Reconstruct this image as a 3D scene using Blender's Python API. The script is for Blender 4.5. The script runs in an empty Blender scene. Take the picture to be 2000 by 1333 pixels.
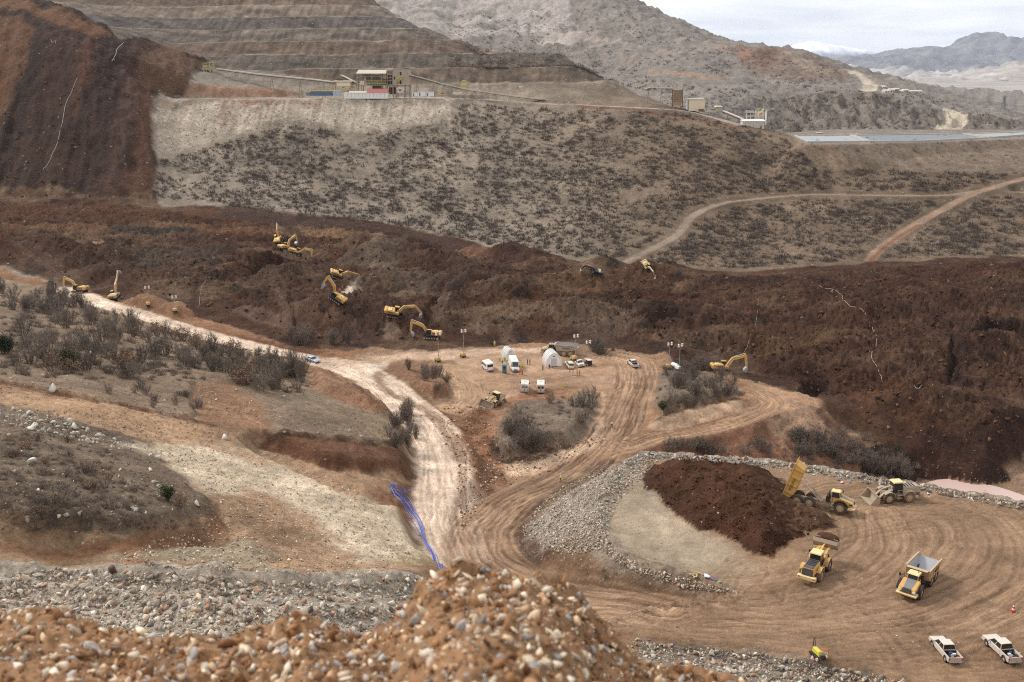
import bpy, bmesh, math, random
import numpy as np
from mathutils import Vector, Matrix, Euler

random.seed(7)
RNG = np.random.default_rng(7)
scene = bpy.context.scene
COL = scene.collection

# ------------------------------------------------------------------ camera, sky, sun
FPX = 1944.0                      # focal length in pixels of the 2000 px wide photograph
PITCH = math.radians(15.4)
CP, SP = math.cos(PITCH), math.sin(PITCH)
cam_d = bpy.data.cameras.new("camera")
cam_d.sensor_width = 36.0
cam_d.lens = 36.0 * FPX / 2000.0
cam_d.clip_start = 0.3
cam_d.clip_end = 60000.0
cam_d.dof.use_dof = True
cam_d.dof.focus_distance = 170.0
cam_d.dof.aperture_fstop = 2.0
cam = bpy.data.objects.new("camera", cam_d)
cam.rotation_euler = (math.radians(90) - PITCH, 0, 0)
COL.objects.link(cam)
scene.camera = cam

SUN_EL, SUN_AZ = math.radians(43), math.radians(-62)     # azimuth from +Y towards +X; high, behind the valley, to the left
world = bpy.data.worlds.new("World")
scene.world = world
world.use_nodes = True
wn = world.node_tree
for n in list(wn.nodes): wn.nodes.remove(n)
def wnode(t, **k):
    n = wn.nodes.new(t)
    for a, v in k.items(): setattr(n, a, v)
    return n
w_out = wnode('ShaderNodeOutputWorld'); w_bg = wnode('ShaderNodeBackground')
w_sky = wnode('ShaderNodeTexSky', sky_type='NISHITA', sun_disc=False, sun_elevation=SUN_EL, sun_rotation=SUN_AZ)
w_sky.air_density = 1.0; w_sky.dust_density = 2.0
w_tc = wnode('ShaderNodeTexCoord')
w_sep = wnode('ShaderNodeSeparateXYZ')
wn.links.new(w_tc.outputs['Generated'], w_sep.inputs[0])
# cloud deck seen in perspective: direction divided by its height above the horizon
w_add = wnode('ShaderNodeMath', operation='ADD'); w_add.inputs[1].default_value = 0.09
w_max = wnode('ShaderNodeMath', operation='MAXIMUM'); w_max.inputs[1].default_value = 0.04
wn.links.new(w_sep.outputs[2], w_add.inputs[0]); wn.links.new(w_add.outputs[0], w_max.inputs[0])
w_dx = wnode('ShaderNodeMath', operation='DIVIDE'); w_dy = wnode('ShaderNodeMath', operation='DIVIDE')
wn.links.new(w_sep.outputs[0], w_dx.inputs[0]); wn.links.new(w_max.outputs[0], w_dx.inputs[1])
wn.links.new(w_sep.outputs[1], w_dy.inputs[0]); wn.links.new(w_max.outputs[0], w_dy.inputs[1])
w_comb = wnode('ShaderNodeCombineXYZ')
wn.links.new(w_dx.outputs[0], w_comb.inputs[0]); wn.links.new(w_dy.outputs[0], w_comb.inputs[1])
w_noise = wnode('ShaderNodeTexNoise'); w_noise.inputs['Scale'].default_value = 0.85
w_noise.inputs['Detail'].default_value = 6; w_noise.inputs['Roughness'].default_value = 0.55
w_noise.inputs['Distortion'].default_value = 0.3
wn.links.new(w_comb.outputs[0], w_noise.inputs['Vector'])
w_r = wnode('ShaderNodeValToRGB')
w_r.color_ramp.elements[0].position = 0.36; w_r.color_ramp.elements[0].color = (4.35, 4.55, 4.95, 1)
w_r.color_ramp.elements[1].position = 0.64; w_r.color_ramp.elements[1].color = (6.2, 6.2, 6.2, 1)
wn.links.new(w_noise.outputs['Fac'], w_r.inputs[0])
w_mix = wnode('ShaderNodeMixRGB'); w_mix.inputs[0].default_value = 0.93
wn.links.new(w_sky.outputs[0], w_mix.inputs[1]); wn.links.new(w_r.outputs[0], w_mix.inputs[2])
wn.links.new(w_mix.outputs[0], w_bg.inputs[0]); w_bg.inputs[1].default_value = 0.1
wn.links.new(w_bg.outputs[0], w_out.inputs[0])

sun_d = bpy.data.lights.new("sun", 'SUN'); sun_d.energy = 1.5; sun_d.angle = math.radians(11)
sun_d.color = (1.0, 0.965, 0.91)
sun = bpy.data.objects.new("sun", sun_d)
_d = Vector((math.sin(SUN_AZ)*math.cos(SUN_EL), math.cos(SUN_AZ)*math.cos(SUN_EL), math.sin(SUN_EL)))
sun.rotation_euler = _d.to_track_quat('Z', 'Y').to_euler()
COL.objects.link(sun)
scene.view_settings.view_transform = 'Standard'
scene.view_settings.look = 'None'
scene.view_settings.exposure = 0.97
scene.view_settings.gamma = 1.0
scene.view_settings.use_curve_mapping = False
scene.cycles.use_denoising = False
scene.cycles.sample_clamp_indirect = 1.5
scene.cycles.sample_clamp_direct = 4.0
scene.cycles.pixel_filter_type = 'BLACKMAN_HARRIS'
scene.cycles.filter_width = 1.1
scene.cycles.max_bounces = 5
scene.cycles.volume_bounces = 1

# ------------------------------------------------------------------ helpers
def lin(r, g, b):
    out = []
    for c in (r, g, b):
        c /= 255.0
        out.append(c/12.92 if c <= 0.04045 else ((c+0.055)/1.055)**2.4)
    return tuple(out)

def tag(o, label=None, cat=None, group=None, kind=None):
    if label: o['label'] = label
    if cat: o['category'] = cat
    if group: o['group'] = group
    if kind: o['kind'] = kind
    return o

MATS = {}
def mat(name, rgb, rough=0.7, metal=0.0, dirt=0.35, dirt_rgb=(150, 125, 100), scale=2.0, spec=0.3, emit=None, bump=0.0, mud=0.0):
    """procedural paint/soil material: base colour broken by noise, with dust where the noise is high"""
    if name in MATS: return MATS[name]
    m = bpy.data.materials.new(name); m.use_nodes = True
    nt = m.node_tree; b = nt.nodes['Principled BSDF']
    b.inputs['Roughness'].default_value = rough; b.inputs['Metallic'].default_value = metal
    b.inputs['Specular IOR Level'].default_value = spec
    tc = nt.nodes.new('ShaderNodeTexCoord')
    nz = nt.nodes.new('ShaderNodeTexNoise'); nz.inputs['Scale'].default_value = scale
    nz.inputs['Detail'].default_value = 6; nz.inputs['Roughness'].default_value = 0.65
    nt.links.new(tc.outputs['Object'], nz.inputs['Vector'])
    rp = nt.nodes.new('ShaderNodeMapRange'); rp.inputs[1].default_value = 0.35; rp.inputs[2].default_value = 0.75
    rp.inputs[3].default_value = dirt*0.25; rp.inputs[4].default_value = dirt
    nt.links.new(nz.outputs['Fac'], rp.inputs[0])
    if mud:                                  # splashed mud, thicker towards the wheels
        sz = nt.nodes.new('ShaderNodeSeparateXYZ'); nt.links.new(tc.outputs['Object'], sz.inputs[0])
        mz = nt.nodes.new('ShaderNodeMapRange'); mz.inputs[1].default_value = .5; mz.inputs[2].default_value = 2.3; mz.inputs[3].default_value = mud; mz.inputs[4].default_value = 0.0
        nt.links.new(sz.outputs[2], mz.inputs[0]); ad = nt.nodes.new('ShaderNodeMath'); ad.operation = 'ADD'; ad.use_clamp = True
        nt.links.new(rp.outputs[0], ad.inputs[0]); nt.links.new(mz.outputs[0], ad.inputs[1]); rp = ad
    mx = nt.nodes.new('ShaderNodeMixRGB')
    c = lin(*rgb); d = lin(*dirt_rgb)
    mx.inputs[1].default_value = (*c, 1); mx.inputs[2].default_value = (*d, 1)
    nt.links.new(rp.outputs[0], mx.inputs[0]); nt.links.new(mx.outputs[0], b.inputs['Base Color'])
    if bump:
        bp = nt.nodes.new('ShaderNodeBump'); bp.inputs['Strength'].default_value = bump; bp.inputs['Distance'].default_value = 0.1
        nt.links.new(nz.outputs['Fac'], bp.inputs['Height']); nt.links.new(bp.outputs[0], b.inputs['Normal'])
    if emit:
        b.inputs['Emission Color'].default_value = (*lin(*emit[0]), 1); b.inputs['Emission Strength'].default_value = emit[1]
    MATS[name] = m
    return m

def link(name, me, parent=None, loc=None):
    o = bpy.data.objects.new(name, me)
    COL.objects.link(o)
    if parent: o.parent = parent
    if loc is not None: o.location = loc
    return o

def ray(px, py):
    a = (px-1000)/FPX; b = (666.5-py)/FPX
    return a, CP + b*SP, -SP + b*CP
def PZ(px, py, z):
    x, y, w = ray(px, py); t = z/w
    return (x*t, y*t, z)
def PY(px, py, Y):
    x, y, w = ray(px, py); t = Y/y
    return (x*t, Y, w*t)
# ------------------------------------------------------------------ noise in numpy
_T = RNG.random((256, 256)) * 2*np.pi
_GX, _GY = np.cos(_T), np.sin(_T)
def pnoise(x, y, seed=0):
    x = x + seed*37.17; y = y + seed*11.73
    xi = np.floor(x).astype(np.int64); yi = np.floor(y).astype(np.int64)
    xf = x-xi; yf = y-yi
    u = xf*xf*xf*(xf*(xf*6-15)+10); v = yf*yf*yf*(yf*(yf*6-15)+10)
    x0 = xi & 255; x1 = (xi+1) & 255; y0 = yi & 255; y1 = (yi+1) & 255
    n00 = _GX[x0, y0]*xf + _GY[x0, y0]*yf
    n10 = _GX[x1, y0]*(xf-1) + _GY[x1, y0]*yf
    n01 = _GX[x0, y1]*xf + _GY[x0, y1]*(yf-1)
    n11 = _GX[x1, y1]*(xf-1) + _GY[x1, y1]*(yf-1)
    return ((n00*(1-u)+n10*u)*(1-v) + (n01*(1-u)+n11*u)*v)*1.5
def fbm(x, y, octv=4, seed=0, gain=0.5):
    a = 1.0; s = 0; t = 0
    for i in range(octv):
        s = s + a*pnoise(x*2**i, y*2**i, seed+i*3); t += a; a *= gain
    return s/t
def ridged(x, y, octv=4, seed=0, gain=0.55):
    a = 1.0; s = 0; t = 0
    for i in range(octv):
        s = s + a*(1-2*np.abs(pnoise(x*2**i, y*2**i, seed+i*3))); t += a; a *= gain
    return s/t
def sstep(a, b, x):
    t = np.clip((x-a)/(b-a), 0, 1); return t*t*(3-2*t)

# ------------------------------------------------------------------ control points of the land
cpts = []          # X, Y, Z
for px, py, z in [
    # rubble terraces and cut ground at the left, near
    (-300,1250,-40),(0,1255,-42),(400,1255,-43),(800,1240,-47),(0,1130,-45),(400,1130,-46.5),(800,1140,-54),(600,1180,-46.5),
    (-300,1080,-44),(100,1085,-46.5),(400,1060,-50),(650,1080,-57),(800,1060,-63),(600,960,-60),(750,900,-67),(800,960,-67),(500,890,-61),
    (400,830,-58),(200,790,-53),(0,765,-49),(-300,760,-46),(300,880,-54),(500,1000,-55),
    (0,820,-47.5),(100,900,-46),(0,1000,-43.5),(200,950,-46.5),(400,1000,-51),(250,1035,-47),(-300,900,-42),
    # grass hill
    (0,720,-53),(0,640,-58),(0,575,-65),(-300,560,-60),(-300,700,-50),(200,720,-57),(200,650,-64),(300,780,-58.5),(450,740,-64),(500,830,-61.5),(700,850,-67),
    (780,800,-71.5),(600,765,-69.5),(560,710,-74.5),(350,670,-73),(650,800,-67),
    # pale road
    (870,1020,-70.5),(890,1080,-69.5),(860,940,-73),(880,880,-75),(850,830,-76.5),(760,770,-78),(700,735,-79),(620,705,-79),
    (480,675,-79),(400,655,-79),(300,625,-78.5),(200,592,-78),(100,562,-78),(0,535,-77.5),(-300,500,-76),
    # camp
    (800,700,-79.5),(900,700,-80),(1050,720,-80),(1200,700,-80),(1050,765,-80),(1240,720,-80),(960,780,-79.5),(900,830,-79),(880,800,-78.5),(950,860,-78),(1060,850,-78.5),
    (1230,760,-80),(1215,800,-80),(1190,850,-79.7),(1150,900,-79.5),(1080,945,-78.5),(1000,980,-76.3),(950,1020,-73.2),(930,1070,-70.6),
    (960,1120,-68),(1050,1160,-65.5),(1200,1190,-63),(1400,1200,-61.5),(1600,1200,-61),(920,950,-75.5),(940,900,-78),
    (1250,866,-79.2),(1330,842,-79.2),(1430,822,-79.5),(1510,797,-80),(1490,770,-80),(1430,755,-80),(1350,760,-80),(1300,720,-80.3),(1420,720,-80.5),
    (1570,790,-80.5),(1650,850,-86),(1750,920,-91),(1850,945,-93),(2000,960,-93),(1450,895,-84),(1650,915,-89.5),(1350,880,-83),(2400,1000,-93),
    # pad
    (1300,1000,-61),(1500,1000,-61),(1700,1050,-61),(2000,1050,-61),(1600,1150,-61),(2000,1200,-61),(1500,1250,-61),(1800,1320,-61),(2300,1250,-61),(1250,1230,-62),
    # slide in the valley
    (0,440,-65),(300,430,-66.5),(300,500,-74),(0,500,-73),(-300,450,-69),(600,500,-78),(600,620,-80),(450,600,-79),(300,570,-78),(900,560,-79),(900,655,-81),(1200,600,-80),
    (1200,665,-82),(1500,600,-79),(1500,705,-84),(1700,650,-80),(1700,800,-86.5),(1900,600,-79),(2000,700,-83),(1900,800,-84),(1960,860,-85),(1800,860,-86),
    (1200,545,-78),(1600,540,-77),(2000,522,-75),(2400,600,-78),(2400,800,-84),(750,480,-75.5),
    (450,402,-62.5),(550,422,-67),(800,452,-74.5),(1000,492,-77.5),(1250,522,-78.5),(1450,530,-78),(1700,514,-77),(2000,502,-75.5),(2400,500,-74),
    (300,395,-62),
]: cpts.append(PZ(px, py, z))
for px, py, Y in [
    # scrub slope
    (350,300,528),(350,365,492),(450,290,532),(600,330,525),(600,265,549),(600,390,485),(850,255,553),(900,215,575),(900,300,530),(900,400,482),(1200,215,575),(1200,300,527),(1200,400,470),
    (1200,470,427),(1400,240,560),(1500,258,553),(1500,330,510),(1500,430,453),(1600,300,525),(1800,300,522),(2000,300,522),(1700,345,492),(2000,345,490),(1800,420,450),(2000,420,450),
    (2400,330,520),(1000,440,460),(750,400,490),(1350,470,425),(2400,420,450),
    # plant bench and the low rise behind it
    (400,150,622),(500,160,622),(620,175,622),(800,170,625),(1000,185,622),(1200,200,610),(1350,215,590),(1440,240,572),
    # terraces
    (0,0,700),(200,0,770),(400,120,665),(300,60,720),(600,100,690),(600,50,745),(600,0,800),(400,0,800),(0,-150,900),(400,-150,950),(650,-60,860),
    (900,110,690),(1000,150,650),(1000,105,705),(1100,112,690),(1200,165,640),(1260,190,616),(850,68,745),(700,5,805),(-300,-100,800),
    # brown slope at the left
    (150,385,470),(20,385,470),(150,250,515),(0,250,520),(150,100,572),(20,32,610),(-300,250,520),(-300,385,480),(-300,50,600),(260,280,512),(250,120,590),(340,140,605),(90,30,620),
    # grey mountain and cliffs
    (1500,263,765),(1600,225,820),(1700,195,860),(1850,262,765),(1900,240,840),(1990,262,780),(1350,190,800),
    (1300,150,980),(1300,105,1130),(1300,46,1350),(1200,4,1450),(1100,55,1380),(1000,70,1350),(900,25,1500),(820,45,1400),(1400,83,1290),(1450,92,1200),(1480,140,1050),(1550,102,1190),(1640,132,1150),
    (1700,147,1120),(1800,177,1080),(1900,208,1040),(1990,236,1000),(1100,-60,1640),(900,-60,1700),(700,-60,1750),(700,10,1500),(1600,160,1000),(1750,190,950),
]: cpts.append(PY(px, py, Y))
for s, Y, z in [
    # the hill under the camera
    *[(s, 8, -6.1) for s in (-1.5,-.8,0,.8,1.5)], *[(s, 22, -15.8) for s in (-1.5,-.6,0,.6,1.5)], *[(s, 42, -30) for s in (-1.5,-.7,-.3,0,.4,1.5)],
    *[(s, 56, -39) for s in (-1.5,-.7,-.3,-.1)], (0,60,-42),(.2,62,-44.5),(.4,62,-45),(1.5,62,-45),(0,75,-51.5),(.2,78,-55),(.4,80,-57.5),
    # hidden gully behind the pad, hidden ground behind ridges
    (.22,178,-88),(.3,175,-89.5),(.4,175,-91),(.5,170,-92),(.9,170,-92),
    (0,790,-5),(.05,760,-20),(.12,730,-35),(.16,690,-42),(.2,660,-50),(.3,640,-52),(.45,650,-55),(.6,650,-55),
    (-.08,880,15),(-.16,950,45),(-.3,1050,80),(-.5,1050,90),(-.05,1050,-20),(.03,1000,-30),(.12,850,-42),
    (.12,1750,80),(.2,1650,20),(.28,1500,-20),(.4,1400,-40),(.5,1300,-55),(.7,1200,-60),
    (-1.3,300,-50),(-1.3,600,20),(-1.3,1200,100),(1.3,300,-75),(1.3,600,-20),(1.3,1200,0),(-1.3,120,-40),(1.2,120,-60),(-.9,1700,120),(1,1900,-60),(0,2000,130),(-.4,2000,150),(.25,2000,0),(.45,2000,-60),
]: cpts.append((s*Y, Y, z))
C_ = np.array(cpts)
cu = np.stack([C_[:,0]/C_[:,1], 0.62*np.log(C_[:,1])], 1)

def tps_eval(u, v):
    sh = u.shape; u = u.ravel(); v = v.ravel(); out = np.zeros(u.size)
    for i in range(0, u.size, 20000):
        d2 = (u[i:i+20000,None]-cu[:,0])**2 + (v[i:i+20000,None]-cu[:,1])**2
        d = np.sqrt(d2)
        out[i:i+20000] = (d**1.5) @ W_[:-3] + W_[-3] + W_[-2]*u[i:i+20000] + W_[-1]*v[i:i+20000]
    return out.reshape(sh)
_n = len(cu)
_D = np.sqrt(((cu[:,None]-cu[None])**2).sum(-1))
_A = np.zeros((_n+3, _n+3)); _A[:_n,:_n] = _D**1.5 + np.eye(_n)*-2e-5
_A[:_n,_n] = 1; _A[:_n,_n+1:] = cu; _A[_n,:_n] = 1; _A[_n+1:,:_n] = cu.T
W_ = np.linalg.solve(_A, np.concatenate([C_[:,2]/C_[:,1], [0,0,0]]))      # interpolates Z / Y

# ------------------------------------------------------------------ grid: fans out from the viewpoint so that near ground is finer
s_in = np.linspace(-0.57, 0.57, 680)
s_out = 0.57 + (np.linspace(0, 1, 22)[1:])**1.5*1.1
S = np.concatenate([-s_out[::-1], s_in, s_out])
def gs(a, b, n): return np.geomspace(a, b, n, endpoint=False)
YR = np.concatenate([gs(6,52,24), gs(52,88,90), gs(88,335,345), gs(335,625,300), gs(625,900,120), gs(900,1700,110), gs(1700,2300,8)])
NS, NY = len(S), len(YR)
LY = np.log(YR)
# base on a coarse grid, then bilinear
Sc = np.linspace(S[0], S[-1], 260); Lc = np.linspace(LY[0], LY[-1], 260)
Bc = tps_eval(*np.meshgrid(Sc, 0.62*Lc, indexing='xy'))
def bil(G, Sg, Lg, s, l):
    i = np.clip((l-Lg[0])/(Lg[1]-Lg[0]), 0, len(Lg)-1.001); j = np.clip((s-Sg[0])/(Sg[1]-Sg[0]), 0, len(Sg)-1.001)
    i0 = i.astype(int); j0 = j.astype(int); fi = i-i0; fj = j-j0
    return (G[i0,j0]*(1-fj)+G[i0,j0+1]*fj)*(1-fi) + (G[i0+1,j0]*(1-fj)+G[i0+1,j0+1]*fj)*fi
GSm, GL = np.meshgrid(S, LY, indexing='xy')
GY = np.exp(GL); GX = GSm*GY
Z = bil(Bc, Sc, Lc, GSm, GL)*GY
ZB = Z.copy()

def hit_on(Zg, px, py, ymin=45.0, ymax=2200.0):
    """first point where the line of sight through a photo pixel meets the land"""
    a, y, w = ray(px, py); s = a/y; k = w/y
    j = int(np.clip(np.searchsorted(S, s)-1, 0, NS-2)); f = (s-S[j])/(S[j+1]-S[j])
    prof = Zg[:,j]*(1-f) + Zg[:,j+1]*f
    d = prof - k*YR
    ok = (d >= 0) & (YR >= ymin) & (YR <= ymax)
    idx = np.nonzero(ok)[0]
    if len(idx) == 0:
        i = len(YR)-2; return (s*YR[i], YR[i], prof[i])
    i = idx[0]
    if i == 0: return (s*YR[0], YR[0], prof[0])
    t = d[i-1]/(d[i-1]-d[i]) if d[i] != d[i-1] else 0.0
    t = min(max(t, 0), 1)
    Y = YR[i-1] + t*(YR[i]-YR[i-1])
    return (s*Y, Y, prof[i-1] + t*(prof[i]-prof[i-1]))
def ground(x, y, Zg=None):
    Zg = Z if Zg is None else Zg
    s = x/y; j = int(np.clip(np.searchsorted(S, s)-1, 0, NS-2)); i = int(np.clip(np.searchsorted(YR, y)-1, 0, NY-2))
    fj = (s-S[j])/(S[j+1]-S[j]); fi = (y-YR[i])/(YR[i+1]-YR[i])
    return float((Zg[i,j]*(1-fj)+Zg[i,j+1]*fj)*(1-fi) + (Zg[i+1,j]*(1-fj)+Zg[i+1,j+1]*fj)*fi)

def wpoly(pts, ref=None, ymin=45.0, ymax=2200.0):
    ref = ZB if ref is None else ref
    return np.array([hit_on(ref, px, py, ymin, ymax)[:2] for px, py in pts])

class Region:       # the part of the grid round a set of points
    def __init__(s, pts, pad):
        x0, y0 = pts.min(0)-pad; x1, y1 = pts.max(0)+pad
        rows = np.nonzero((YR >= y0) & (YR <= y1))[0]
        s.r0, s.r1 = (rows[0], rows[-1]+1) if len(rows) else (0, 0)
        sx = [x0/max(y0,6), x0/y1, x1/max(y0,6), x1/y1]
        cols = np.nonzero((S >= min(sx)-0.01) & (S <= max(sx)+0.01))[0]
        s.c0, s.c1 = (cols[0], cols[-1]+1) if len(cols) else (0, 0)
        s.sl = (slice(s.r0, s.r1), slice(s.c0, s.c1))
        s.X = GX[s.sl]; s.Y = GY[s.sl]
def seg_dist(X, Y, pts, closed):
    """distance, signed side distance, length along, to a polyline"""
    best = np.full(X.shape, 1e9); side = np.zeros(X.shape); along = np.zeros(X.shape); tz = np.zeros(X.shape)
    n = len(pts); L = 0
    for i in range(n if closed else n-1):
        a = pts[i]; b = pts[(i+1) % n]; dx, dy = b[0]-a[0], b[1]-a[1]; l2 = dx*dx+dy*dy+1e-9; l = math.sqrt(l2)
        t = np.clip(((X-a[0])*dx+(Y-a[1])*dy)/l2, 0, 1)
        ex = X-a[0]-t*dx; ey = Y-a[1]-t*dy
        d = ex*ex+ey*ey
        m = d < best
        best = np.where(m, d, best); side = np.where(m, np.sign(dx*ey-dy*ex), side); along = np.where(m, L+t*l, along)
        if len(a) > 2: tz = np.where(m, a[2]+t*(b[2]-a[2]), tz)
        L += l
    best = np.sqrt(best)
    return best, side*best, along, tz
def inside(X, Y, pts):
    r = np.zeros(X.shape, bool); n = len(pts)
    for i in range(n):
        x0, y0 = pts[i][:2]; x1, y1 = pts[(i+1) % n][:2]
        c = ((y0 > Y) != (y1 > Y))
        with np.errstate(divide='ignore', invalid='ignore'):
            r ^= c & (X < (x1-x0)*(Y-y0)/(y1-y0+1e-12)+x0)
    return r
def sdf(reg, pts, warp=0.0, wl=10.0, seed=0):
    X, Y = reg.X, reg.Y
    if warp:
        X = X + warp*fbm(reg.X/wl, reg.Y/wl, 4, seed); Y = Y + warp*fbm(reg.X/wl, reg.Y/wl, 4, seed+50)
    d = seg_dist(X, Y, pts, True)[0]
    return np.where(inside(X, Y, pts), -d, d)          # negative inside
def smooth_path(pts, k=4):
    """Catmull-Rom through the points"""
    P = np.array(pts, float); out = []
    for i in range(len(P)-1):
        p0 = P[max(i-1,0)]; p1 = P[i]; p2 = P[i+1]; p3 = P[min(i+2,len(P)-1)]
        for j in range(k):
            t = j/k
            out.append(0.5*((2*p1)+(-p0+p2)*t+(2*p0-5*p1+4*p2-p3)*t*t+(-p0+3*p1-3*p2+p3)*t**3))
    out.append(P[-1]); return np.array(out)

# ------------------------------------------------------------------ colour and surface fields carried by the land
COLR = np.zeros((NY, NS, 3)); STONE = np.zeros((NY, NS)); BIG = np.zeros((NY, NS)); TRK = np.zeros((NY, NS)); TU = np.zeros((NY, NS)); TV = np.zeros((NY, NS))
RUF = np.ones((NY, NS))                      # strength of the small relief
ZONE = np.zeros((NY, NS), np.int8)
ZN = ['ground','landslide','hillside','terraced_hill','mountain','pale_dirt_road','dirt_road','yard','gravel_slope','embankment','meadow','cut_slope']
ZI = {n: i for i, n in enumerate(ZN)}
def paint(pts, rgb, soft=1.5, warp=2.0, wl=12.0, seed=0, stone=None, big=None, ruf=None, zone=None, amt=1.0, ref=None, world=False, ymin=45, ymax=2200):
    P = pts if world else wpoly(pts, ref, ymin, ymax)
    reg = Region(P[:,:2], soft*2+warp+2)
    if reg.r1 <= reg.r0 or reg.c1 <= reg.c0: return
    d = sdf(reg, P[:,:2], warp, wl, seed)
    m = sstep(soft, -soft, d)*amt
    if rgb is not None: COLR[reg.sl] = COLR[reg.sl]*(1-m[...,None]) + np.array(lin(*rgb))*m[...,None]
    if stone is not None: STONE[reg.sl] = STONE[reg.sl]*(1-m)+stone*m
    if big is not None: BIG[reg.sl] = BIG[reg.sl]*(1-m)+big*m
    if ruf is not None: RUF[reg.sl] = RUF[reg.sl]*(1-m)+ruf*m
    if zone is not None: ZONE[reg.sl] = np.where(d < 0, ZI[zone], ZONE[reg.sl])
def stroke(pts, w, rgb, soft=1.0, warp=1.0, wl=8.0, seed=0, amt=1.0, zone=None, stone=None, ruf=None, track=0.0, flatten=None, bank=3.0, k=5, dz=0.0, world=False, ymin=45, ymax=2200):
    """a band of width w along a path: colour, wheel tracks and, if flatten is set, a graded roadbed"""
    P = np.array(pts, float) if world else np.array([hit_on(Z, px, py, ymin, ymax) for px, py in pts])
    P = smooth_path(P, k)
    if flatten:
        zz = P[:,2].copy()
        for _ in range(flatten): zz[1:-1] = (zz[:-2]+2*zz[1:-1]+zz[2:])/4
        P[:,2] = zz
    reg = Region(P[:,:2], w+bank+soft+warp+2)
    if reg.r1 <= reg.r0 or reg.c1 <= reg.c0: return
    X, Y = reg.X, reg.Y
    d0, sd, al, tz = seg_dist(X, Y, P, False)
    wx = warp*fbm(X/wl, Y/wl, 3, seed) if warp else 0
    d = np.abs(d0 + wx)
    if flatten:
        b = sstep(w/2+bank, w/2, d0)
        Z[reg.sl] = Z[reg.sl]*(1-b) + (tz+dz)*b
    m = sstep(w/2+soft, w/2-soft, d)*amt
    if rgb is not None: COLR[reg.sl] = COLR[reg.sl]*(1-m[...,None]) + np.array(lin(*rgb))*m[...,None]
    if stone is not None: STONE[reg.sl] = STONE[reg.sl]*(1-m)+stone*m
    if ruf is not None: RUF[reg.sl] = RUF[reg.sl]*(1-m)+ruf*m
    if zone is not None: ZONE[reg.sl] = np.where(d < w/2, ZI[zone], ZONE[reg.sl])
    if track:
        mm = sstep(w/2+1.0, w/2-1.0, d0)*track
        take = mm >= TRK[reg.sl]*0.999
        take &= mm > 0.01
        TU[reg.sl] = np.where(take, sd, TU[reg.sl]); TV[reg.sl] = np.where(take, al, TV[reg.sl]); TRK[reg.sl] = np.maximum(TRK[reg.sl], mm)
def fill(P, ztop, slope, cut=1.5, warp=0.0, wl=6, seed=0, flat=True):
    reg = Region(P, 90); d = sdf(reg, P, warp, wl, seed)
    o = np.maximum(d, 0); z = Z[reg.sl]
    out = np.maximum(z, ztop-slope*o); out = np.minimum(out, np.maximum(ztop+cut*o, -999)) if cut else out
    if flat: out = np.where(d <= 0, ztop, out)
    Z[reg.sl] = out
def raise_(pts, h, edge=1.5, decay=15.0, warp=1.0, wl=5.0, seed=0, ymin=45, ymax=2200, tilt=0.0):
    P = wpoly(pts, None, ymin, ymax); reg = Region(P, 12+warp); d = -sdf(reg, P, warp, wl, seed)
    w = sstep(0, edge, d)*np.exp(-np.maximum(d-edge, 0)/decay)
    if tilt:
        y0, y1 = P[:,1].min(), P[:,1].max(); w = w*(1-tilt*sstep(y0+.15*(y1-y0), y0+.85*(y1-y0), reg.Y))
    Z[reg.sl] += h*w
    return P
def heap(px, py, h, slope=0.65, el=1.0, rot=0.0, seed=0, ymin=45, rgb=None, amt=0.6):
    """a tipped heap: rounded cone with its foot round the given pixel"""
    c = hit_on(ZB, px, py, ymin); R = h/slope*1.3*max(el,1)
    reg = Region(np.array([c[:2]]), R+3)
    if reg.r1 <= reg.r0 or reg.c1 <= reg.c0: return
    X = reg.X-c[0]; Y = reg.Y-c[1]
    X = X + h*0.35*fbm(reg.X/h/1.5, reg.Y/h/1.5, 4, seed); Y = Y + h*0.35*fbm(reg.X/h/1.5, reg.Y/h/1.5, 4, seed+9)
    cr, sr = math.cos(rot), math.sin(rot)
    u = (X*cr+Y*sr)/el; v = -X*sr+Y*cr
    r = np.sqrt(u*u+v*v+0.3*h*0.3*h)-0.3*h
    z = ZBL[reg.sl] + h - r*slope
    m = z > Z[reg.sl]
    Z[reg.sl] = np.maximum(Z[reg.sl], z)
    if rgb is not None:
        mm = (sstep(0, 0.5, z-Z[reg.sl]+0.5)*m*amt)[...,None]
        COLR[reg.sl] = COLR[reg.sl]*(1-mm)+np.array(lin(*rgb))*mm

# ------------------------------------------------------------------ the large masses
split = np.interp(GSm, [-1.6,-.2,-.08,0,.05,.12,.16,.2,.5,1.6], [1000,900,830,765,735,690,655,632,640,640])
COLR[:] = np.array(lin(122,109,96)); STONE[:] = 0.3; BIG[:] = 0.35
hs = (GY > 330) & (GY <= split); ZONE[hs] = ZI['hillside']
# upper scrub is browner, lower left paler and stonier
w_ = sstep(-.05, .2, GSm)[...,None]*np.ones(3)
COLR[hs] = (np.array(lin(146,131,114))*(1-w_)+np.array(lin(122,102,82))*w_)[hs]
tex = fbm(GX/38, GY/30, 7, 3, .7)
COLR *= (.86+0.6*tex)[...,None]
# grey mountain behind
mm = GY > split
ZONE[mm] = ZI['mountain']; COLR[mm] = (np.array(lin(130,121,113))[None]*(1+0.45*fbm(GX/60, GY/60, 7, 5, .7)[...,None]))[mm]
STONE[mm] = 0.2; BIG[mm] = 0.5
g = (ridged(GX/60, GY/60, 5, 11)-0.3)*sstep(0, 60, GY-split)*8.0*np.interp(GY, [600,900,1500], [0.6,1,2])
Z[mm] += g[mm]
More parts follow.
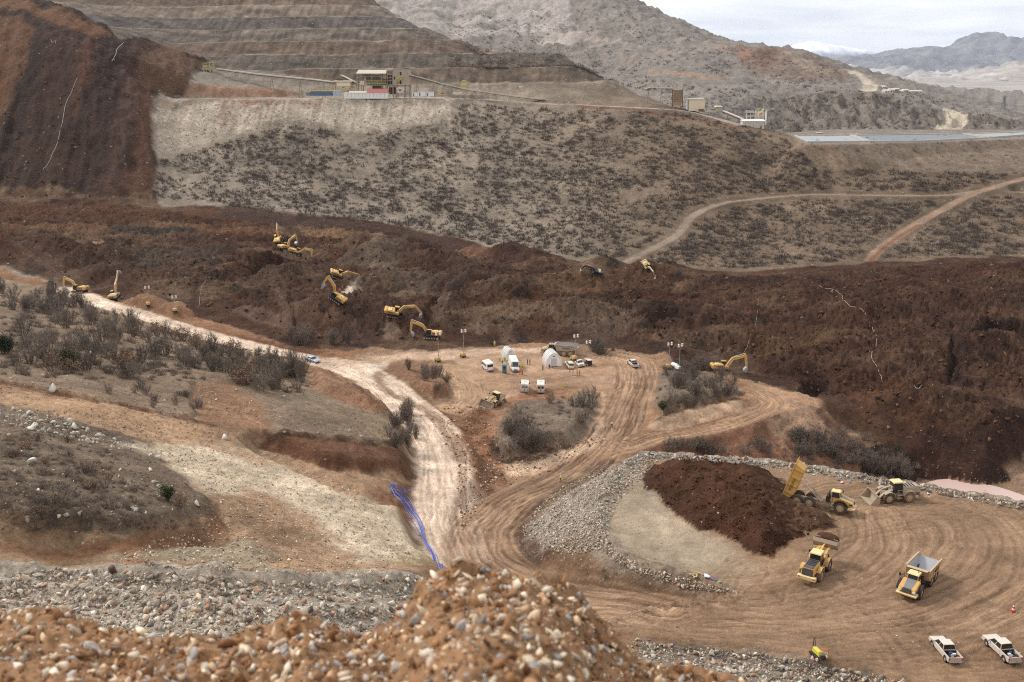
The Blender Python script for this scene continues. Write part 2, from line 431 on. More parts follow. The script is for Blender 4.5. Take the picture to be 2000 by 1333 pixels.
# craggy cliff band over the pond
cl = sstep(.2,.27,GSm)*sstep(740,775,GY)*sstep(900,850,GY)
Z += cl*(ridged(GX/16, GY/40, 5, 17)*11-4)
cc = cl[...,None]; COLR[:] = COLR*(1-cc) + cc*np.array(lin(116,106,97))*(1+0.9*fbm(GX/9, GY/30, 5, 8))[...,None]
BIG[:] = np.maximum(BIG, 0.6*cl)

# terraced hill: benches cut in the slope
terr = (ZONE == ZI['hillside']) & (GY > 618) & (GSm < 0.15)
tm = sstep(618, 640, GY)*sstep(0.165, 0.14, GSm)*(GY <= split+60)
zz = Z + 1.6*fbm(GX/45, GY/45, 4, 21) + .9*fbm(GX/11, GY/11, 3, 22) - GX*0.012
H = 9.2; k = np.floor(zz/H); f = zz/H-k
prof = k*H + H*sstep(0.0, 1.0, np.clip(f/0.74, 0, 1))*0.98
prof = k*H + H*np.clip(f/0.76, 0, 1)
crown = np.clip(f/0.76,0,1)
Z = Z*(1-tm) + (prof-(zz-Z))*tm
gul = ridged(GX/5.0, GY/60+Z/40, 4, 31)
Z += tm*(gul-0.2)*1.3*(crown < 1)*np.sin(np.pi*np.clip(f/0.76,0,1))
ZONE[(tm > 0.5) & (GY <= split)] = ZI['terraced_hill']
rs = np.random.default_rng(3); bandc = rs.uniform(0.62, 1.35, 60)
bt = np.array([lin(118,103,89), lin(112,94,78), lin(126,112,98), lin(98,80,66), lin(122,108,96), lin(108,97,90)])
ki = (k.astype(int)+20) % 60
vn = fbm(GX/14, GY/14+Z/9, 5, 33)
tc_ = bt[ki % 6]*(bandc[ki]*(1+0.9*vn))[...,None]
st = fbm(GX/3.2, Z/14+GY/120, 4, 35)                                   # streaks down the faces
tc_ = tc_*(1+0.7*st*(crown < 1))[...,None]
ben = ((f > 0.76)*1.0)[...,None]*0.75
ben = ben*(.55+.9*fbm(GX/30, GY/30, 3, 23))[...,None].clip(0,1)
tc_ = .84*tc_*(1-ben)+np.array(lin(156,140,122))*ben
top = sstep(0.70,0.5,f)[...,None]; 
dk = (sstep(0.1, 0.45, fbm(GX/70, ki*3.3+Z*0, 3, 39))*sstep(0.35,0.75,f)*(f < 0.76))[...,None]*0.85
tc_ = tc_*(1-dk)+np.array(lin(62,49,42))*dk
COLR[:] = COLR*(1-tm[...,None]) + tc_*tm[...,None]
BIG[:] = BIG*(1-tm)+0.3*tm; STONE[:] = STONE*(1-tm)+0.2*tm
ZBL = Z.copy()

# plant platform and its stony embankment
pf = np.array([PY(x, 194, Y)[:2] for x, Y in [(290,573),(400,571),(560,572),(600,575),(700,577),(870,577),(880,612),(600,612),(440,600),(340,590),(297,582)]])
fill(pf, -17.4, 0.60, cut=1.2, warp=2.5, wl=14, seed=4)
paint([(255,190),(560,192),(870,188),(890,205),(885,235),(830,245),(760,250),(690,255),(580,235),(540,240),(430,270),(340,300),(296,312),(255,312)], (172,157,139), 3, 8, 14, 41, ref=Z, stone=0.55, big=0.6, zone='embankment')
for i,(x0,x1,y1,c) in enumerate([(300,420,204,(142,112,92)),(425,585,206,(150,116,94)),(428,446,250,(134,92,70)),(450,462,226,(134,92,70)),(470,492,216,(136,96,74)),(500,506,232,(130,86,66)),(520,536,222,(128,84,64)),(545,556,214,(134,92,72)),(585,640,215,(150,126,106)),(300,350,212,(150,124,102))]):
    paint([(x0,195),(x1,195),(x1-6,y1-6),((x0+x1)/2,y1),(x0+6,y1-10)], c, 2.0, 5, 4, 43+i, amt=0.75, ref=Z)
er = Region(pf, 45); dd = sdf(er, pf); face = sstep(0,2,dd)*sstep(34,24,dd)
Z[er.sl] += face*(ridged(er.X/6, er.Y/40, 4, 44)-0.3)*1.0
gf = fbm(er.X/2.2, er.Y/30, 4, 47); COLR[er.sl] *= (1+0.55*face*gf)[...,None]
paint([(300,193),(560,195),(640,188),(905,186),(905,182),(640,180),(560,178),(320,180)], (160,146,130), 1.5, 2, 6, 49, zone='yard', ymin=560)
# rust cut face over the platform, grey rise
paint([(318,192),(345,172),(430,168),(560,174),(590,186),(560,190)], (150,112,86), 1.2, 3, 4, 51, amt=0.85, ymin=590, ref=Z)
paint([(330,172),(372,140),(420,135),(640,160),(640,178),(480,168)], (133,122,110), 2, 2, 8, 52, amt=0.8, ymin=600, ref=Z)

# leach pond platform and its bank
ponz = -38.0
pp = np.array([PZ(x, y, ponz)[:2] for x, y in [(1545,268),(1575,283),(1700,281),(1850,277),(2000,272),(2500,262)]] + [(430,640),(200,640),(158,600)])
fill(pp, ponz, 0.62, cut=1.0, warp=1.5, wl=14, seed=6)
paint([(1560,280),(1700,278),(1900,274),(2100,266),(2100,330),(2000,335),(1850,338),(1700,330),(1600,312)], (121,104,88), 3, 8, 14, 53, zone='embankment', stone=0.3, big=0.3)
er = Region(pp, 45); dd = sdf(er, pp); face = sstep(0,2,dd)*sstep(30,20,dd); gf = fbm(er.X/2.6, er.Y/30, 4, 57)
COLR[er.sl] *= (1+0.3*face*gf)[...,None]
reg = Region(pp, 3); dd = sdf(reg, pp); mk = (dd < 0)
COLR[reg.sl] = np.where(mk[...,None], np.array(lin(132,120,108))*(1+0.2*fbm(reg.X/8,reg.Y/8,3,3))[...,None], COLR[reg.sl])

# brown collapsed slope at the left
brown = [(-400,-80),(10,-14),(60,6),(130,22),(235,80),(290,84),(345,108),(402,124),(372,142),(366,164),(322,188),(297,196),(296,260),(300,300),(303,395),(-400,395)]
PB = wpoly(brown, None, 440)
reg = Region(PB, 20); d = sdf(reg, PB, 4, 20, 61); m = sstep(1.5,-1.5,d)
X, Y = reg.X, reg.Y
Z[reg.sl] += m*(0.9*sstep(0,8,-d) + 2.6*ridged(X/16+Y/60, Y/90, 4, 62) + 1.6*fbm(X/5, Y/9, 5, 63, .6))
sfr = fbm(X/13+Y/160, Y/120, 4, 64)
c = np.array(lin(62,42,31))*(1+0.6*sfr+0.5*fbm(X/4,Y/8,6,65,.65))[...,None]
COLR[reg.sl] = COLR[reg.sl]*(1-m[...,None])+c*m[...,None]; ZONE[reg.sl] = np.where(d < 0, ZI['landslide'], ZONE[reg.sl])
STONE[reg.sl] = STONE[reg.sl]*(1-m)+0.02*m; BIG[reg.sl] = BIG[reg.sl]*(1-m)+0.05*m
for poly, rgb, a in [([(0,38),(40,40),(66,60),(68,78),(55,140),(20,220),(0,245),(-200,300),(-200,38)], (104,71,46), .85),
        ([(-200,-40),(10,-10),(80,20),(130,30),(235,82),(180,82),(110,55),(60,32),(0,25),(-200,20)], (112,76,48), .85),
        ([(290,100),(330,92),(372,120),(402,126),(366,160),(322,168),(300,180),(280,160),(262,140)], (108,80,58), .75),
        ([(268,150),(300,190),(298,390),(235,390),(262,300)], (98,66,46), .8),
        ([(165,85),(190,95),(192,125),(160,200),(140,230),(150,180),(158,110)], (96,62,44), .7),
        ([(240,150),(262,135),(265,200),(240,300),(215,390),(200,390),(232,250)], (98,72,60), .6),
        ([(76,60),(100,60),(60,190),(20,280),(-20,360),(-60,360),(20,240)], (42,29,23), .7),
        ([(195,120),(235,110),(225,220),(190,330),(165,330),(180,220)], (56,38,29), .6)]:
    paint(poly, rgb, 3, 5, 12, hash(poly[0][0]) % 50, amt=a, ymin=440, ref=ZBL)

# dark slide filling the valley
slide = [(-400,382),(300,388),(312,402),(430,402),(470,414),(550,421),(640,422),(720,430),(800,446),(880,462),(950,484),(1010,492),(1080,500),(1140,512),(1250,520),(1330,527),(1450,531),(1560,524),(1640,516),(1700,512),(1800,508),(1900,503),(2000,502),(2500,495),
         (2500,900),(2060,850),(1990,880),(1940,925),(1850,905),(1790,905),(1745,880),(1700,862),(1640,830),(1590,785),(1560,768),(1500,752),(1450,742),(1400,728),(1340,722),(1300,700),(1240,690),(1150,676),(1050,672),(960,672),(880,682),(820,684),(720,682),(640,690),(560,676),(500,650),(420,630),(340,606),(260,590),(170,572),(100,548),(0,522),(-400,480)]
PS = wpoly(slide); reg = Region(PS, 10); d = sdf(reg, PS, 5, 18, 70); m = sstep(1.2,-1.2,d); X, Y = reg.X, reg.Y
far = sstep(0, 25, -d)
Z[reg.sl] += m*(far*(2.4*fbm(X/42, Y/42, 3, 71)+1.9*ridged(X/17, Y/17, 5, 72)) + 0.9*fbm(X/6, Y/6, 5, 73, .6) + far*0.8*ridged(X/5.5,Y/5.5,3,78))*np.where(Y > 230, 1, .6)
sc_ = fbm(X/20, Y/14, 5, 79, .6)*5.5; fr_ = sc_-np.floor(sc_)
Z[reg.sl] += m*far*1.5*(np.floor(sc_)+sstep(0,.16,fr_)-sc_)
sc_ = fbm(X/8, Y/6, 4, 80, .6)*4; fr_ = sc_-np.floor(sc_)
Z[reg.sl] += m*far*.55*(np.floor(sc_)+sstep(0,.18,fr_)-sc_)
ZBL[reg.sl] = Z[reg.sl]
ca = np.array(lin(72,45,29)); cb = np.array(lin(104,82,63)); cd = np.array(lin(42,29,21))
t = sstep(-.25,.4,fbm(X/30, Y/24, 6, 74, .6))[...,None]; t2 = sstep(.0,.35,fbm(X/20, Y/16, 6, 75, .6))[...,None]
c = (ca*(1-t)+cb*t)*(1-t2*.75)+cd*t2*.75
wr = sstep(.12,.3,GSm[reg.sl])[...,None]; c = c*(1-wr*.6)+np.array(lin(76,49,35))*wr*.5
c = c*(1+0.8*fbm(X/6, Y/7, 6, 76, .68)+.4*ridged(X/11, Y/11, 4, 77)-.12)[...,None]
COLR[reg.sl] = COLR[reg.sl]*(1-m[...,None])+c*m[...,None]; ZONE[reg.sl] = np.where(d < 0, ZI['landslide'], ZONE[reg.sl])
STONE[reg.sl] = STONE[reg.sl]*(1-m)+0.025*m; BIG[reg.sl] = BIG[reg.sl]*(1-m)+0.03*m
RUF[reg.sl] = RUF[reg.sl]*(1-m)+1.6*m
# dark rim along the far toe, ochre and grey lenses, darker pits
B = (52,36,29); G = (98,82,68); O = (104,74,50); R = (84,50,34)
for poly, rgb, a, sf in [
        ([(0,440),(140,432),(300,440),(430,440),(560,452),(560,462),(430,455),(300,452),(120,448),(0,455)], O, .55, 3),
        ([(0,395),(200,395),(430,405),(440,425),(300,432),(140,425),(0,432)], (88,56,37), .7, 4),
        ([(430,402),(640,424),(800,448),(900,470),(1000,494),(1060,512),(1000,520),(900,500),(800,470),(640,446),(500,432),(430,428)], (74,52,42), .8, 3),
        ([(200,440),(330,445),(400,452),(330,458),(220,452)], (52,46,44), .7, 3),
        ([(135,478),(165,472),(200,474),(160,484),(140,484)], (146,118,88), .8, 1),
        ([(330,480),(440,480),(430,510),(350,530),(220,520),(250,500)], (76,62,52), .7, 5),
        ([(590,448),(700,450),(760,460),(740,466),(640,462),(600,460)], (118,92,66), .75, 2),
        ([(700,500),(745,480),(770,500),(780,520),(740,530),(710,520)], G, .8, 2.5),
        ([(740,525),(800,532),(850,560),(830,580),(780,560),(745,545)], (92,76,64), .7, 3),
        ([(870,490),(950,490),(960,510),(880,505)], (104,76,58), .8, 2.5),
        ([(470,515),(560,510),(590,530),(560,550),(490,540)], B, .7, 3),
        ([(675,560),(700,552),(706,562),(690,580),(672,580)], (172,156,138), .85, 1.0),
        ([(640,520),(680,530),(640,545)], (66,50,40), .7, 3),
        ([(1120,535),(1180,545),(1170,575),(1130,570)], (102,74,52), .7, 2),
        ([(1380,545),(1470,545),(1560,552),(1480,556),(1380,552)], B, .7, 2),
        ([(1230,600),(1330,595),(1380,610),(1350,632),(1260,640),(1240,620)], (56,38,29), .65, 3),
        ([(1120,600),(1220,605),(1230,640),(1160,660),(1090,640)], (86,70,58), .6, 4),
        ([(1500,670),(1620,640),(1640,670),(1560,690),(1480,700)], (100,74,50), .55, 4),
        ([(1880,640),(1930,620),(2100,625),(2100,700),(1980,680),(1900,660)], (50,31,22), .75, 3),
        ([(1850,650),(1900,690),(1880,760),(1840,770),(1860,710)], (52,35,27), .7, 2),
        ([(1480,705),(1560,720),(1540,760),(1500,750)], (60,40,30), .6, 2),
        ([(1560,740),(1620,752),(1600,775),(1555,768)], (48,30,22), .8, 1.5),
        ([(1650,780),(1760,745),(1850,760),(1760,800),(1680,815)], (96,64,44), .5, 4),
        ([(1930,560),(2050,565),(2050,600),(1950,590)], (58,40,31), .5, 4),
        ([(1960,770),(2060,760),(2060,830),(1990,840)], (98,74,56), .5, 4),
        ([(1640,880),(1740,862),(1860,895),(1960,880),(1935,920),(1850,915),(1780,905)], (44,28,20), .5, 3),
        ]:
    paint(poly, tuple(min(255, int(q*(1.13 if sum(rgb) > 200 else 1))) for q in rgb), sf, 4, 9, (poly[0][0]*7+poly[0][1]) % 97, amt=min(1, a*1.25), ref=ZBL)
# tipped heaps and ridges round the excavators
for hx in [(740,505,9,.62,1.5,.9,(98,82,68)),(800,500,8,.6,1.6,.6,(70,46,36)),(710,480,5,.6,1.3,0,None),(570,555,8,.6,1.7,.9,(82,62,48)),(520,520,5,.6,1.5,.2,None),(640,630,9,.62,1.5,-.4,(84,54,40)),
           (700,625,9,.62,1.6,.7,(84,64,50)),(770,560,7,.55,1.6,.3,(90,74,60)),(860,520,6,.6,1.8,-.2,(76,54,42)),(930,500,5,.6,1.5,.1,None),(1000,505,8,.62,1.3,0,(74,46,34)),(1045,512,6,.6,1.4,0,None),
           (440,555,3,.5,2,0,None),(180,515,6,.55,2,.4,(72,52,40)),(110,490,6,.6,1.6,-.3,(66,42,32)),(200,545,6,.55,1.6,.3,(66,46,36)),(290,600,6,.62,1.2,0,(98,68,44)),(345,612,5,.6,1.2,0,(96,66,44)),
           (1135,560,7,.6,1.5,0,(100,74,54)),(1180,520,5,.6,1.6,0,None),(1260,545,6,.6,1.3,0,(92,62,46)),(1310,535,5,.6,1.5,0,None),(1060,530,5,.55,1.7,0,None),(900,560,6,.5,1.9,.5,(74,56,46)),
           (990,580,6,.5,2,.3,None),(870,600,5,.5,1.9,.9,None),(770,640,5,.55,1.6,0,(70,48,38)),(560,620,5,.5,1.8,-.5,None),(1350,640,6,.5,2,.2,None),(1100,620,5,.45,2.0,.2,None),(1480,690,6,.5,1.8,-.3,None),
           (1330,700,4,.6,1.4,0,(66,42,32)),(1530,730,5,.6,1.6,-.4,(64,42,31)),(1870,600,6,.4,2.2,.2,None),(1700,620,4,.35,2.4,0,None),(1600,700,4,.35,2.2,.3,None),(1950,700,7,.5,1.6,0,None),(1800,840,6,.4,2,0,None),(1750,720,5,.35,2.5,.4,None)]:
    px, py, h, sl, el, rot, rgb = hx
    heap(px, py, h*.8, sl, el, rot, seed=(px*3+py) % 71, ymin=240, rgb=rgb)
# pits with steep rims
def dent(pts, depth, edge=2.5, warp=2.0, seed=0):
    P = wpoly(pts, ZBL); reg = Region(P, 10); d = -sdf(reg, P, warp, 7, seed); Z[reg.sl] -= depth*sstep(0, edge, d)
dent([(1250,610),(1300,598),(1370,606),(1378,625),(1330,640),(1270,645)], 4, 3, 3, 81)
dent([(1890,640),(1930,618),(2100,622),(2100,690),(1980,680),(1900,662)], 5, 3, 3, 82)
dent([(1856,650),(1880,690),(1868,735),(1850,780),(1842,765),(1850,700)], 4, 2, 2, 83)
dent([(476,520),(500,508),(560,510),(556,530),(500,545)], 4, 2, 2, 84)
dent([(820,610),(850,580),(900,556),(960,545),(965,552),(900,572),(860,600),(850,640),(830,640)], 3, 2, 2, 85)
dent([(1560,742),(1600,745),(1620,760),(1590,775),(1560,768)], 3, 2, 2, 86)
dent([(560,560),(575,560),(585,620),(600,665),(580,665),(560,610)], 1.5, 1.5, 1.5, 87)
# machine tracks pressed in the mud
for pts, w, rgb in [([(30,470),(90,510),(150,545),(180,565)], 5, (92,70,56)), ([(180,565),(240,545),(300,530),(370,505)], 5, (92,68,52)), ([(528,540),(552,570),(565,610)], 6, (96,74,60)),
                    ([(470,605),(510,620),(560,632)], 6, (104,80,68)), ([(685,590),(705,640),(725,668)], 5, (78,56,46)), ([(960,550),(900,560),(862,590),(860,625)], 5, (96,76,64)),
                    ([(990,640),(996,668)], 5, (100,78,64)), ([(935,625),(940,650)], 4, (112,90,76)), ([(762,640),(768,658)], 5, (128,106,90)), ([(1010,640),(1022,668)], 4, (52,36,28)), ([(380,540),(380,590)], 3, (66,48,38))]:
    stroke(pts, w, rgb, 1, 1.5, 3, 5, amt=.85, track=1.0, ymin=240, ruf=.5)

# ------------------------------------------------------------------ near side of the valley
near = GY < 330
nb = near & (ZONE == 0)
COLR[nb] = (np.array(lin(146,112,84))*(1+0.25*fbm(GX/12, GY/12, 5, 90))[...,None])[nb]
def rough(pts, a, wl, seed=0, oct=4, ref=None, edge=3):
    P = wpoly(pts, ref); reg = Region(P, 5); d = -sdf(reg, P, 1, 6, seed)
    Z[reg.sl] += a*sstep(0, edge, d)*fbm(reg.X/wl, reg.Y/wl, oct, seed)
Z[near] += (0.25*fbm(GX/4, GY/4, 4, 91))[near]
rough([(560,675),(720,682),(900,682),(1150,676),(1300,705),(1300,690),(1420,725),(1250,860),(1000,900),(900,880),(740,770),(640,720)], 1.3, 10, 92)
rough([(0,525),(260,592),(480,650),(600,700),(480,655),(300,610),(0,545)], 1.6, 8, 93)
paint([(-400,500),(0,524),(260,592),(500,652),(560,678),(720,684),(640,706),(540,690),(400,652),(240,604),(90,560),(-400,510)], (138,98,68), 2, 5, 7, 94, stone=.3, zone='ground')
paint([(560,676),(640,690),(620,700),(540,688),(450,664),(470,655)], (112,72,48), 1.5, 4, 5, 95)
paint([(700,690),(900,688),(900,700),(800,706),(700,712)], (176,142,112), 1.5, 4, 6, 96, amt=.7)
# meadow (grassy hill) and its cut banks
meadow = [(-400,500),(0,545),(90,565),(180,590),(300,630),(400,668),(500,694),(575,706),(600,730),(640,745),(700,775),(745,800),(790,838),(810,870),(812,884),(700,866),(600,856),(540,850),(528,835),(480,800),(400,775),(378,756),(378,800),(388,822),(408,830),(330,815),(240,795),(130,778),(60,762),(0,752),(-400,740)]
PM = raise_(meadow, 0.9, 1.2, 30, 1.5, 6, 100)
paint(meadow, (138,116,93), 1.0, 1.5, 6, 100, stone=.35, zone='meadow', ref=ZB)
reg = Region(PM, 3); mI = sdf(reg, PM, 1.5, 6, 100) < 0
COLR[reg.sl] = np.where(mI[...,None], COLR[reg.sl]*(1+0.3*fbm(reg.X/9, reg.Y/9, 4, 101))[...,None], COLR[reg.sl])
Z[reg.sl] += mI*0.8*fbm(reg.X/22, reg.Y/22, 3, 102)
for poly, rgb, a in [([(0,600),(80,600),(100,660),(60,720),(0,740),(-300,740),(-300,600)], (116,96,78), .6), ([(380,760),(450,752),(520,800),(535,850),(480,835),(400,820),(384,800)], (152,114,84), .85),
                     ([(560,800),(640,790),(720,830),(600,842)], (120,104,82), .6), ([(600,735),(640,742),(720,780),(780,830),(720,810),(640,785),(608,768)], (150,108,80), .9),
                     ([(560,770),(640,790),(560,800),(500,780)], (118,106,88), .5)]:
    paint(poly, rgb, 1.5, 3, 6, int(abs(poly[0][0])) % 31+3, amt=a)
raise_([(600,722),(640,738),(700,768),(760,805),(790,838),(740,820),(680,790),(615,770)], 2.0, 2.5, 6, 1.0, 4, 103)
# left shrub mound
mound = [(-400,790),(0,792),(60,800),(160,830),(240,850),(300,868),(330,905),(380,950),(418,990),(432,1012),(380,1022),(330,1034),(250,1046),(160,1042),(60,1038),(-400,1040)]
PMd = raise_(mound, 1.5, 1.6, 16, 1.8, 6, 104, tilt=.95)
paint(mound, (118,100,82), 1.0, 1.8, 6, 104, stone=.3, zone='meadow', ref=ZB)
reg = Region(PMd, 3); mI = sdf(reg, PMd, 1.8, 6, 104) < 0
COLR[reg.sl] = np.where(mI[...,None], COLR[reg.sl]*(1+0.4*fbm(reg.X/6, reg.Y/6, 5, 105))[...,None], COLR[reg.sl]); Z[reg.sl] += mI*0.6*fbm(reg.X/8, reg.Y/8, 4, 106)
# the cut slope: cream centre, tan rim
cut = [(-400,745),(0,756),(60,766),(130,782),(240,799),(330,819),(408,834),(480,850),(520,856),(600,870),(700,885),(800,900),(812,930),(818,980),(820,1020),(835,1080),(850,1110),(810,1130),(700,1120),(560,1115),(300,1110),(0,1120),(-400,1110),(-400,1042),(60,1040),(250,1048),(380,1026),(432,1014),(420,985),(330,900),(300,865),(160,828),(0,790),(-400,788)]
paint(cut, (170,136,104), 1.2, 2, 6, 107, stone=.45, zone='cut_slope', ref=ZB)
for poly, rgb, a, stn in [([(250,870),(400,860),(520,880),(640,930),(720,950),(800,1030),(840,1100),(700,1100),(600,1010),(500,960),(400,960),(320,900)], (216,196,166), .85, .7),
        ([(520,870),(640,890),(790,915),(790,960),(700,950),(600,915)], (178,142,108), .7, .3), ([(755,915),(812,905),(815,1000),(780,990),(740,960)], (118,76,52), .8, .1),
        ([(0,760),(250,800),(420,840),(560,890),(500,910),(380,870),(160,815),(0,785)], (180,142,106), .7, .35), ([(440,1000),(520,1000),(620,1050),(620,1090),(520,1060)], (142,114,86), .6, .3),
        ([(250,1055),(480,1050),(520,1080),(500,1110),(300,1095),(220,1075)], (160,148,122), .8, .5), ([(-300,1045),(200,1055),(200,1100),(-300,1100)], (160,130,96), .7, .4),
        ([(180,1092),(240,1088),(300,1104),(270,1112)], (142,82,50), .9, .1), ([(60,1060),(160,1058),(180,1080),(100,1090)], (120,94,68), .6, .3), ([(790,1080),(835,1080),(830,1110),(790,1105)], (170,148,100), .6, .3)]:
    paint(poly, rgb, 2, 4, 6, (poly[0][0]+poly[0][1]) % 89, amt=a, stone=stn)
rough([(420,990),(560,1000),(640,1060),(600,1110),(430,1100),(300,1050)], 1.4, 7, 108)
Z[:] += np.where((GY < 175) & (GSm < -.06), 0.22*fbm(GX/2.0, GY/2.0, 4, 109), 0)
# brown vertical cut under the meadow: soil wall
def wall(top, bottom, rgb, seed):
    """ground between the two lines becomes a steep face"""
    A = wpoly(top); Bm = wpoly(bottom)
    P = np.concatenate([A, Bm[::-1]])
    reg = Region(P, 2); d = sdf(reg, P, .3, 3, seed); m = sstep(.5, -.5, d)[...,None]
    COLR[reg.sl] = COLR[reg.sl]*(1-m)+np.array(lin(*rgb))*(1+.3*fbm(reg.X/1.5, reg.Y/8, 4, seed))[...,None]*m
    STONE[reg.sl] *= (1-m[...,0]*.8); ZONE[reg.sl] = np.where(d < 0, ZI['cut_slope'], ZONE[reg.sl])
low = [(505,845),(540,856),(620,884),(700,900),(770,908),(812,908),(812,980),(700,975),(560,905),(480,860)]
P = wpoly(low); reg = Region(P, 14); d = sdf(reg, P, .6, 5, 111); Z[reg.sl] -= 2.5*sstep(2.0, -.5, d)*np.exp(-np.maximum(-d-4,0)/9)
wall([(505,846),(560,848),(640,858),(720,870),(812,884)], [(505,852),(560,866),(640,892),(720,902),(806,912)], (106,72,50), 112)
low = [(418,1000),(440,1012),(390,1034),(330,1048),(250,1058),(120,1056),(-200,1052),(-200,1080),(250,1085),(430,1060),(470,1030)]
P = wpoly(low); reg = Region(P, 10); d = sdf(reg, P, .6, 5, 113); Z[reg.sl] -= 1.2*sstep(1.5, -.5, d)*np.exp(-np.maximum(-d-3,0)/6)
wall([(430,1004),(400,1022),(330,1034),(250,1046),(0,1040),(-300,1040)], [(446,1030),(410,1044),(330,1054),(250,1062),(0,1056),(-300,1056)], (146,106,76), 114)

# islands of scrub between the roads
isl1 = [(960,885),(968,862),(975,835),(985,805),(1010,785),(1070,775),(1130,765),(1168,768),(1172,790),(1160,830),(1140,860),(1110,872),(1070,880),(1030,895),(990,903)]
isl2 = [(1275,735),(1300,722),(1340,718),(1400,735),(1446,750),(1450,765),(1435,778),(1380,788),(1330,800),(1285,818),(1272,790)]
isl3 = [(735,735),(760,716),(800,712),(840,722),(872,730),(880,760),(872,776),(850,782),(810,765),(765,752),(740,750)]
for i, (isl, h) in enumerate([(isl1,3.2),(isl2,3.0),(isl3,3.0)]): raise_(isl, h, 1.8, 22, 2.4, 7, 120+i, tilt=.9)
paint([(930,900),(940,860),(960,800),(1000,770),(1180,755),(1190,790),(1175,850),(1120,885),(1040,915),(960,930)], (168,126,94), 1, 2, 5, 125, stone=.3, zone='ground')
paint([(1240,760),(1280,720),(1440,740),(1470,770),(1440,800),(1340,820),(1250,850),(1225,830)], (160,118,86), 1, 2, 5, 126, stone=.3, zone='ground')
paint([(890,830),(960,800),(970,905),(1000,960),(930,1010),(915,950),(900,880)], (158,110,78), 1.5, 4, 6, 127, stone=.35, zone='ground')
paint([(850,800),(900,780),(950,800),(960,850),(900,850),(870,830)], (132,94,66), 1.5, 4, 5, 128, zone='ground')
paint([(880,980),(940,960),(960,985),(915,1030),(905,1090),(885,1060)], (206,174,148), 1.2, 3, 5, 129, stone=.3, amt=.85)
paint(isl1, (126,108,90), .8, 2.4, 7, 120, stone=.3, zone='meadow'); paint(isl2, (126,108,90), .8, 2.4, 7, 121, stone=.3, zone='meadow'); paint(isl3, (134,98,72), .8, 2.4, 7, 122, stone=.2, zone='ground')
paint([(1130,765),(1110,780),(1000,785),(985,770),(1050,762)], (158,114,82), 1, 2, 5, 130)
# spur flank right of the second road
paint([(1200,890),(1300,862),(1430,840),(1520,805),(1570,785),(1620,830),(1700,880),(1790,930),(1900,960),(1600,940),(1400,910),(1260,900)], (134,94,70), 2, 4, 7, 131, stone=.2, zone='ground', ymin=165)
paint([(1520,800),(1570,775),(1600,800),(1660,850),(1640,860),(1590,840),(1555,850),(1530,870),(1500,840)], (178,142,112), 1.2, 3, 5, 132, amt=.85, ymin=165)
paint([(1585,795),(1600,790),(1660,850),(1720,900),(1700,910),(1650,880),(1610,830)], (84,54,38), 1.2, 2, 5, 133, amt=.85, ymin=165)
paint([(1750,905),(1850,915),(1900,930),(1840,945),(1780,940)], (150,114,84), 1.2, 2, 5, 134, amt=.85, ymin=165)
reg = Region(wpoly([(1200,890),(1570,785),(1900,960)], None, 165), 10)
Z[reg.sl] += ((GY[reg.sl] > 182) & (GY[reg.sl] < 222))*(ridged(reg.X/7+reg.Y/9, reg.Y/30, 4, 135)-.3)*.7*sstep(.1,.2,GSm[reg.sl])
# slide front wall and the silty pond beneath it
basin = [(1790,925),(1850,925),(1900,932),(1950,925),(1985,895),(2040,868),(2500,860),(2500,1050),(1800,1010),(1780,960)]
P = wpoly(basin, ZBL, 165); reg = Region(P, 16); d = sdf(reg, P, 1.5, 6, 136)
Z[reg.sl] = np.minimum(Z[reg.sl], np.maximum(-93+0.05*np.maximum(-d,0)*0, -93+np.maximum(d,0)*1.0)+0.9*fbm(reg.X/6,reg.Y/6,4,137)*(d>0))
Z[reg.sl] = np.where(d < -1, -93.0+.15*fbm(reg.X/5,reg.Y/5,3,138), Z[reg.sl])
paint(basin, (150,118,92), 1, 1, 5, 139, ymin=165, ref=ZBL, zone='ground', stone=.3)
wl_ = (d > 0) & (d < 12) & (GY[reg.sl] > 205); COLR[reg.sl] = np.where(wl_[...,None], np.array(lin(60,38,28))*(1+.4*fbm(reg.X/2, reg.Y/9, 4, 140))[...,None], COLR[reg.sl])
paint([(1960,915),(2010,885),(2500,850),(2500,1040),(2040,985)], (142,114,92), 1, 2, 6, 141, ymin=165, ref=Z, stone=.5, ruf=1.2)

# ------------------------------------------------------------------ roads
PALE = (228,202,176); MAIN = (162,128,98)
stroke([(120,566),(160,578),(200,592),(300,625),(400,655),(480,676),(560,694),(620,706),(680,716)], 8.0, PALE, 1.0, 1.5, 5, 150, zone='pale_dirt_road', flatten=6, track=.7, stone=.2, ruf=.5)
stroke([(640,710),(690,722),(740,748),(790,790),(835,830),(862,880),(868,940),(872,1000),(882,1050),(905,1100)], 10.5, PALE, 1.0, 1.5, 5, 151, zone='pale_dirt_road', flatten=6, track=.8, stone=.2, ruf=.5)
stroke([(640,708),(700,712),(745,704),(800,696),(870,694),(950,690),(1050,688)], 8, (204,172,144), 1.0, 2.5, 6, 152, zone='pale_dirt_road', track=.6, amt=.85, ruf=.6)
paint([(700,716),(755,708),(738,738),(742,756),(720,745)], (214,196,176), 1.5, 2, 4, 153, stone=.2, zone='pale_dirt_road', amt=.8)
paint([(885,700),(1000,688),(1150,695),(1240,706),(1255,730),(1235,755),(1180,758),(1060,752),(1010,775),(930,795),(880,790),(905,760),(880,735)], (178,142,112), 1.5, 2.5, 6, 154, stone=.15, zone='yard', ruf=.5)
stroke([(870,720),(900,742),(918,765),(905,790),(880,800)], 9, (182,146,112), 1.0, 1, 5, 155, zone='yard', track=.8, ruf=.4)
stroke([(930,740),(1000,748),(1080,742),(1150,725),(1200,705)], 9, (172,134,102), 1.5, 2, 5, 156, track=.5, amt=.6, ruf=.5)
